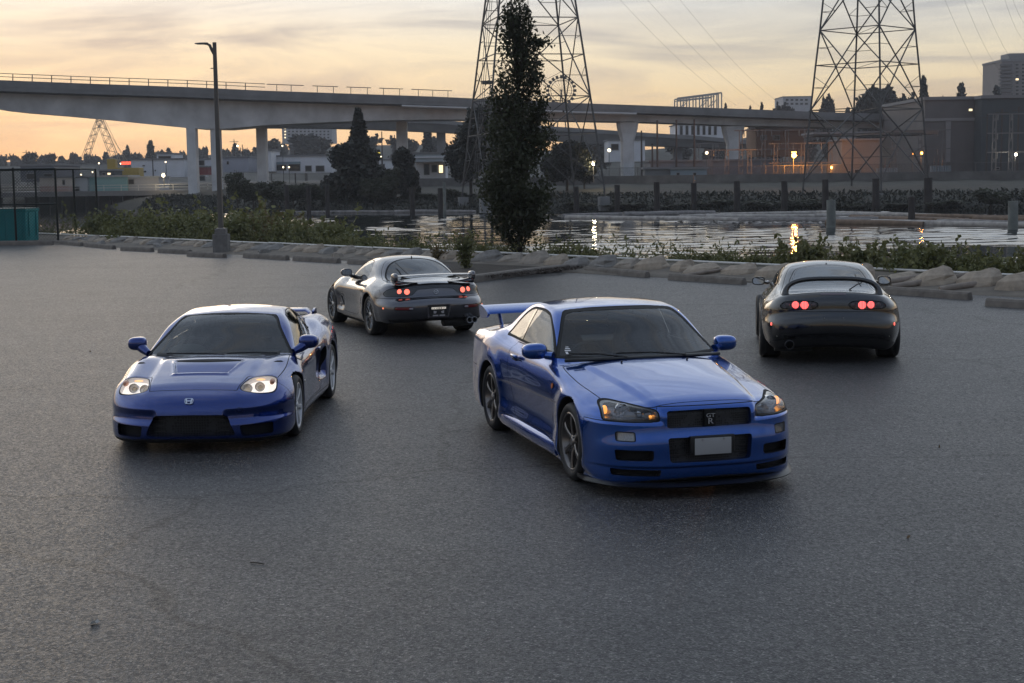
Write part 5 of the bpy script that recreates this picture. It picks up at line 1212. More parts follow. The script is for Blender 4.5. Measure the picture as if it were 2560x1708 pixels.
# the substation on the right
building('control_building', 2120, 2250, 228, 408, 262, 30, BROWN, 'tall brown blockwork control building on the right', [(2222, 2232, 249, 256)], bands=[(2120, 2250, 272, 277, wallm('pale_band', (.24, .225, .22)), 'string_course'), (2170, 2180, 277, 372, wallm('pale_band', (.24, .225, .22)), 'pilaster')], wlit=(0,)); building('dark_annex', 2250, 2420, 224, 408, 258, 30, DARKW, 'dark green-grey annex at the right edge', [(2284, 2294, 384, 390)])
building('relay_house', 1932, 2024, 322, 412, 236, 10, wallm('relay_house_concrete', (.19, .175, .165)), 'grey concrete relay house between the pylon legs', [(1944, 1952, 392, 410), (1960, 1975, 388, 410)]); building('flat_canopy', 1870, 2150, 304, 312, 246, 10, wallm('canopy_concrete', (.22, .21, .21)), 'long flat canopy roof spanning behind the right pylon', cat='roof'); building('corrugated_shed', 1492, 1790, 368, 412, 252, 12, wallm('corrugated_grey', (.16, .17, .19)), 'long low corrugated shed in front of the substation', []); building('white_block', 1396, 1480, 322, 372, 330, 14, WHITE, 'white industrial block behind the right bridge pier', [(1402, 1420, 330, 345), (1440, 1452, 335, 350)], wlit=(1,)); building('white_silo_hall', 1555, 1660, 285, 330, 420, 20, WHITE, 'white framed hall under the bridge between the right piers', [(1560 + 13 * i, 1567 + 13 * i, 288, 310) for i in range(7)]); building('blue_kiosk', 1540, 1622, 388, 414, 225, 4, BLUEW, 'pale blue electrical kiosk on the far bank', [(1552, 1560, 396, 404), (1590, 1598, 396, 404)]); building('grey_kiosk', 1480, 1540, 388, 414, 226, 4, wallm('kiosk_grey', (.15, .16, .165)), 'grey kiosk with slanted panels beside the blue kiosk', []); building('orange_brick_hall', 1735, 1845, 295, 360, 290, 12, wallm('warm_brick', (.17, .10, .07)), 'brick hall lit warm by the orange lamp', [(1745, 1760, 310, 322), (1775, 1790, 310, 322)])
def transformer(u0, u1, v0, v1, D, label):
    a = at(u0 * K, v1 * K, D); b = at(u1 * K, v0 * K, D); w = b.x - a.x; h = b.z - a.z; e = empty('transformer', ((a.x + b.x) / 2, D, 1.38)); tag(e, label, 'transformer', 'transformers in the substation'); TM = mat('transformer_blue_grey', (.20, .25, .28), .5, .2); z = a.z - 1.38
    MB().box(-w * .30, w * .30, .4, 2.2, z, z + h * .92).build('tank', TM, e); MB().box(-w * .36, w * .36, .2, 2.4, 0, z).build('plinth', CONCD, e)
    for i in range(9): x = -w / 2 + w * (i + .5) / 9; MB().box(x - w * .035, x + w * .035, 0, .38, z, z + h).build('radiator_fin', TM, e)
    for i in range(3): MB().lathe([(.06, 0), (.14, .15), (.07, .3), (.14, .45), (.07, .6), (.14, .75), (.05, 1.0), (.03, 1.6)], 10, 'z', (-w * .2 + w * .2 * i, 1.3, z + h * .92)).build('bushing', mat('brown_porcelain', (.10, .06, .045), .3), e, True)
transformer(2010, 2062, 385, 414, 232, 'blue-grey transformer left of the right pylon foot' if False else 'blue-grey finned transformer right of the relay house'); transformer(2134, 2184, 380, 414, 232, 'blue-grey finned transformer in front of the control building')
STEELF = mat('substation_steel', (.15, .15, .155), .55, .5); WARMF = mat('substation_steel_warm', (.19, .17, .15), .55, .4)
def gantry(us, vt, vb, D, label, rows=2, m=STEELF, dz=1.0):
    a = at(us[0] * K, vb * K, D); e = empty('substation_gantry', (a.x, D, 1.38)); tag(e, label, 'gantry', 'steel gantries in the substation'); zt = at(us[0] * K, vt * K, D).z - 1.38
    X = [at(u * K, vb * K, D).x - a.x for u in us]
    for x in X:
        for s in (-1, 1): MB().bar((x + .35 * s, 0, 0), (x + .22 * s, 0, zt), .12).build('post', m, e)
        k = 0; z = .3
        while z < zt - 1: MB().bar((x - .33, 0, z), (x + .33, 0, z + 1.0), .07).build('lacing', m, e); MB().bar((x + .33, 0, z), (x - .33, 0, z + 1.0), .07).build('lacing', m, e); z += 1.6
    for r_ in range(rows):
        z = zt - r_ * 3.0
        for y in (-.4, .4): MB().bar((X[0] - 1, y, z), (X[-1] + 1, y, z), .14).build('beam', m, e)
        x = X[0]
        while x < X[-1]: MB().bar((x, -.4, z), (x + .9, .4, z), .06).build('lacing', m, e); MB().lathe([(.04, 0), (.11, -.2), (.05, -.35), (.11, -.5), (.05, -.65), (.1, -.8), (.03, -1.0)], 8, 'z', (x + .5, 0, z)).build('insulator', mat('grey_porcelain', (.2, .2, .2), .3), e, True); x += 2.2
gantry([1700, 1752, 1806, 1850], 300, 414, 242, 'steel gantry row left of the orange lamp'); gantry([1780, 1842, 1905], 330, 414, 236, 'low steel gantry just behind the orange lamp', 3, WARMF); gantry([2050, 2110, 2165], 300, 414, 246, 'steel gantry behind the blue-grey transformers'); gantry([2280, 2318, 2356], 262, 412, 240, 'tall steel gantry in front of the dark annex', 4); gantry([1600, 1646], 330, 412, 262, 'short gantry behind the corrugated shed'); gantry([1630, 1668, 1720], 345, 412, 236, 'row of breaker stands in front of the corrugated shed', 1)
def hill_frame():
    e = empty('steel_roof_frame', at(1605 * K, 246 * K, 520)); o = e.location.copy(); tag(e, 'open white steel roof frame rising above the bridge', 'steel frame'); m = mat('white_frame_steel', (.38, .37, .37), .6)
    P = lambda u, v, d=0: at(u * K, v * K, 520) - o + Vector((0, d, 0))
    for d in (0, 8):
        MB().bar(P(1554, 226, d), P(1656, 213, d), .5).build('roof_beam', m, e); MB().bar(P(1554, 231, d), P(1640, 222, d), .3).build('roof_beam', m, e)
        for u in (1554, 1568, 1582, 1597, 1612, 1620, 1632, 1645, 1656): MB().bar(P(u, 290, d), P(u, 226 - (u - 1554) * .127, d), .4).build('frame_post', m, e)
        for u in (1568, 1612, 1632): MB().bar(P(u, 245, d), P(u + 14, 226, d), .25).build('frame_brace', m, e)
hill_frame()
def ferris():
    e = empty('bucket_wheel', at(1288 * K, 208 * K, 420)); tag(e, 'large wheel with dark buckets showing just right of the columnar tree', 'wheel'); r_ = 29 * K * 420 / FPX; m = mat('wheel_steel', (.06, .055, .05), .6, .3)
    MB().tube([(r_ * math.cos(t), 0, r_ * math.sin(t)) for t in np.linspace(0, 2 * math.pi, 33)], .10, 5, False).build('wheel_rim', m, e); MB().tube([(r_ * .82 * math.cos(t), 0, r_ * .82 * math.sin(t)) for t in np.linspace(0, 2 * math.pi, 33)], .08, 5, False).build('wheel_rim', m, e)
    for k in range(20): t = 2 * math.pi * k / 20; MB().bar((0, 0, 0), (r_ * math.cos(t), 0, r_ * math.sin(t)), .06).build('wheel_spoke', m, e); MB().box(-.45, .45, -.4, .4, -.4, .3, Matrix.Translation((r_ * 1.06 * math.cos(t), 0, r_ * 1.06 * math.sin(t))) @ Matrix.Rotation(-t, 4, 'Y')).build('bucket', m, e)
    for s in (-1, 1): MB().bar((0, s, 0), (s * 3, s * 1.5, -e.location.z + 1), .3).build('wheel_support', m, e)
ferris()
def crane():
    e = empty('lattice_crane', at(262 * K, 404 * K, 300)); o = e.location.copy(); tag(e, 'pale lattice crane with two crossing booms beyond the left dock', 'crane'); m = mat('crane_lattice', (.42, .36, .30), .6, .2); yl = mat('crane_yellow', (.38, .27, .06), .5)
    P = lambda u, v: at(u * K, v * K, 300) - o
    def boom(a, b, w0, w1, n):
        A, B = P(*a), P(*b); d = (B - A).normalized(); s = Vector((d.z, 0, -d.x)); y = Vector((0, 1, 0)); prev = None
        for sx in (-1, 1):
            for sy in (-1, 1): MB().bar(A + s * sx * w0 + y * sy * w0, B + s * sx * w1 + y * sy * w1, .08).build('boom_chord', m, e)
        for i in range(n):
            t, t2 = i / n, (i + 1) / n; w, w2 = lerp(w0, w1, t), lerp(w0, w1, t2); p, q = A.lerp(B, t), A.lerp(B, t2); sg = 1 if i % 2 else -1
            for sy in (-1, 1): MB().bar(p + s * sg * w + y * sy * w, q - s * sg * w2 + y * sy * w2, .07).build('boom_lacing', m, e)
    boom((276, 396), (227, 272), .75, .5, 14); boom((196, 362), (228, 274), .6, .45, 11)
    for a, b in (((240, 274), (300, 398)), ((236, 272), (288, 396)), ((224, 272), (204, 366)), ((228, 272), (310, 396))): MB().bar(P(*a), P(*b), .06).build('stay_rope', m, e)
    p = P(296, 404); MB().box(p.x - 3.5, p.x + 2.5, -2, 2, p.z - .5, p.z + 1.6, None, .1).build('machine_house', yl, e); MB().box(p.x - 4.0, p.x - 2.4, -1, 1, p.z + .2, p.z + 3.4, None, .1).build('operator_cab', yl, e); MB().box(p.x - 4, p.x + 3, -2.2, 2.2, p.z - 1.6, p.z - .55, None, .1).build('crawler', PILE, e)
crane()
# ---------------------------------------------------------------- lit lamps, poles, sign
def lit_lamp(u, v, D, r_, col, strength, pole, label, watt=0, cat='lamp'):
    p = at(u * K, v * K, D); e = empty('lit_lamp', (p.x, D, p.z)); tag(e, label, cat, 'lit lamps across the river')
    blob('lamp_bulb', (0, 0, 0), (r_, r_, r_), mat('lamp_glow_%d' % (len(MATS)), (.8, .7, .5), .5, emit=col, estr=strength), e, 2, 12)
    MB().box(-r_ * .9, r_ * .9, -.1, r_ * 1.6, r_ * .9, r_ * 1.5).build('lamp_hood', RAILM, e)
    if pole: MB().tube([(0, .3, 1.3 - p.z), (0, .3, r_)], .07, 6).build('lamp_pole', RAILM, e, True)
    if watt:
        l = bpy.data.lights.new('lamp_light', 'POINT'); l.energy = watt; l.color = col; l.shadow_soft_size = r_; lo = bpy.data.objects.new('lamp_light', l); COL.objects.link(lo); lo.parent = e; lo.location = (0, -r_ * 2.5, 0)
OR = (1.0, .36, .06); WW = (1.0, .82, .52)
lit_lamp(1822, 357, 228, .40, OR, 4, True, 'bright orange floodlight in the substation', 3200); lit_lamp(1362, 376, 206, .24, WW, 6, True, 'yellow-white lamp right of the columnar tree', 300); lit_lamp(375, 403, 262, .28, WW, 6, True, 'starry white lamp beside the grey cabin on the dock', 300); lit_lamp(2331, 355, 238, .20, (1, .9, .7), 22, True, 'white lamp in front of the dark annex', 150)
lit_lamp(2115, 352, 240, .22, OR, 4, True, 'small orange lamp above the transformers', 200); lit_lamp(2095, 353, 241, .12, OR, 3, True, 'faint orange lamp left of the small orange one'); lit_lamp(1908, 385, 228, .18, OR, 4, True, 'low orange lamp beside the relay house', 300); lit_lamp(1398, 345, 320, .35, WW, 4, True, 'warm wall lamp on the white industrial block'); lit_lamp(1622, 351, 250, .25, WW, 3.5, True, 'oval warm lamp above the corrugated shed'); lit_lamp(545, 335, 420, .3, WW, 3.5, True, 'street lamp glowing right of the lamp post top of the hall')
for i, (u, v) in enumerate(((178, 403), (212, 395), (227, 375), (276, 376), (380, 372), (170, 388), (186, 401), (650, 384), (663, 384), (648, 335), (875, 360), (838, 352))): lit_lamp(u, v, 320, .16, WW, 3.5, True, f'tiny warm street light across the river at left, {ordinal(i)} one')
def sign(u0, u1, v0, v1, D, m, label):
    a = at(u0 * K, v1 * K, D); b = at(u1 * K, v0 * K, D); e = empty('lit_sign', ((a.x + b.x) / 2, D, a.z)); tag(e, label, 'sign'); w = b.x - a.x; h = b.z - a.z
    MB().box(-w / 2, w / 2, 0, .3, 0, h).build('sign_face', m, e); MB().tube([(0, .3, 1.3 - a.z), (0, .3, 0)], .12, 6).build('sign_post', RAILM, e)
sign(277, 299, 371, 378, 330, mat('red_sign_glow', (.6, .05, .03), .5, emit=(1, .10, .05), estr=1.6), 'small glowing red sign above the left dock'); sign(850, 872, 350, 356, 330, mat('yellow_sign_glow', (.6, .5, .05), .5, emit=(1, .75, .08), estr=.8), 'small glowing yellow sign left of the narrow conifer')
POLE = mat('utility_pole_wood', (.07, .06, .055), .9)
def upole(i, u, vt, D, r_=.16, arm=True):
    p = at(u * K, vt * K, D); e = empty('utility_pole', (p.x, D, 1.3)); tag(e, f'thin utility pole on the far side, {ordinal(i)} from the left', 'pole', 'utility poles on the far side'); h = p.z - 1.3
    MB().tube([(0, 0, 0), (0, 0, h)], [r_, r_ * .7], 7).build('pole', POLE, e, True)
    if arm: MB().bar((-1.1, 0, h - .6), (1.1, 0, h - .6), .12).build('cross_arm', POLE, e)
for i, (u, vt, D, arm) in enumerate([(60, 345, 420, True), (168, 372, 330, False), (350, 362, 330, False), (437, 368, 320, False), (537, 320, 380, True), (556, 332, 380, False), (676, 345, 330, False), (757, 355, 330, False), (767, 340, 330, False), (876, 302, 310, False), (905, 310, 310, False), (1430, 318, 280, False), (1508, 276, 240, False), (1552, 275, 240, False), (1593, 274, 240, False), (1497, 330, 250, False), (1472, 300, 260, False), (2266, 262, 252, True), (2300, 250, 250, True), (2338, 245, 250, True)]): upole(i, u, vt, D, .14 if D > 300 else .19, arm)
def far_fence():
    a = at(1300 * K, 418 * K, 236); e = empty('river_fence', (a.x, 236, 1.3)); tag(e, 'long chain-link fence along the top of the far bank', 'fence'); b = at(2420 * K, 418 * K, 222); d = Vector((b.x - a.x, 222 - 236, 0)); L = d.length; n = 26; FM = chain_mat('far_fence_wire', (.03, .03, .03), 7.0, .22)
    for i in range(n + 1):
        p = d * (i / n); MB().bar(p, p + Vector((0, 0, 2.1)), .09).build('fence_post', RAILM, e)
    MB().bar(Vector((0, 0, 2.1)), d + Vector((0, 0, 2.1)), .07).build('fence_rail', RAILM, e)
    for i in range(n): p, q = d * (i / n), d * ((i + 1) / n); mesh_obj('mesh_panel', [p, q, q + Vector((0, 0, 2.1)), p + Vector((0, 0, 2.1))], [(0, 1, 2, 3)], FM, e)
far_fence()
# ---------------------------------------------------------------- the blue two-door sports coupe with the tall wing, front right
def car_coupe():
    car = empty('sports_coupe'); place_car(car, 0)
    tag(car, 'bright blue boxy two-door coupe with grey licence plate and dark six-spoke wheels', 'car', 'parked sports cars')
    BLUE = paint('bright_blue_paint', (.0008, .070, .35), .78, .19)
    P = Prof([(2.20, .125, 'c'), (2.262, .14), (2.285, .20), (2.288, .32), (2.288, .46), (2.272, .53), (2.265, .60), (2.260, .67), (2.235, .705), (2.18, .733), (2.05, .765), (1.8, .815), (1.4, .872), (1.0, .92), (.8, .94), (.3, .955), (-.4, .965), (-1.0, .985), (-1.5, 1.01), (-1.9, 1.015), (-2.2, 1.0), (-2.31, .98), (-2.345, .94), (-2.36, .80), (-2.385, .60), (-2.385, .45), (-2.35, .30), (-2.25, .24, 'c'), (-1.2, .19), (.5, .17), (1.8, .14)])
    G = Prof([(.93, .86, 'c'), (.885, .925), (.84, .955), (.55, 1.115), (.26, 1.275), (.12, 1.327), (-.1, 1.352), (-.4, 1.362), (-.7, 1.352), (-.92, 1.318), (-1.05, 1.275), (-1.35, 1.14), (-1.62, 1.02), (-1.78, .94, 'c'), (-1.5, .6, 'c'), (.7, .6, 'c')])
    bowF = C1((0, 0), (.2, .006), (.35, .022), (.5, .065), (.66, .145), (.77, .25), (.84, .37), (.90, .52), (1.0, .75)); bowR = C1((0, 0), (.3, .012), (.5, .035), (.7, .10), (.82, .20), (.9, .32), (1.0, .5))
    crown = C1((2.3, .035), (1.9, .06), (1.3, .075), (.8, .06), (0, .055), (-1.2, .05), (-2.3, .06))
    M = C1((2.3, .84), (2.0, .862), (1.75, .874), (1.33, .880), (.95, .872), (.5, .864), (0, .862), (-.5, .866), (-.95, .880), (-1.33, .888), (-1.8, .880), (-2.2, .855), (-2.4, .83))
    zs = [.13, .20, .28, .36, .50, .60, .70, .80, .88, .95, 1.05]
    IN = T2([2.3, 1.6, .8, 0, -.7, -1.33, -2.3], zs, [[.03, .0, .004, .004, .0, .004, .02, .05, .08, .11, .15], [.03, .0, .004, .006, .0, .004, .016, .045, .085, .13, .18], [.02, -.004, .010, .022, .012, .004, .008, .026, .050, .085, .15], [.02, -.006, .008, .022, .014, .004, .006, .022, .045, .080, .14], [.02, -.004, .008, .018, .010, .002, .004, .018, .038, .072, .13], [.03, .0, .004, .004, .0, .0, .003, .014, .032, .062, .12], [.04, .02, .008, .002, .0, .0, .004, .015, .032, .062, .12]])
    WG = T2([.9, .4, 0, -.5, -1.0, -1.5, -1.8], [.85, .95, 1.1, 1.2, 1.3, 1.36], [[.76, .735, .66, .61, .56, .54], [.785, .762, .69, .64, .585, .56], [.79, .768, .70, .65, .595, .57], [.79, .765, .70, .65, .593, .565], [.785, .755, .68, .625, .57, .54], [.80, .745, .63, .57, .52, .50], [.80, .73, .60, .54, .50, .48]])
    kj = C1((.9, .02), (.5, .025), (-.4, .03), (-.9, .06), (-1.3, .13), (-1.8, .13))
    hoodw = C1((2.2, .42), (1.8, .47), (1.4, .52), (1.0, .57), (.8, .60))
    def field(x, y, z, cubic=False):
        ay = np.abs(y); sF = sstep(-.2, 1.3, x); sR = sstep(.2, -1.4, x)
        xs = x + bowF(ay) * sF - bowR(ay) * sR
        # hood: raised middle between two long creases
        hb = .020 * sstep(.035, -.03, ay - hoodw(x)) * sstep(.7, 1.0, x) * sstep(2.25, 2.05, x)
        xs = xs + .030 * sstep(.578, .606, z) * sstep(.375, .43, ay) * sstep(1.5, 1.8, x) + .018 * sstep(.255, .235, z) * sstep(1.5, 1.8, x)
        zc = z + crown(x) * (ay / .8) ** 2 - hb
        d = P(xs, zc, cubic)
        r1 = np.sqrt((x - 1.3325) ** 2 + (z - .335) ** 2); r2 = np.sqrt((x + 1.3325) ** 2 + (z - .335) ** 2)
        W = M(x) - IN(x, z) + .016 * np.exp(-((r1 - .40) / .075) ** 2) * sstep(.1, .4, z) + .014 * np.exp(-((r2 - .42) / .10) ** 2) * sstep(.1, .4, z)
        W = W - .010 * sstep(.012, -.006, z - .575 - .02 * x) * sstep(1.05, .85, np.abs(x)) * sstep(.30, .42, z)
        b = smax(d, ay - W, .055)
        g = smax(G(x + .17 * (ay / .73) ** 2 * sstep(-.6, .3, x) - .14 * (ay / .7) ** 2 * sstep(-.3, -1.0, x), z + .045 * (ay / .6) ** 2, cubic), ay - WG(x, z), .045)
        f = smin(b, g, kj(x))
        w = np.minimum(well(x, ay, z, 1.3325, .335, .362, .52), well(x, ay, z, -1.3325, .335, .362, .52))
        return smax(f, -w, .014)
    cm = CarMesh(field, (-2.46, 2.36, .98, .08, 1.42), .0142)
    fr = lambda c, n: (n[:, 0] > .12) & (c[:, 0] > 1.5)
    # wheel wells and floor
    cm.wells([(1.3325, .335, .362, .52), (-1.3325, .335, .362, .52)])
    cm.region('floor', lambda p: p[:, 2] - .17, lambda c, n: (n[:, 2] < -.5))
    # glass
    wsP = PF(mir([(0, 1.326), (.2, 1.323), (.47, 1.306), (.525, 1.288), (.565, 1.245), (.630, 1.14), (.695, 1.03), (.752, .935, 'c'), (.6, .935), (0, .93)]), False)
    cm.region('windscreen', wsP, lambda c, n: (n[:, 0] > .2) & (c[:, 0] > -.1) & (c[:, 2] > .9) & (n[:, 2] > .2), seam=.004, rim=(.016, 'front_border'))
    rwP = PF([(0, 1.04), (.45, 1.045), (.60, 1.06), (.60, 1.10), (.50, 1.245), (.40, 1.275), (0, 1.29), (-.40, 1.275), (-.50, 1.245), (-.60, 1.10), (-.60, 1.06), (-.45, 1.045)], False)
    cm.region('rear_window', rwP, lambda c, n: (n[:, 0] < -.15) & (c[:, 0] < -.6) & (c[:, 2] > .98) & (n[:, 2] > .2), seam=.004, rim=(.02, 'screen_border'))
    side = lambda c, n: (np.abs(n[:, 1]) > .45)
    dlo = PS([(.53, .962, 'c'), (.42, 1.03), (.16, 1.185), (-.03, 1.262), (-.18, 1.284), (-.45, 1.290), (-.66, 1.272), (-.80, 1.215), (-1.00, 1.07), (-1.075, .995), (-1.05, .982, 'c'), (-.55, .972), (0, .965)])
    cm.region('side_glass', dlo, side, seam=.004, rim=(.014, 'window_seal'))
    cm.region('pillar_strip', lambda p: np.abs(p[:, 0] - (-.548 + (p[:, 2] - .967) * .10)) - .028, lambda c, n: side(c, n), src=('side_glass',))
    # doors, handles
    door = PS([(.745, .90, 'c'), (.80, .80), (.79, .62), (.735, .37), (.70, .285, 'c'), (-.42, .285), (-.50, .33), (-.56, .45), (-.66, .70), (-.685, .85), (-.63, .955, 'c'), (0, .96), (.53, .955, 'c'), (.70, .94)])
    cm.region('door', door, side, seam=.0035)
    # front end
    cm.region('upper_grille', PF(mir([(0, .692), (.352, .686, .025), (.356, .553, .025), (0, .553)]), False, .02), fr)
    cm.region('lower_grille', PF(mir([(0, .480), (.354, .478, .025), (.338, .282, .03), (0, .280)]), False, .02), fr)
    cm.region('duct', PF([(.462, .382), (.735, .384, .015), (.725, .298, .02), (.462, .298, .03)], True, .012), fr)
    cm.region('slot', PF([(.40, .224), (.760, .230), (.750, .176), (.41, .172)], True, .012), fr)
    cm.region('fog_lamp', PF([(.593, .520), (.722, .522), (.722, .452), (.593, .450)], True, .014), fr, seam=.004)
    hlP = PF([(.406, .606, .01), (.412, .690, .03), (.56, .720, .05), (.690, .738, .03), (.752, .725, .03), (.788, .672, .03), (.792, .604, .02), (.60, .596, .1)], True, .02)
    cm.region('headlamp', hlP, lambda c, n: (c[:, 0] > 1.6) & (n[:, 0] > .05), seam=.005, rim=(.010, 'lamp_border'))
    cm.region('side_marker', PS([(.79, .745), (.835, .745), (.845, .73), (.83, .71), (.79, .705), (.78, .725)]), side, src=('body', 'door', 'panel_gap'))
    # hood outline in plan
    cm.region('hood', PT([(2.172, 0), (2.168, .2), (2.160, .40), (2.145, .428, 'c'), (2.10, .50), (2.03, .60), (1.93, .69), (1.84, .712, 'c'), (1.6, .735), (1.2, .755), (.86, .755), (.76, .745, 'c'), (.80, .6), (.885, .3), (.915, 0), (.885, -.3), (.80, -.6), (.76, -.745, 'c'), (.86, -.755), (1.2, -.755), (1.6, -.735), (1.84, -.712, 'c'), (1.93, -.69), (2.03, -.60), (2.10, -.50), (2.145, -.428, 'c'), (2.160, -.40), (2.168, -.2)], False), lambda c, n: (n[:, 2] > .3) & (c[:, 2] > .62), seam=.0035)
    # bumper covers
    cm.region('front_bumper', lambda p: np.maximum(1.74 - p[:, 0] + (p[:, 2] - .6) * .0, np.maximum(p[:, 2] - .598 - .10 * sstep(.46, .40, np.abs(p[:, 1])) * 1.2, -9)), lambda c, n: (c[:, 0] > 1.4), seam=.003)
    cm.region('rear_bumper', lambda p: np.maximum(p[:, 0] + 1.80, p[:, 2] - .60), lambda c, n: (c[:, 0] < -1.5), seam=.003)
    cm.region('trunk_lid', PT([(-1.70, 0), (-1.72, .5), (-1.78, .62), (-2.25, .68), (-2.36, .6), (-2.40, 0), (-2.36, -.6), (-2.25, -.68), (-1.78, -.62), (-1.72, -.5)], False), lambda c, n: (n[:, 2] > .4) & (c[:, 2] > .9) & (c[:, 0] < -1.5), seam=.003)
    cm.line(lambda p: p[:, 2] - .255, lambda c, n: side(c, n) & (np.abs(c[:, 0]) < .9) & (c[:, 2] < .35), src=('body',), w=.003)
    # parts
    cm.obj('body', 'body_shell', BLUE, car); cm.obj('hood', 'hood', BLUE, car); cm.obj('front_bumper', 'front_bumper', BLUE, car); cm.obj('rear_bumper', 'rear_bumper', BLUE, car); cm.obj('trunk_lid', 'trunk_lid', BLUE, car)
    for s in (-1, 1):
        d = cm.obj('door', 'door', BLUE, car, s)
        hx, hz = -.40, .845
        smooth_box('door_handle', hx - .085, hx + .085, s * .872 - .016, s * .872 + .016, hz - .018, hz + .018, .012, BLUE, d)
        MB().box(hx - .07, hx + .07, s * .858 - .012, s * .858 + .012, hz - .036, hz - .022).build('handle_recess', GAPM, d)
        cm.obj('side_glass', 'side_window', GLASSS, car, s, .004); cm.obj('pillar_strip', 'pillar_strip', GLOSSBLACK, car, s); cm.obj('window_seal', 'window_seal', RUBBER, car, s, .002)
        cm.obj('side_marker', 'side_marker', AMBER, car, s, -.006)
        cm.recess('duct', 'bumper_duct', (-.10, 0, 0), GAPM, BLACK, car, s)
        o = cm.recess('slot', 'lower_slot', (-.07, 0, 0), GAPM, BLACK, car, s)
        for yy in (.50, .58): MB().box(2.10 - (yy - .45) * .4, 2.13 - (yy - .45) * .4, s * yy - .004, s * yy + .004, .174, .222).build('slot_fin', BLACK, o)
        o = cm.recess('fog_lamp', 'fog_lamp', (-.02, 0, 0), mat('fog_reflector', (.35, .36, .38), .3, .6, noise=(120, .5)), CHROME, car, s)
        cm.obj('fog_lamp', 'lamp_cover', LENS, o, s)
        # headlamps: dark housing, two lamps, amber corner lamp, clear cover
        h = cm.recess('headlamp', 'headlamp', (-.11, -.02 * s, 0), mat('headlamp_housing', (.20, .20, .21), .25, .8), mat('headlamp_wall', (.42, .42, .43), .2, .9), car, s, .10)
        cm.obj('headlamp', 'lamp_cover', LENS, h, s); cm.obj('lamp_border', 'lamp_border', GLOSSBLACK, h, s)
        lamp_can('projector_lamp', (2.055, s * .51, .652), .036, .07, CHROME, mat('projector_lens', (.35, .37, .40), .06, .9), h, (1, .12 * s, 0), .6)
        lamp_can('main_lamp', (1.985, s * .635, .668), .056, .07, CHROME, mat('main_reflector', (.55, .56, .58), .12, 1.0, bump=(45, .8, .02)), h, (1, .15 * s, 0), .2)
        blob('corner_lamp', (1.865, s * .742, .668), (.035, .02, .034), AMBERLIT, h, 2.4, 16)
        blob('position_lamp', (2.085, s * .435, .628), (.014, .012, .010), AMBERLIT, h, 2.2, 10)
    [cm.obj('well%d' % k, 'wheel_arch_liner', WELLM, car) for k in range(cm.nw)]; cm.obj('floor', 'floor_pan', WELLM, car); cm.obj('panel_gap', 'panel_gap', GAPM, car, 0, .002)
    cm.obj('windscreen', 'windscreen', GLASS, car, 0, .003); cm.obj('rear_window', 'rear_window', GLASS, car, 0, .003); cm.obj('front_border', 'screen_border', RUBBER, car, 0, .001); cm.obj('screen_border', 'screen_border', RUBBER, car, 0, .001)
    MESHG = mesh_mat('grille_mesh', (.03, .03, .032), 55)
    ug = cm.recess('upper_grille', 'upper_grille', (-.05, 0, 0), MESHG, BLUE, car)
    lg = cm.recess('lower_grille', 'lower_grille', (-.07, 0, 0), MESHG, BLUE, car)
    for zz in (.33, .38, .43): MB().box(2.208, 2.214, -.32, .32, zz - .004, zz + .004).build('grille_bar', BLACK, lg)
    # badge
    text_mesh('badge_letters', 'GT', .042, CHROME, ug, front_frame(2.262, 0, .640, 0, -.03), .004, .001, 1.35)
    text_mesh('badge_letters', 'R', .064, CHROME, ug, front_frame(2.262, 0, .594, 0, -.03), .004, .001, 1.25)
    MB().box(2.222, 2.258, -.045, .045, .557, .69).build('badge_mount', GAPM, ug)
    # licence plate on its black holder
    hl = smooth_box('plate_holder', 2.285, 2.312, -.185, .185, .35, .49, .008, BLACK, car)
    o = smooth_box('licence_plate', 2.314, 2.320, -.153, .153, .342, .472, .002, PLATEGREY, car)
    for yy in (-.09, .09): MB().lathe([(.0005, .006), (.008, .005), (.009, 0)], 10, 'x', (2.318, yy, .462)).build('plate_screw', STEEL, o)
    # splitter under the bumper
    yy = np.linspace(-.90, .90, 41); rings = []
    for v in yy:
        xo = 2.285 - float(bowF(abs(v))) * 1.0 + .02
        rings.append([(xo - .16, v, .094), (xo + .022, v, .090), (xo + .027, v, .098), (xo + .012, v, .104), (xo - .03, v, .124), (xo - .16, v, .124)])
    loft('front_splitter', rings, mat('lip_black', (.004, .004, .004), .35), car)
    # side sills
    for s in (-1, 1):
        rings = []
        for x in np.linspace(-.93, .93, 24):
            e = .012 * max(0, 1 - abs(x) / .93) ** .3; yb = .868 * s
            rings.append([(x, yb - .10 * s, .135), (x, yb + (.0 + e) * s, .140), (x, yb + (.012 + e) * s, .165), (x, yb + (.010 + e) * s, .225), (x, yb - .012 * s, .258), (x, yb - .10 * s, .255)])
        loft('side_skirt', rings, BLUE, car)
    # wing: tall blade on two legs, end plates
    sec = airfoil(10, .17); rings = []
    for v in np.linspace(-.70, .70, 21):
        rings.append([(-2.04 - .25 * a, v, 1.095 + .25 * b + .075 * a + .008 * (1 - (v / .7) ** 2)) for a, b in sec])
    wing = loft('rear_wing', rings, BLUE, car)
    for s in (-1, 1):
        pl = [(-1.97, 1.10), (-2.05, 1.135), (-2.33, 1.172), (-2.345, 1.14), (-2.31, 1.06), (-2.15, 1.045), (-2.02, 1.07)]
        MB().prism(spline_poly(pl, .03), s * .698, s * .722).build('end_plate', BLUE, wing, True)
        rings = []
        for t in np.linspace(0, 1, 6):
            z = .985 + (1.115 - .985) * t; x = -2.10 - .03 * t; L = .15 - .04 * t
            rings.append([(x + L / 2 * math.cos(a), s * (.545 + .02 * t) + .017 * math.sin(a), z) for a in [2 * math.pi * k / 14 for k in range(14)]])
        loft('wing_leg', rings, BLUE, wing)
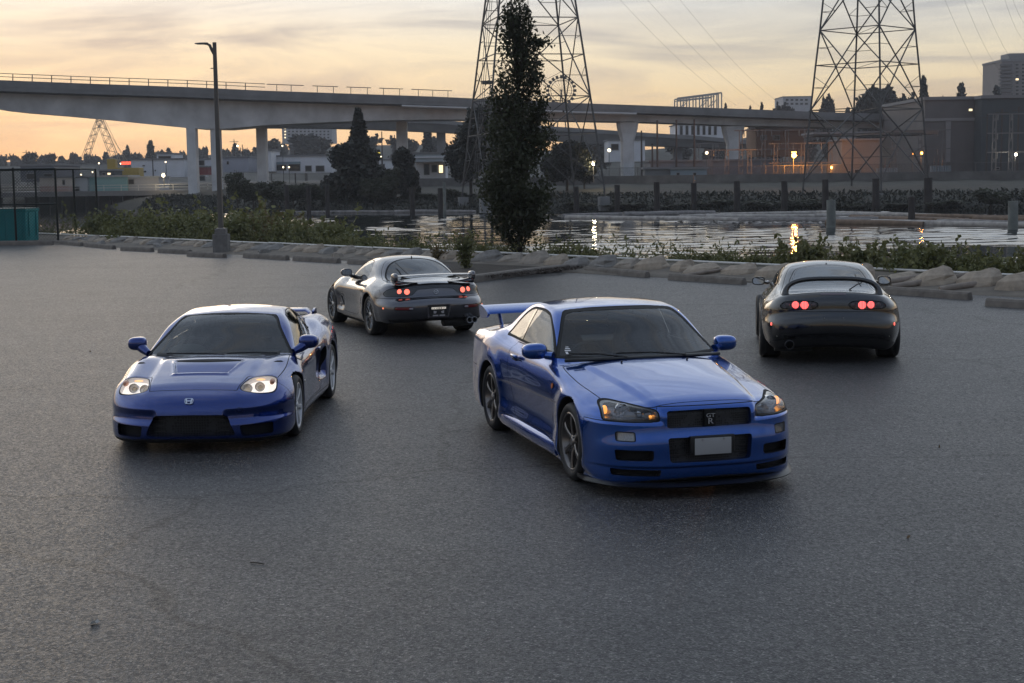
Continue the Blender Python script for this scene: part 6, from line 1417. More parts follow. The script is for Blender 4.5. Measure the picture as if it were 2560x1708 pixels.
    # mirrors, wipers, aerial details
    mirror_pair(car, .42, .905, .985, (.085, .108, .070), BLUE, ((.52, .76, .945), (.44, .85, .965), .04, .03))
    for ya, yb, xb in ((.32, -.28, .80), (-.22, -.66, .74)):
        a = (.905 - .14 * ya * ya, ya, .957); b = (.84 - .26 * yb * yb, yb, .985)
        w = MB().tube([a, ((a[0] + b[0]) / 2 + .012, (a[1] + b[1]) / 2, (a[2] + b[2]) / 2 + .014), b], .008, 6).build('wiper', BLACK, car, True)
        MB().lathe([(.022, 0), (.02, .016), (.0005, .02)], 12, 'z', (a[0], a[1], a[2] - .008)).build('wiper_pivot', BLACK, w, True)
    for yy in (-.3, .3): blob('washer_nozzle', (1.02, yy, .935), (.014, .010, .008), BLACK, car, 2.2, 10)
    cowl(car, lambda t: (.905 - .17 * (.72 * t / .73) ** 2, .948 - .02 * abs(t) ** 2, .72 * t))
    # exhaust and tail (seen from other sides)
    for k, yy in enumerate((.47, .63)):
        for s in (-1, 1):
            lamp_can('tail_lamp', (-2.368 + .06 * (k), s * (yy + .02), .80 if k == 0 else .80), .058, .05, BLACK, REDLENS, car, (-1, .15 * s, 0), .25)
    MB().lathe([(.06, -.30), (.066, 0), (.058, .0), (.055, -.25)], 20, 'x', (-2.40 + .0, -.5, .25)).build('exhaust_tip', STEEL, car, True)
    # cabin
    cabin_lining(cm, car, ('body', 'door'), .03, .80)
    dash = MB().prism(spline_poly([(.72, .87), (.55, .90), (.42, .885), (.38, .80), (.42, .65, 'c'), (.70, .65, 'c')], .05), -.60, .60).build('dashboard', mat('dash_plastic', (.018, .018, .02), .65), car, True, sharp=35)
    smooth_box('instrument_hood', .38, .60, -.56, -.22, .87, .955, .03, mat('dash_plastic', (.02, .02, .02), .6), dash)
    steering(car, .26, -.39, .86)
    seat(car, -.30, -.39, 1.16); seat(car, -.30, .39, 1.16)
    MB().box(-1.5, .8, -.72, .72, .42, .46).build('cabin_floor', LINING, car); MB().box(-1.52, -1.0, -.68, .68, .46, .90, None, .04).build('rear_bench', SEATM, car)
    smooth_box('rear_view_mirror', .14, .17, -.13, .13, 1.19, 1.25, .012, mat('mirror_shell', (.05, .055, .06), .3), car)
    o = MB(); 
    for k, (w_, h_) in enumerate(((.055, .012), (.04, .010), (.025, .010), (.012, .05))): pass
    # small white stickers low in the corner of the screen
    for (a0, a1, z0, z1) in ((-.675, -.625, .995, 1.003), (-.665, -.625, 1.010, 1.016), (-.655, -.63, 1.022, 1.027), (-.675, -.655, .972, .990)):
        def sx(y_, z_): return .885 - (z_ - .925) / .545 * 1.0 - .17 * (y_ / .73) ** 2 - .020
        mesh_obj('windscreen_sticker', [(sx(a0, z0), a0, z0), (sx(a1, z0), a1, z0), (sx(a1, z1), a1, z1), (sx(a0, z1), a0, z1)], [(0, 1, 2, 3)], mat('sticker_white', (.7, .7, .7), .6), car)
    # wheels
    RIM = mat('bronze_grey_alloy', (.17, .155, .145), .28, .9, coat=.4); DK = mat('dark_hub', (.03, .03, .03), .4, .5)
    for k in (): pass
    for xw, st in ((1.3325, .0), (-1.3325, 0)):
        for s in (-1, 1): wheel(car, xw, .868, .327, s, .327, .243, .245, 'six', RIM, RIM, st if xw > 0 else 0)
    return car
car_coupe()
# ---------------------------------------------------------------- the low dark blue mid-engined car, front left
def car_midengine():
    car = empty('sports_car'); place_car(car, 1)
    tag(car, 'low dark blue mid-engined sports car with white wheels and lit twin headlamps', 'car', 'parked sports cars')
    BLUE = paint('deep_blue_paint', (.0010, .027, .19), .78, .19)
    P = Prof([(2.12, .095, 'c'), (2.20, .105), (2.24, .15), (2.25, .25), (2.246, .35), (2.222, .45), (2.15, .525), (2.03, .575), (1.85, .622), (1.6, .675), (1.25, .742), (1.0, .768), (.85, .772), (.3, .785), (-.4, .82), (-1.0, .875), (-1.5, .915), (-1.9, .925), (-2.08, .912), (-2.15, .88), (-2.165, .75), (-2.19, .55), (-2.17, .35), (-2.1, .22, 'c'), (-1, .15), (1, .125)])
    G = Prof([(1.06, .69, 'c'), (1.0, .742), (.955, .775), (.6, .948), (.30, 1.083), (.14, 1.128), (-.1, 1.156), (-.35, 1.168), (-.6, 1.160), (-.85, 1.122), (-1.2, 1.035), (-1.6, .935), (-1.85, .88, 'c'), (-1.5, .55, 'c'), (.8, .55, 'c')])
    bowF = C1((0, 0), (.2, .009), (.33, .03), (.42, .055), (.55, .115), (.68, .215), (.78, .34), (.85, .49), (.92, .72), (1, 1.0)); bowR = C1((0, 0), (.3, .01), (.5, .03), (.7, .09), (.82, .19), (.9, .32), (1.0, .5))
    crown = C1((2.3, .02), (1.9, .03), (1.3, .04), (.8, .05), (0, .05), (-1.2, .05), (-2.3, .05))
    M = C1((2.3, .83), (2.0, .862), (1.6, .886), (1.265, .892), (.8, .876), (.3, .868), (-.3, .872), (-.8, .890), (-1.265, .902), (-1.8, .885), (-2.2, .84))
    zs = [.10, .18, .28, .40, .50, .60, .68, .76, .84, .95]
    IN = T2([2.3, 1.265, .5, -.3, -.8, -1.3, -2.2], zs, [[.03, .0, .0, .002, .006, .02, .05, .09, .14, .2], [.04, .01, .0, .0, .0, .004, .020, .055, .12, .2], [.045, .01, .012, .016, .012, .012, .035, .08, .13, .2], [.045, .01, .012, .018, .014, .012, .030, .07, .12, .19], [.045, .012, .006, .008, .006, .006, .02, .05, .09, .16], [.05, .02, .004, .0, .0, .003, .014, .04, .085, .16], [.06, .03, .01, .0, .0, .004, .016, .04, .085, .16]])
    WG = T2([1.0, .5, 0, -.5, -1.0, -1.5, -1.85], [.70, .78, .9, 1.0, 1.1, 1.17], [[.76, .735, .66, .60, .525, .49], [.772, .752, .69, .63, .545, .50], [.775, .755, .70, .64, .55, .50], [.765, .742, .68, .62, .535, .48], [.74, .70, .62, .56, .48, .43], [.70, .64, .56, .50, .42, .38], [.68, .60, .52, .46, .38, .34]])
    kj = C1((1.0, .02), (.5, .02), (-.4, .03), (-.9, .05), (-1.4, .12), (-1.9, .14))
    scy = C1((1.66, .24), (1.45, .29), (1.24, .345), (1.1, .37))
    def field(x, y, z, cubic=False):
        ay = np.abs(y); sF = sstep(.1, 1.5, x); sR = sstep(.2, -1.4, x)
        xs = x + bowF(ay) * sF - bowR(ay) * sR
        fend = .056 * np.exp(-((ay - .70) / .15) ** 2) * sstep(.5, 1.15, x) * sstep(2.05, 1.6, x) + .04 * np.exp(-((ay - .64) / .14) ** 2) * sstep(-.7, -1.3, x) * sstep(-2.15, -1.8, x)
        cen = .022 * sstep(.06, -.04, ay - (.47 - .03 * (x - 1.3))) * sstep(.9, 1.2, x) * sstep(2.1, 1.9, x)
        dep = .072 * np.clip((x - 1.22) / .43, 0, 1) * sstep(.022, -.022, ay - scy(x)) * sstep(1.685, 1.645, x) - .016 * sstep(.05, .0, ay - scy(x)) * sstep(1.73, 1.68, x) * sstep(1.2, 1.4, x)
        step = .036 * sstep(.265, .315, z) * sstep(1.2, 1.7, x) * sstep(.30, .36, ay) - .034 * sstep(.35, .42, z) * sstep(1.2, 1.7, x) * sstep(.30, .36, ay)
        zc = z + crown(x) * (ay / .8) ** 2 - fend - cen + dep
        d = P(xs + step, zc, cubic)
        r1 = np.sqrt((x - 1.265) ** 2 + (z - .30) ** 2); r2 = np.sqrt((x + 1.265) ** 2 + (z - .315) ** 2)
        W = M(x) - IN(x, z) + .014 * np.exp(-((r1 - .38) / .07) ** 2) * sstep(.1, .4, z) + .012 * np.exp(-((r2 - .39) / .08) ** 2) * sstep(.1, .4, z)
        # hollow behind the door leading into the side air intake
        W = W - .05 * sstep(-.10, -.62, x) * sstep(-.80, -.70, x) * sstep(.30, .40, z) * sstep(.70, .60, z)
        b = smax(d, ay - W, .075)
        g = smax(G(x + .125 * (ay / .73) ** 2 * sstep(-.5, .3, x) - .10 * (ay / .7) ** 2 * sstep(-.3, -1.0, x), z + .035 * (ay / .5) ** 2, cubic), ay - WG(x, z), .04)
        f = smin(b, g, kj(x))
        w = np.minimum(well(x, ay, z, 1.265, .305, .322, .55), well(x, ay, z, -1.265, .32, .350, .55))
        return smax(f, -w, .014)
    cm = CarMesh(field, (-2.27, 2.33, 1.0, .05, 1.23), .015)
    cm.wells([(1.265, .305, .322, .55), (-1.265, .32, .350, .55)])
    cm.region('floor', lambda p: p[:, 2] - .14, lambda c, n: (n[:, 2] < -.5))
    fr = lambda c, n: (n[:, 0] > .15) & (c[:, 0] > 1.4)
    side = lambda c, n: (np.abs(n[:, 1]) > .42)
    cm.region('windscreen', PF(mir([(0, 1.132), (.25, 1.129), (.455, 1.108), (.502, 1.080), (.575, .98), (.672, .85), (.765, .728, 'c'), (.55, .745), (0, .75)]), False), lambda c, n: (n[:, 0] > .2) & (c[:, 0] > -.1) & (c[:, 2] > .72) & (n[:, 2] > .2), seam=.004, rim=(.012, 'front_border'))
    cm.region('rear_window', PF(mir([(0, 1.12), (.35, 1.10), (.42, 1.04), (.47, .97), (.35, .955), (0, .952)]), False), lambda c, n: (n[:, 0] < -.1) & (c[:, 0] < -.6) & (c[:, 2] > .92), seam=.004)
    cm.region('side_glass', PS([(.57, .787, 'c'), (.40, .875), (.12, 1.015), (-.05, 1.078), (-.22, 1.108), (-.45, 1.112), (-.66, 1.075), (-.84, .99), (-.95, .91), (-.93, .862, 'c'), (-.6, .83), (0, .80)]), side, seam=.004, rim=(.014, 'window_seal'))
    cm.region('side_intake', PS([(-.585, .40), (-.66, .37, .03), (-.84, .60, .03), (-.83, .655), (-.765, .66), (-.60, .50)], .02), side)
    cm.region('door', PS([(.80, .74, .02), (.86, .60, .2), (.84, .40, .1), (.80, .235, .05), (-.40, .235, .05), (-.53, .36, .15), (-.62, .70, .1), (-.60, .81, .02), (0, .80, .1), (.57, .785, .02)], .03), side, seam=.003)
    cm.line(lambda p: p[:, 2] - .215 - .008 * p[:, 0], lambda c, n: side(c, n) & (np.abs(c[:, 0]) < .95), w=.003)
    cm.line(lambda p: p[:, 2] - .165, lambda c, n: side(c, n) & (np.abs(c[:, 0]) < .9), w=.003)
    # nose
    cm.region('headlamp', PT([(1.655, .735, .03), (1.665, .50, .06), (1.84, .452, .15), (2.0, .428, .05), (1.985, .60, .12), (1.86, .755, .08)], True, .04), lambda c, n: (c[:, 0] > 1.4) & (c[:, 2] > .42) & (n[:, 2] > .15), seam=.005)
    cm.region('grille', PF(mir([(0, .368), (.335, .362, .04), (.425, .165, .04), (0, .165)]), False, .02), fr)
    cm.region('duct', PF([(.455, .258), (.735, .262, .02), (.735, .150), (.47, .150, .03)], True, .02), fr)
    cm.region('splitter', lambda p: p[:, 2] - .122, lambda c, n: (c[:, 0] > 1.70) & (n[:, 0] > .02))
    cm.region('hood', PT([(2.042, 0), (2.036, .25), (2.018, .41, 'c'), (1.84, .440), (1.655, .490), (1.640, .60), (1.645, .735, 'c'), (1.4, .758), (1.1, .757), (.86, .735, 'c'), (.95, .5), (1.01, 0), (.95, -.5), (.86, -.735, 'c'), (1.1, -.757), (1.4, -.758), (1.645, -.735, 'c'), (1.64, -.6), (1.655, -.49), (1.84, -.44), (2.018, -.41, 'c'), (2.036, -.25)], False), lambda c, n: (n[:, 2] > .4) & (c[:, 2] > .45), seam=.0035)
    cm.region('hood_vent', PT([(1.668, 0, .02), (1.662, .235, .05), (1.42, .298, .1), (1.24, .35, .01), (1.24, -.35, .01), (1.42, -.298, .1), (1.662, -.235, .05)], False, .02), lambda c, n: n[:, 2] > .3, src=('hood',))
    cm.region('front_bumper', lambda p: np.maximum(1.56 + (p[:, 2] - .3) * .55 - p[:, 0], p[:, 2] - .70), lambda c, n: c[:, 0] > 1.4, seam=.003)
    cm.region('tow_cover', lambda p: np.sqrt((p[:, 1] - .455) ** 2 + (p[:, 2] - .395) ** 2) - .026, fr, src=('front_bumper',), seam=.002)
    cm.region('rear_bumper', lambda p: np.maximum(p[:, 0] + 1.75, p[:, 2] - .60), lambda c, n: c[:, 0] < -1.5, seam=.003)
    cm.obj('body', 'body_shell', BLUE, car); hood = cm.obj('hood', 'hood', BLUE, car); fb = cm.obj('front_bumper', 'front_bumper', BLUE, car); cm.obj('rear_bumper', 'rear_bumper', BLUE, car)
    cm.obj('hood_vent', 'hood_vent', BLUE, hood); cm.obj('tow_cover', 'tow_cover', BLUE, fb)
    [cm.obj('splitter', 'front_splitter', BLACK, car, k) for k in (-1, 1)]; [cm.obj('well%d' % k, 'wheel_arch_liner', WELLM, car) for k in range(cm.nw)]; cm.obj('floor', 'floor_pan', WELLM, car); cm.obj('panel_gap', 'panel_gap', GAPM, car, 0, .002)
    cm.obj('windscreen', 'windscreen', GLASS, car, 0, .003); cm.obj('rear_window', 'rear_window', GLASS, car, 0, .003); cm.obj('front_border', 'screen_border', RUBBER, car, 0, .001)
    gr = cm.recess('grille', 'grille_opening', (-.10, 0, 0), mesh_mat('radiator_mesh', (.02, .02, .022), 40), BLUE, car)
    for zz in (.20, .25, .30, .335): MB().box(2.128, 2.136, -.34, .34, zz - .004, zz + .004).build('grille_bar', BLACK, gr)
    HOUS = mat('headlamp_white_housing', (.62, .60, .58), .28, .3, emit=(1.0, .90, .82), estr=.8)
    for s in (-1, 1):
        d = cm.obj('door', 'door', BLUE, car, s); smooth_box('door_handle', -.50, -.36, s * .86 - .012, s * .86 + .012, .66, .69, .01, BLUE, d)
        cm.obj('side_glass', 'side_window', GLASSS, car, s, .003); cm.obj('window_seal', 'window_seal', GLOSSBLACK, car, s, .001)
        cm.recess('side_intake', 'side_air_intake', (-.10, -.14 * s, 0), GAPM, BLACK, car, s)
        cm.recess('duct', 'bumper_duct', (-.10, 0, 0), GAPM, BLUE, car, s)
        h = cm.recess('headlamp', 'headlamp', (-.03, 0, -.045), HOUS, mat('headlamp_white_wall', (.7, .68, .66), .3, .2), car, s, .06)
        cm.obj('headlamp', 'lamp_cover', LENS, h, s)
        for k, (xx, yy, zz) in enumerate(((1.895, .488, .562), (1.862, .600, .572))):
            lamp_can('projector_lamp', (xx, s * yy, zz), .043, .06, CHROME, glass_mat('projector_glass_dark', (.25, .24, .22), 1.7), h, (.93, .10 * s, .25), .5)
            lamp_can('lamp_bulb', (xx - .03, s * yy, zz - .012), .020, .02, STEEL, WHITELIT, h, (.93, .1 * s, .25), .3)
        blob('corner_lamp', (1.745, s * .70, .605), (.075, .022, .028), mat('clear_corner_amber', (.45, .22, .14), .25, .3), h, 2.2, 14)
        blob('position_lamp', (1.715, s * .585, .622), (.022, .045, .008), mat('amber_lamp_dim', (.8, .4, .15), .4, emit=(1.0, .55, .22), estr=.9), h, 2.2, 12)
        blob('side_marker', (.93, s * .892, .50), (.022, .008, .014), mat('clear_marker', (.6, .55, .5), .15, .2), car, 2.2, 12)
        MB().lathe([(.0005, .006), (.02, .005), (.022, 0)], 12, 'z', (1.19, s * .24, .757)).build('washer_nozzle', STEEL, hood, True)
    # badge: a letter H in a rounded frame
    fr_ = front_frame(2.206, 0, .492, 0, -.62)
    ring = []
    for t in [2 * math.pi * k / 32 for k in range(32)]:
        ring.append((math.copysign(abs(math.cos(t)) ** .55, math.cos(t)), math.copysign(abs(math.sin(t)) ** .55, math.sin(t))))
    V = []; F = []
    for a, b in ring:
        w = 1 - .12 * (1 - b) / 2
        for k_, zz in ((1.0, 0), (1.0, .006), (.84, .006), (.84, 0)): V.append(fr_ @ Vector((a * .043 * w * (k_ if k_ == 1 else .87), b * .030 * (k_ if k_ == 1 else .82), zz)))
    for i in range(32):
        for j in range(3): F.append((i * 4 + j, i * 4 + j + 1, ((i + 1) % 32) * 4 + j + 1, ((i + 1) % 32) * 4 + j))
    bd = MB().add(V, F).build('badge_frame', CHROME, fb, True)
    hb_ = MB()
    for sgn in (-1, 1):
        hb_.add([fr_ @ Matrix.Diagonal((.74, .74, 1, 1)) @ Vector(p) for p in [(sgn * .018, -.036, .0), (sgn * .034, -.036, .0), (sgn * .046, .036, .0), (sgn * .026, .036, .0), (sgn * .018, -.036, .007), (sgn * .034, -.036, .007), (sgn * .046, .036, .007), (sgn * .026, .036, .007)]], [(0, 1, 2, 3), (4, 5, 6, 7), (0, 1, 5, 4), (1, 2, 6, 5), (2, 3, 7, 6), (3, 0, 4, 7)])
    hb_.add([fr_ @ Matrix.Diagonal((.74, .74, 1, 1)) @ Vector(p) for p in [(-.022, -.006, .0), (.022, -.006, .0), (.022, .008, .0), (-.022, .008, .0), (-.022, -.006, .007), (.022, -.006, .007), (.022, .008, .007), (-.022, .008, .007)]], [(0, 1, 2, 3), (4, 5, 6, 7), (0, 1, 5, 4), (1, 2, 6, 5), (2, 3, 7, 6), (3, 0, 4, 7)])
    hb_.build('badge_letter', CHROME, fb)
    # rear wing
    sec = airfoil(8, .15); rings = []
    for v in np.linspace(-.60, .60, 25):
        dz = -.13 * max(0, (abs(v) - .50) / .10) ** 2
        rings.append([(-1.86 - .20 * a, v, .955 + .20 * b + .03 * a + dz) for a, b in sec])
    wing = loft('rear_wing', rings, BLUE, car)
    for s in (-1, 1): MB().prism(spline_poly([(-1.84, .95), (-2.06, .975), (-2.08, .93), (-1.98, .86), (-1.84, .86), (-1.86, .93)], .03), s * .585, s * .612).build('wing_leg', BLUE, wing, True)
    def shm(p): return p
    mirror_pair(car, .54, .885, .855, (.085, .100, .070), BLUE, ((.66, .745, .765), (.56, .86, .838), .034, .058), e=2.9)
    for ya, yb in ((.10, -.50), (.62, .12)):
        a = (1.0 - .2 * ya * ya, ya, .785); b = (.965 - .22 * yb * yb, yb, .792)
        MB().tube([a, ((a[0] + b[0]) / 2, (a[1] + b[1]) / 2, (a[2] + b[2]) / 2 + .006), b], .008, 6).build('wiper', BLACK, car, True)
    cowl(car, lambda t: (.965 - .12 * t * t, .757 - .030 * t * t, .70 * t), .028)
    # cabin
    cabin_lining(cm, car, ('body', 'door'), .03, .70)
    MB().prism(spline_poly([(.90, .745), (.60, .775), (.46, .75), (.42, .66), (.46, .5, 'c'), (.9, .5, 'c')], .05), -.62, .62).build('dashboard', mat('dash_plastic', (.018, .018, .02), .65), car, True, sharp=35)
    blob('instrument_hood', (.58, -.36, .765), (.14, .19, .085), mat('dash_hood', (.06, .062, .055), .7), car, 2.3, 24)
    steering(car, .30, -.36, .72, .38)
    seat(car, -.36, -.36, 1.03); seat(car, -.36, .36, 1.03)
    MB().box(-.75, .85, -.70, .70, .30, .34).build('cabin_floor', LINING, car); MB().box(-.86, -.76, -.62, .62, .34, .93).build('rear_bulkhead', LINING, car)
    smooth_box('rear_view_mirror', .20, .23, -.12, .12, 1.035, 1.09, .012, mat('mirror_shell', (.05, .055, .06), .3), car)
    RIM = mat('white_alloy', (.62, .62, .63), .30, .25, coat=.5)
    for xw, r_, rr, y_ in ((1.265, .302, .226, .875), (-1.265, .318, .234, .888)):
        for s in (-1, 1): wheel(car, xw, y_, r_, s, r_, rr, .215 if xw > 0 else .255, 'seven', RIM, RIM)
    return car
car_midengine()
# ---------------------------------------------------------------- the grey coupe with round lit tail lamps, behind in the middle
def car_grey():
    car = empty('sports_coupe'); place_car(car, 2)
    tag(car, 'dark grey rounded coupe seen from behind with two pairs of round lit tail lamps', 'car', 'parked sports cars')
    GREY = paint('gunmetal_paint', (.10, .098, .11), .8, .2)
    P = Prof([(1.95, .14, 'c'), (2.04, .18), (2.08, .28), (2.085, .40), (2.03, .50), (1.85, .585), (1.5, .675), (1.1, .755), (.8, .80), (.3, .815), (-.4, .825), (-1.0, .85), (-1.5, .88), (-1.8, .875), (-1.95, .866), (-2.03, .845), (-2.065, .80), (-2.085, .72), (-2.115, .665), (-2.19, .625), (-2.235, .58), (-2.25, .50), (-2.235, .40), (-2.18, .31), (-2.10, .27, 'c'), (-1, .19), (1, .16)])
    G = Prof([(.90, .72, 'c'), (.84, .795), (.79, .825), (.45, 1.00), (.16, 1.135), (0, 1.185), (-.2, 1.216), (-.45, 1.230), (-.7, 1.222), (-.92, 1.185), (-1.15, 1.105), (-1.45, .975), (-1.68, .885), (-1.9, .80, 'c'), (-1.5, .5, 'c'), (.7, .5, 'c')])
    bowF = C1((0, 0), (.3, .03), (.5, .10), (.65, .2), (.77, .36), (.86, .6), (.95, .9)); bowR = C1((0, 0), (.2, .006), (.44, .035), (.6, .085), (.70, .14), (.78, .225), (.84, .33), (.9, .48), (1.0, .75))
    crown = C1((2.1, .02), (1.5, .04), (.8, .05), (0, .05), (-1.2, .05), (-2.2, .045))
    M = C1((2.1, .80), (1.7, .855), (1.2125, .872), (.7, .855), (.2, .845), (-.4, .850), (-.9, .872), (-1.2125, .882), (-1.7, .872), (-2.1, .84), (-2.3, .82))
    zs = [.15, .24, .34, .44, .54, .64, .72, .80, .90]
    IN = T2([2.1, 1.2, .5, -.3, -.8, -1.25, -1.8, -2.3], zs, [[.03, .0, .0, .0, .01, .03, .07, .12, .2], [.04, .01, .0, .0, .0, .004, .018, .05, .12], [.06, .022, .022, .026, .018, .010, .026, .07, .14], [.06, .022, .022, .028, .020, .008, .020, .06, .13], [.05, .02, .010, .010, .006, .004, .016, .05, .12], [.05, .02, .006, .0, .0, .006, .025, .07, .15], [.08, .045, .02, .004, .0, .012, .035, .08, .16], [.09, .05, .02, .004, .0, .018, .04, .09, .17]])
    WG = T2([.9, .4, 0, -.4, -.8, -1.2, -1.6, -1.9], [.72, .82, .95, 1.05, 1.15, 1.24], [[.72, .70, .63, .57, .50, .45], [.735, .715, .66, .60, .53, .47], [.745, .72, .67, .61, .54, .475], [.75, .72, .67, .61, .535, .47], [.76, .725, .655, .595, .52, .45], [.78, .72, .63, .565, .49, .42], [.80, .70, .59, .52, .45, .38], [.80, .68, .56, .49, .42, .36]])
    kj = C1((.9, .03), (.5, .03), (0, .04), (-.5, .07), (-1.0, .14), (-1.9, .16))
    def field(x, y, z, cubic=False):
        ay = np.abs(y); sF = sstep(.0, 1.5, x); sR = sstep(-.2, -1.5, x)
        xs = x + bowF(ay) * sF - bowR(ay) * sR
        fend = .105 * np.exp(-((ay - .72) / .14) ** 2) * sstep(.35, 1.0, x) * sstep(1.95, 1.5, x) + .03 * np.exp(-((ay - .70) / .13) ** 2) * sstep(-.6, -1.2, x) * sstep(-2.05, -1.7, x)
        zc = z + crown(x) * (ay / .8) ** 2 - fend
        d = P(xs, zc, cubic)
        r1 = np.sqrt((x - 1.2125) ** 2 + (z - .325) ** 2); r2 = np.sqrt((x + 1.2125) ** 2 + (z - .325) ** 2)
        W = M(x) - IN(x, z) + .012 * np.exp(-((r1 - .40) / .07) ** 2) * sstep(.1, .4, z) + .012 * np.exp(-((r2 - .41) / .09) ** 2) * sstep(.1, .4, z)
        W = W - .035 * sstep(.95, .70, x) * sstep(.40, .60, x) * sstep(.25, .35, z) * sstep(.60, .50, z)
        b = smax(d, ay - W, .09)
        g = smax(G(x + .15 * (ay / .7) ** 2 * sstep(-.5, .3, x) - .22 * (ay / .7) ** 2 * sstep(-.4, -1.2, x), z + .05 * (ay / .5) ** 2, cubic), ay - WG(x, z), .10)
        f = smin(b, g, kj(x))
        # the number plate hollow
        pl = np.maximum(np.maximum(ay - .175, np.abs(z - .425) - .085), -x - 2.30); pl = np.maximum(pl, x + 2.195)
        f = smax(f, -pl, .02)
        w = np.minimum(well(x, ay, z, 1.2125, .325, .355, .52), well(x, ay, z, -1.2125, .325, .355, .52))
        return smax(f, -w, .014)
    cm = CarMesh(field, (-2.33, 2.16, .98, .1, 1.3), .018)
    cm.wells([(1.2125, .325, .355, .52), (-1.2125, .325, .355, .52)])
    cm.region('floor', lambda p: p[:, 2] - .19, lambda c, n: (n[:, 2] < -.5))
    rr = lambda c, n: (n[:, 0] < -.12) & (c[:, 0] < -1.5)
    side = lambda c, n: np.abs(n[:, 1]) > .40
    cm.region('windscreen', PF(mir([(0, 1.17), (.40, 1.14), (.50, 1.06), (.66, .845, 'c'), (.3, .845), (0, .85)]), False), lambda c, n: (n[:, 0] > .2) & (c[:, 0] > -.2) & (c[:, 2] > .8) & (n[:, 2] > .2), seam=.004)
    cm.region('rear_window', PT([(-.86, 0), (-.90, .30), (-.97, .42), (-1.15, .545), (-1.35, .60), (-1.52, .60), (-1.60, .52), (-1.63, .2), (-1.635, 0), (-1.63, -.2), (-1.60, -.52), (-1.52, -.60), (-1.35, -.60), (-1.15, -.545), (-.97, -.42), (-.90, -.30)], False), lambda c, n: (n[:, 2] > .3) & (c[:, 2] > .84) & (c[:, 0] < -.6), seam=.005, rim=(.02, 'screen_border'))
    cm.region('side_glass', PS([(.42, .862, 'c'), (.30, .935), (.05, 1.075), (-.12, 1.135), (-.28, 1.155), (-.45, 1.135), (-.58, 1.06), (-.635, .95), (-.60, .885), (-.50, .872), (0, .865)]), side, seam=.005, rim=(.014, 'window_seal'))
    cm.region('door', PS([(.53, .80, .05), (.52, .60, .1), (.50, .40, .1), (.42, .27, .06), (-.40, .265, .1), (-.60, .36, .15), (-.75, .62, .12), (-.74, .80, .1), (-.62, .872, .05), (0, .862), (.43, .856, .02)], .05), side, seam=.003)
    cm.region('side_vent', PS([(.66, .52), (.72, .50), (.60, .345), (.55, .36)], .012), side)
    cm.line(lambda p: np.sqrt((p[:, 0] + 1.70) ** 2 + (p[:, 2] - .69) ** 2) - .07, lambda c, n: (c[:, 1] > 0) & side(c, n) & (c[:, 0] < -1.4), w=.0028)
    # hatch outline
    cm.line(lambda p: poly_sdf(rpoly([(-.80, -.44), (-.80, .44), (-1.05, .59), (-1.45, .67), (-1.75, .66), (-1.75, -.66), (-1.45, -.67), (-1.05, -.59)], .1), p[:, :2]), lambda c, n: (n[:, 2] > .25) & (c[:, 2] > .8) & (c[:, 0] < -.6) & (c[:, 0] > -1.7), w=.0035)
    # lamp panel: black band across the tail, deep at both ends
    cm.region('lamp_panel', PF(mir([(0, .832), (.35, .830, .1), (.58, .812, .1), (.73, .775, .06), (.790, .715, .04), (.775, .662, .03), (.45, .665, .05), (.36, .70, .03), (.30, .768, .04), (0, .785)]), False, .02), lambda c, n: (c[:, 0] < -1.5) & (c[:, 2] > .6) & (n[:, 0] < -.02), seam=.003)
    cm.region('fog_lens', PF([(.425, .508), (.690, .514), (.690, .464), (.425, .458)], True, .022), rr, seam=.004)
    cm.region('plate_recess', PF(mir([(0, .515), (.185, .515, .02), (.178, .335, .02), (0, .335)]), False, .01), rr)
    cm.region('rear_bumper', lambda p: np.maximum(p[:, 0] + 1.66 - (p[:, 2] - .45) * .15, p[:, 2] - .635), lambda c, n: c[:, 0] < -1.4, seam=.003)
    cm.region('under_valance', lambda p: p[:, 2] - .31, lambda c, n: (c[:, 0] < -2.0), src=('rear_bumper',))
    cm.obj('body', 'body_shell', GREY, car); rb = cm.obj('rear_bumper', 'rear_bumper', GREY, car); lp = cm.obj('lamp_panel', 'lamp_panel', GLOSSBLACK, car, 0, .001)
    cm.obj('under_valance', 'under_valance', BLACK, car); [cm.obj('well%d' % k, 'wheel_arch_liner', WELLM, car) for k in range(cm.nw)]; cm.obj('floor', 'floor_pan', WELLM, car); cm.obj('panel_gap', 'panel_gap', GAPM, car, 0, .002)
    cm.obj('windscreen', 'windscreen', GLASS, car, 0, .003); cm.obj('rear_window', 'rear_window', GLASSD, car, 0, .003); cm.obj('screen_border', 'screen_border', RUBBER, car, 0, .001)
    PALE = mat('plate_hollow_paint', (.22, .21, .23), .4, .4)
    pr = cm.obj('plate_recess', 'plate_recess', PALE, car)
    # the plate frame with its lit strip and empty lower half
    o = MB().box(-2.222, -2.212, -.15, .15, .35, .50).build('plate_bracket', BLACK, pr)
    MB().box(-2.228, -2.223, -.118, .118, .462, .492).build('plate_strip', mat('plate_strip_lit', (.75, .72, .66), .5, emit=(1, .9, .75), estr=.35), o)
    for k in range(8): MB().lathe([(.0005, -.004), (.010 if 2 < k < 6 else .007, -.003), (.010 if 2 < k < 6 else .007, 0)], 10, 'x', (-2.229, .098 - k * .028, .477)).build('strip_mark', mat('strip_mark', (.03, .02, .02), .5) if k != 6 else mat('strip_mark_red', (.5, .1, .06), .5), o)
    for s in (-1, 1): MB().prism([(s * .035, .425), (s * .085, .440), (s * .085, .395), (s * .05, .395)], -2.227, -2.223, 'x').build('bracket_tab', mat('tab_pale', (.45, .43, .44), .4, .3), o); MB().box(-2.226, -2.223, s * .055 - .045, s * .055 + .045, .352, .372).build('bracket_foot', mat('tab_pale', (.45, .43, .44), .4, .3), o)
    LIT = mat('round_tail_lamp_lit', (.8, .08, .06), .35, emit=(1.0, .20, .14), estr=1.25)
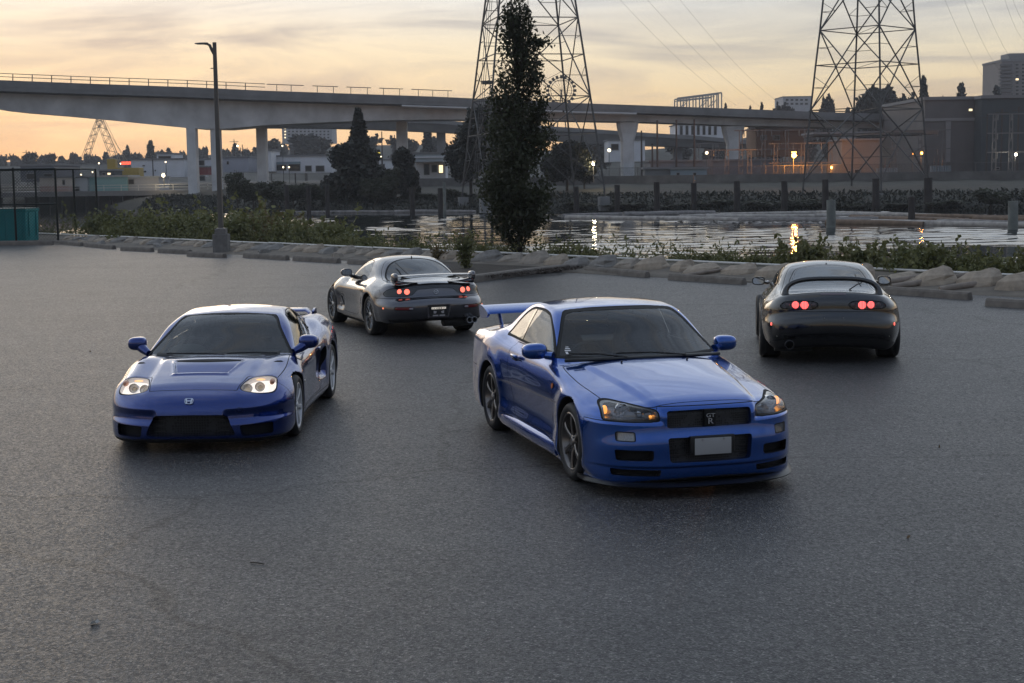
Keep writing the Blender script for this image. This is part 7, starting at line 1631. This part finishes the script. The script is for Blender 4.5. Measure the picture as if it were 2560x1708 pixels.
    for s in (-1, 1):
        d = cm.obj('door', 'door', GREY, car, s)
        cm.obj('side_glass', 'side_window', GLASSS, car, s, .003); cm.obj('window_seal', 'window_seal', GLOSSBLACK, car, s, .001)
        cm.recess('side_vent', 'side_vent', (-.02, -.06 * s, 0), GAPM, BLACK, car, s)
        smooth_box('vent_blade', .575, .62, s * .838 - .008, s * .838 + .012, .33, .40, .01, STEEL, car)
        fg = cm.obj('fog_lens', 'reflector', REDLENS, car, s, -.001)
        blob('reverse_lamp', (-2.262 + .025, s * .455 , .484), (.012, .032, .016), mat('reverse_lens', (.30, .28, .30), .2, .2), fg, 3, 14)
        for k, yy in enumerate((.462, .562)):
            lamp_can('tail_lamp', (-2.088 + .035 + .09 * k * .55, s * yy, .738), .045, .05, GLOSSBLACK, LIT, lp, (-1, .16 * s, .12), .45)
        blob('side_marker', (-1.925, s * (cm.ysurf(-1.925, .485) - .007), .485), (.03, .010, .014), mat('marker_lit', (.8, .2, .1), .4, emit=(1, .25, .10), estr=.9), car, 2.6, 14)
        # mirrors
    mirror_pair(car, .08, .87, .945, (.075, .10, .062), GREY, ((.26, .72, .87), (.12, .80, .905), .04, .03), e=2.5)
    # wing: blade between two tall pods that run down on to the deck
    sec = airfoil(8, .22); rings = []
    for v in np.linspace(-.62, .62, 15): rings.append([(-1.90 - .16 * a, v, .972 + .16 * b + .012 * a + .012 * (1 - (v / .62) ** 2)) for a, b in sec])
    wing = loft('rear_wing', rings, GREY, car)
    for s in (-1, 1):
        blob('wing_pod', (-1.975, s * .64, .950), (.12, .042, .078), GREY, wing, 3.0, 24, lambda p: (p.x, p.y, p.z + .15 * p.x * -.6))
        rings = []
        for t in np.linspace(0, 1, 9):
            yy = .655 - .40 * t; rad = .060 * (1 - t) ** 1.6 + .006
            zb = .862 + .016 * (1 - t) - .045 * (yy / .8) ** 2 + .018; xb = -1.975 + .015 * t
            rings.append([(xb + (.085 - .03 * t) * math.cos(a), s * yy, zb + rad * math.sin(a) * .8 + (.02 * (1 - t) ** 3)) for a in [2 * math.pi * k / 14 for k in range(14)]])
        loft('wing_foot', rings, GREY, wing)
    # badge
    fr_ = front_frame(-2.098, 0, .725, math.pi, -.25)
    V = []; ring = 20
    mb = MB(); mb.tube([fr_ @ Vector((.036 * math.cos(t), .030 * math.sin(t), .004)) for t in [2 * math.pi * k / 20 for k in range(21)]], .003, 6)
    mb.tube([fr_ @ Vector(p) for p in ((-.033, .012, .005), (-.016, .010, .006), (0, -.010, .006), (.016, .010, .006), (.033, .012, .005))], .004, 6)
    mb.build('badge', CHROME, rb or car, True)
    MB().lathe([(.0005, -.004), (.009, -.003), (.010, .003)], 12, 'x', (-2.105, 0, .685)).build('lock_barrel', STEEL, car)
    # exhaust: twin tips on the right
    ex = None
    for yy in (-.515, -.595):
        t_ = MB().lathe([(.048, .25), (.050, 0), (.046, -.004), (.040, 0), (.040, .2), (.0005, .2)], 24, 'x', (-2.215, yy, .265)).build('exhaust_tip', STEEL, car, True, sharp=40)
    MB().lathe([(.0005, -.25), (.11, -.24), (.12, .0), (.11, .25), (.0005, .26)], 20, 'y', (-1.90, -.42, .265)).build('muffler', mat('dull_steel', (.12, .12, .12), .5, .8), car, True)
    # aerial and washer on the roof edge and deck
    blob('roof_aerial', (-.83, 0, 1.212), (.03, .008, .022), BLACK, car, 2, 10); blob('rear_washer', (-1.72, .42, .872), (.014, .014, .028), BLACK, car, 2, 10)
    MB().tube([(-1.55, .26, .955), (-1.25, .33, 1.085), (-1.08, .36, 1.15)], .007, 6).build('rear_wiper', BLACK, car, True)
    cabin_lining(cm, car, ('body', 'door'), .03, .74)
    MB().prism(spline_poly([(.74, .78), (.5, .82), (.36, .80), (.32, .7), (.36, .55, 'c'), (.74, .55, 'c')], .05), -.58, .58).build('dashboard', mat('dash_plastic', (.018, .018, .02), .65), car, True, sharp=35)
    steering(car, .20, -.36, .76); seat(car, -.36, -.35, 1.07, bucket=False); seat(car, -.36, .35, 1.07, bucket=False)
    MB().box(-1.85, .75, -.62, .62, .42, .46).build('cabin_floor', LINING, car)
    smooth_box('rear_view_mirror', .05, .08, -.11, .11, 1.08, 1.13, .012, mat('mirror_shell', (.05, .055, .06), .3), car)
    RIM = mat('dark_chrome_alloy', (.34, .33, .32), .22, 1.0); 
    for xw in (1.2125, -1.2125):
        for s in (-1, 1): wheel(car, xw, .852, .318, s, .318, .238, .235, 'mesh', RIM, RIM, 0, mat('black_chrome_lip', (.12, .12, .12), .2, 1.0))
    return car
car_grey()
# ---------------------------------------------------------------- the black coupe with the hoop spoiler, behind on the right
def car_black():
    car = empty('sports_coupe'); place_car(car, 3)
    tag(car, 'glossy black coupe seen from behind with hoop spoiler and red lamps lit', 'car', 'parked sports cars')
    BLK = paint('black_paint', (.002, .002, .003), .0, .2)
    P = Prof([(2.0, .14, 'c'), (2.10, .18), (2.15, .30), (2.14, .45), (2.05, .55), (1.8, .645), (1.4, .735), (1.0, .81), (.8, .845), (.3, .865), (-.4, .88), (-1.0, .90), (-1.5, .93), (-1.8, .945), (-2.0, .952), (-2.07, .942), (-2.115, .905), (-2.155, .86), (-2.175, .77), (-2.18, .71), (-2.205, .675), (-2.245, .635), (-2.262, .56), (-2.262, .46), (-2.25, .41), (-2.22, .385), (-2.205, .34), (-2.15, .25), (-2.05, .22, 'c'), (-1, .17), (1, .15)])
    G = Prof([(.95, .76, 'c'), (.90, .83), (.85, .865), (.5, 1.035), (.22, 1.17), (.04, 1.228), (-.15, 1.256), (-.4, 1.270), (-.65, 1.260), (-.85, 1.225), (-1.15, 1.128), (-1.5, .998), (-1.72, .92), (-1.95, .82, 'c'), (-1.5, .5, 'c'), (.7, .5, 'c')])
    bowF = C1((0, 0), (.3, .03), (.5, .10), (.65, .2), (.77, .36), (.86, .6), (.95, .9)); bowR = C1((0, 0), (.2, .006), (.44, .03), (.6, .075), (.70, .125), (.78, .20), (.84, .30), (.9, .45), (1.0, .75))
    crown = C1((2.1, .02), (1.5, .05), (.8, .05), (0, .05), (-1.2, .06), (-2.2, .085))
    M = C1((2.1, .82), (1.7, .87), (1.275, .888), (.7, .865), (.2, .858), (-.4, .865), (-.9, .890), (-1.275, .903), (-1.7, .893), (-2.1, .86), (-2.3, .84))
    zs = [.15, .24, .34, .44, .54, .64, .72, .80, .88, .96]
    IN = T2([2.1, 1.2, .5, -.3, -.8, -1.3, -1.8, -2.3], zs, [[.03, .0, .0, .0, .01, .03, .07, .12, .2, .3], [.04, .01, .0, .0, .004, .02, .05, .10, .16, .25], [.05, .018, .020, .026, .020, .012, .016, .04, .09, .15], [.05, .018, .020, .026, .020, .010, .014, .038, .085, .14], [.05, .02, .010, .010, .006, .003, .010, .034, .085, .15], [.05, .02, .006, .0, .0, .004, .018, .055, .12, .2], [.09, .055, .025, .006, .0, .010, .032, .08, .15, .24], [.10, .06, .02, .004, .0, .014, .038, .09, .16, .25]])
    WG = T2([.9, .4, 0, -.4, -.8, -1.2, -1.6, -1.95], [.76, .86, .98, 1.08, 1.18, 1.27], [[.75, .73, .66, .60, .53, .48], [.765, .745, .69, .64, .565, .51], [.77, .75, .70, .65, .575, .52], [.775, .75, .70, .65, .575, .515], [.78, .755, .69, .635, .565, .50], [.80, .755, .67, .61, .54, .47], [.82, .74, .64, .57, .50, .43], [.82, .72, .60, .53, .47, .40]])
    kj = C1((.9, .03), (.5, .03), (0, .04), (-.5, .06), (-1.0, .10), (-1.9, .12))
    def field(x, y, z, cubic=False):
        ay = np.abs(y); sF = sstep(.0, 1.5, x); sR = sstep(-.2, -1.5, x)
        xs = x + bowF(ay) * sF - bowR(ay) * sR
        fend = .04 * np.exp(-((ay - .70) / .13) ** 2) * sstep(.35, 1.0, x) * sstep(1.95, 1.5, x) + .028 * np.exp(-((ay - .73) / .12) ** 2) * sstep(-.6, -1.2, x) * sstep(-2.05, -1.7, x)
        zc = z + crown(x) * (ay / .8) ** 2 - fend
        d = P(xs, zc, cubic)
        r1 = np.sqrt((x - 1.275) ** 2 + (z - .325) ** 2); r2 = np.sqrt((x + 1.275) ** 2 + (z - .325) ** 2)
        W = M(x) - IN(x, z) + .012 * np.exp(-((r1 - .40) / .07) ** 2) * sstep(.1, .4, z) + .014 * np.exp(-((r2 - .41) / .09) ** 2) * sstep(.1, .4, z)
        b = smax(d, ay - W, .13)
        g = smax(G(x + .15 * (ay / .7) ** 2 * sstep(-.5, .3, x) - .16 * (ay / .7) ** 2 * sstep(-.4, -1.2, x), z + .05 * (ay / .52) ** 2, cubic), ay - WG(x, z), .09)
        f = smin(b, g, kj(x))
        pl = np.maximum(np.maximum(ay - .20 - (z - .57) * .25, np.abs(z - .565) - .10), -x - 2.40); pl = np.maximum(pl, x + 2.245)
        w = np.minimum(well(x, ay, z, 1.275, .325, .356, .53), well(x, ay, z, -1.275, .325, .356, .53))
        return smax(f, -w, .014)
    cm = CarMesh(field, (-2.35, 2.22, 1.0, .1, 1.33), .018)
    cm.wells([(1.275, .325, .356, .53), (-1.275, .325, .356, .53)])
    cm.region('floor', lambda p: p[:, 2] - .18, lambda c, n: (n[:, 2] < -.5))
    rr = lambda c, n: (n[:, 0] < -.12) & (c[:, 0] < -1.5)
    side = lambda c, n: np.abs(n[:, 1]) > .40
    cm.region('windscreen', PF(mir([(0, 1.21), (.42, 1.18), (.52, 1.10), (.69, .885, 'c'), (.3, .885), (0, .89)]), False), lambda c, n: (n[:, 0] > .2) & (c[:, 0] > -.2) & (c[:, 2] > .84) & (n[:, 2] > .2), seam=.004)
    cm.region('rear_window', PT([(-.80, 0), (-.82, .28), (-.88, .42), (-1.05, .49), (-1.35, .555), (-1.60, .60), (-1.70, .585), (-1.735, .5), (-1.75, .2), (-1.755, 0), (-1.75, -.2), (-1.735, -.5), (-1.70, -.585), (-1.60, -.60), (-1.35, -.555), (-1.05, -.49), (-.88, -.42), (-.82, -.28)], False), lambda c, n: (n[:, 2] > .3) & (c[:, 2] > .88) & (c[:, 0] < -.6), seam=.005, rim=(.03, 'screen_border'))
    cm.region('side_glass', PS([(.46, .905, 'c'), (.32, .985), (.10, 1.10), (-.10, 1.165), (-.32, 1.185), (-.60, 1.16), (-.85, 1.075), (-1.02, .985), (-1.0, .945), (-.85, .93), (0, .91)]), side, seam=.005, rim=(.014, 'window_seal'))
    cm.region('door', PS([(.66, .84, .05), (.68, .60, .1), (.62, .32, .1), (.50, .27, .06), (-.45, .265, .1), (-.62, .36, .15), (-.78, .62, .12), (-.78, .84, .1), (-.72, .915, .05), (0, .905), (.46, .90, .02)], .05), side, seam=.003)
    cm.line(lambda p: poly_sdf(rpoly([(-.72, -.50), (-.72, .50), (-1.05, .585), (-1.5, .655), (-1.85, .665), (-1.98, .62), (-1.98, -.62), (-1.85, -.665), (-1.5, -.655), (-1.05, -.585)], .1), p[:, :2]), lambda c, n: (n[:, 2] > .25) & (c[:, 2] > .84) & (c[:, 0] < -.6) & (c[:, 0] > -1.95), w=.0035)
    cm.region('lamp_unit', PF([(.182, .790, .06), (.24, .832, .06), (.46, .838, .15), (.635, .820, .08), (.690, .765, .04), (.660, .735, .04), (.46, .725, .1), (.24, .728, .06)], True, .03), lambda c, n: (c[:, 0] < -1.6) & (c[:, 2] > .6), seam=.005)
    cm.region('brake_light', PF(mir([(0, .934), (.165, .932, .01), (.165, .912, .01), (0, .912)]), False, .008), lambda c, n: (c[:, 0] < -1.8) & (c[:, 2] > .85) & (n[:, 0] < -.1))
    cm.region('plate_recess', PF(mir([(0, .665), (.20, .665, .03), (.175, .465, .03), (0, .465)]), False, .01), rr)
    cm.region('rear_bumper', lambda p: np.maximum(p[:, 0] + 1.72, p[:, 2] - .70), lambda c, n: c[:, 0] < -1.4, seam=.003)
    cm.region('lower_strip', PF(mir([(0, .400), (.66, .398, .02), (.64, .358, .02), (0, .358)]), False, .01), rr, src=('rear_bumper',), seam=.003)
    cm.region('under_valance', lambda p: p[:, 2] - .345 + .06 * sstep(.55, .8, np.abs(p[:, 1])), lambda c, n: (c[:, 0] < -1.9), src=('rear_bumper',))
    cm.obj('body', 'body_shell', BLK, car); rb = cm.obj('rear_bumper', 'rear_bumper', BLK, car); cm.obj('lower_strip', 'lower_strip', BLK, rb)
    cm.obj('under_valance', 'under_valance', BLACK, car); [cm.obj('well%d' % k, 'wheel_arch_liner', WELLM, car) for k in range(cm.nw)]; cm.obj('floor', 'floor_pan', WELLM, car); cm.obj('panel_gap', 'panel_gap', GAPM, car, 0, .002)
    cm.obj('windscreen', 'windscreen', GLASS, car, 0, .003); cm.obj('rear_window', 'rear_window', GLASSS, car, 0, .003); cm.obj('screen_border', 'screen_border', mat('screen_frit', (.02, .02, .025), .15, coat=1.0), car, 0, .001)
    cm.obj('plate_recess', 'plate_recess', BLK, car); cm.obj('brake_light', 'brake_light', mat('dark_red_lens', (.12, .09, .10), .2, coat=.5), car, 0, -.003)
    for yy in (-.12, .12): MB().lathe([(.0005, -.004), (.008, -.003), (.009, .004)], 8, 'x', (-2.262, yy, .62)).build('plate_screw', STEEL, car)
    LIT = mat('round_brake_lamp_lit', (.9, .15, .1), .35, emit=(1.0, .13, .12), estr=2.6)
    for s in (-1, 1):
        cm.obj('door', 'door', BLK, car, s); cm.obj('side_glass', 'side_window', GLASSD, car, s, .003); cm.obj('window_seal', 'window_seal', GLOSSBLACK, car, s, .001)
        h = cm.recess('lamp_unit', 'tail_lamp_unit', (.05, 0, 0), mat('smoked_lamp_back', (.26, .23, .25), .35, .3), GLOSSBLACK, car, s, .04)
        cm.obj('lamp_unit', 'lamp_cover', glass_mat('lightly_smoked_lens', (.72, .68, .70), 1.5), h, s)
        for yy, rr_, lit in ((.252, .040, 0), (.372, .053, 1), (.487, .047, 1), (.588, .040, 0)):
            lamp_can('round_lamp', (-2.178 + .03 + .55 * max(0, yy - .2) ** 2, s * yy, .782), rr_, .04, mat('lamp_bezel', (.10, .09, .095), .3, .5), LIT if lit else mat('unlit_round_lens', (.16, .10, .10), .2, .3, coat=.5), h, (-1, .22 * s * (yy + .1), .05), .35)
            if lit:
                for k in (-2, -1, 0, 1, 2): MB().box(-2.178 - .0, -2.172, s * yy + k * rr_ * .36 - .0022, s * yy + k * rr_ * .36 + .0022, .782 - rr_ * .92 * math.sqrt(1 - (k * .36) ** 2), .782 + rr_ * .92 * math.sqrt(1 - (k * .36) ** 2)).build('lamp_rib', REDLENS, h)
        blob('side_marker', (-2.015, s * (cm.ysurf(-2.015, .522) - .004), .522), (.03, .012, .022), mat('black_marker_lit', (.8, .1, .08), .4, emit=(1, .16, .12), estr=1.2), car, 2.6, 14)
        smooth_box('reverse_reflector', -2.115, -2.09, s * .715 - .014, s * .715 + .014, .362, .398, .006, mat('reflector_pale', (.6, .58, .5), .2, .3), car)
    mirror_pair(car, .27, .905, .935, (.07, .095, .062), BLK, ((.42, .76, .90), (.30, .83, .915), .03, .024), e=3.4)
    # hoop spoiler: one arched blade from deck side to deck side
    pts = []
    for t in np.linspace(0, math.pi, 45):
        c_ = math.cos(t); s_ = math.sin(t)
        pts.append((.618 * math.copysign(abs(c_) ** .58, c_), .858 + .258 * abs(s_) ** .66))
    sec = [(.0, .004), (.02, .014), (.06, .02), (.13, .026), (.165, .024), (.175, .012), (.172, -.012), (.16, -.020), (.10, -.018), (.02, -.010)]
    rings = []
    for i, (y, z) in enumerate(pts):
        a = pts[max(i - 1, 0)]; b = pts[min(i + 1, len(pts) - 1)]; dy, dz = b[0] - a[0], b[1] - a[1]; L = math.hypot(dy, dz); ny, nz = dz / L, -dy / L
        q = 1 - (z - .858) / .258; wd = 1.35 + 1.1 * q * q
        rings.append([(-1.70 + .05 * q - u * (1 + .5 * q), y - ny * (v * wd), z - nz * (v * wd) - (.10 * (.17 - u) if q < .99 else 0) * (1 - q)) for u, v in sec])
    loft('hoop_spoiler', rings, BLK, car, sharp=60)
    # rear wiper
    o = MB().tube([(-1.715, -.245, .955), (-1.60, -.34, 1.005), (-1.50, -.42, 1.03)], .009, 6).build('rear_wiper', BLACK, car, True)
    MB().tube([(-1.62, -.40, .99), (-1.45, -.36, 1.06), (-1.28, -.35, 1.125)], .008, 6).build('wiper_blade', BLACK, o, True)
    blob('roof_aerial', (-.76, 0, 1.238), (.025, .010, .022), BLACK, car, 2, 10)
    MB().lathe([(.058, .30), (.062, 0), (.056, -.004), (.052, 0), (.052, .25), (.0005, .25)], 24, 'x', (-2.235, .565, .262)).build('exhaust_tip', mat('dark_steel', (.06, .06, .065), .3, .9), car, True, sharp=40)
    MB().lathe([(.0005, -.26), (.12, -.25), (.13, 0), (.12, .25), (.0005, .26)], 20, 'y', (-1.88, .50, .265)).build('muffler', mat('dull_steel', (.12, .12, .12), .5, .8), car, True)
    cabin_lining(cm, car, ('body', 'door'), .03, .80)
    MB().prism(spline_poly([(.78, .83), (.55, .87), (.42, .85), (.38, .75), (.42, .6, 'c'), (.78, .6, 'c')], .05), -.58, .58).build('dashboard', mat('dash_plastic', (.018, .018, .02), .65), car, True, sharp=35)
    steering(car, .24, -.36, .80); seat(car, -.34, -.36, 1.10, bucket=False); seat(car, -.34, .36, 1.10, bucket=False)
    MB().box(-1.9, .75, -.62, .62, .42, .46).build('cabin_floor', LINING, car); MB().box(-1.5, -1.0, -.6, .6, .46, .86, None, .04).build('rear_bench', SEATM, car)
    RIM = mat('silver_alloy', (.5, .5, .5), .25, .9)
    for xw, y_ in ((1.275, .90), (-1.275, .922)):
        for s in (-1, 1): wheel(car, xw, y_, .325, s, .325, .240, .235 if xw > 0 else .275, 'blade', RIM, RIM)
    return car
car_black()
# ---------------------------------------------------------------- small litter on the asphalt
def litter():
    tw = gp(590 * K, 1295 * K); tag(MB().tube([(tw.x - .05, tw.y + .03, .006), (tw.x, tw.y, .010), (tw.x + .05, tw.y - .02, .006)], .004, 5).build('twig', BARK), 'short dark twig lying on the asphalt at lower left', 'twig')
    P = gp(214 * K, 1434 * K); V, F = leaves(np.array([[P.x, P.y, .012], [P.x + .02, P.y + .02, .014]]), .045, .6); tag(mesh_obj('paper_scrap', V, F, mat('paper_white', (.7, .7, .68), .8)), 'tiny white paper scrap on the asphalt near the lower left corner', 'litter')
    for u, v, l in ((2155, 1028, 'right of the bright blue car'), (2085, 1236, 'at lower right'), (207, 808, 'left of the low dark blue car')):
        q = gp(u * K, v * K); V, F = leaves(np.array([[q.x, q.y, .012]]), .05, .5); tag(mesh_obj('dead_leaf', V, F, mat('dead_leaf_brown', (.16, .11, .07), .8)), 'small dead leaf on the asphalt ' + l, 'leaf')
litter()
# ================================================================ evening haze over the river and the city
def haze():
    m = bpy.data.materials.new('evening_haze'); m.use_nodes = True; t = m.node_tree; t.nodes.clear(); o = N(t, 'ShaderNodeOutputMaterial'); v = N(t, 'ShaderNodeVolumePrincipled')
    v.inputs['Color'].default_value = (.92, .92, .95, 1); v.inputs['Density'].default_value = .00026; v.inputs['Anisotropy'].default_value = .2; t.links.new(v.outputs[0], o.inputs['Volume'])
    b = MB().box(-1600, 1600, -80, 1400, -6, 75).build('haze', m); tag(b, 'thin evening haze over the river', 'haze', None, 'stuff')
haze()
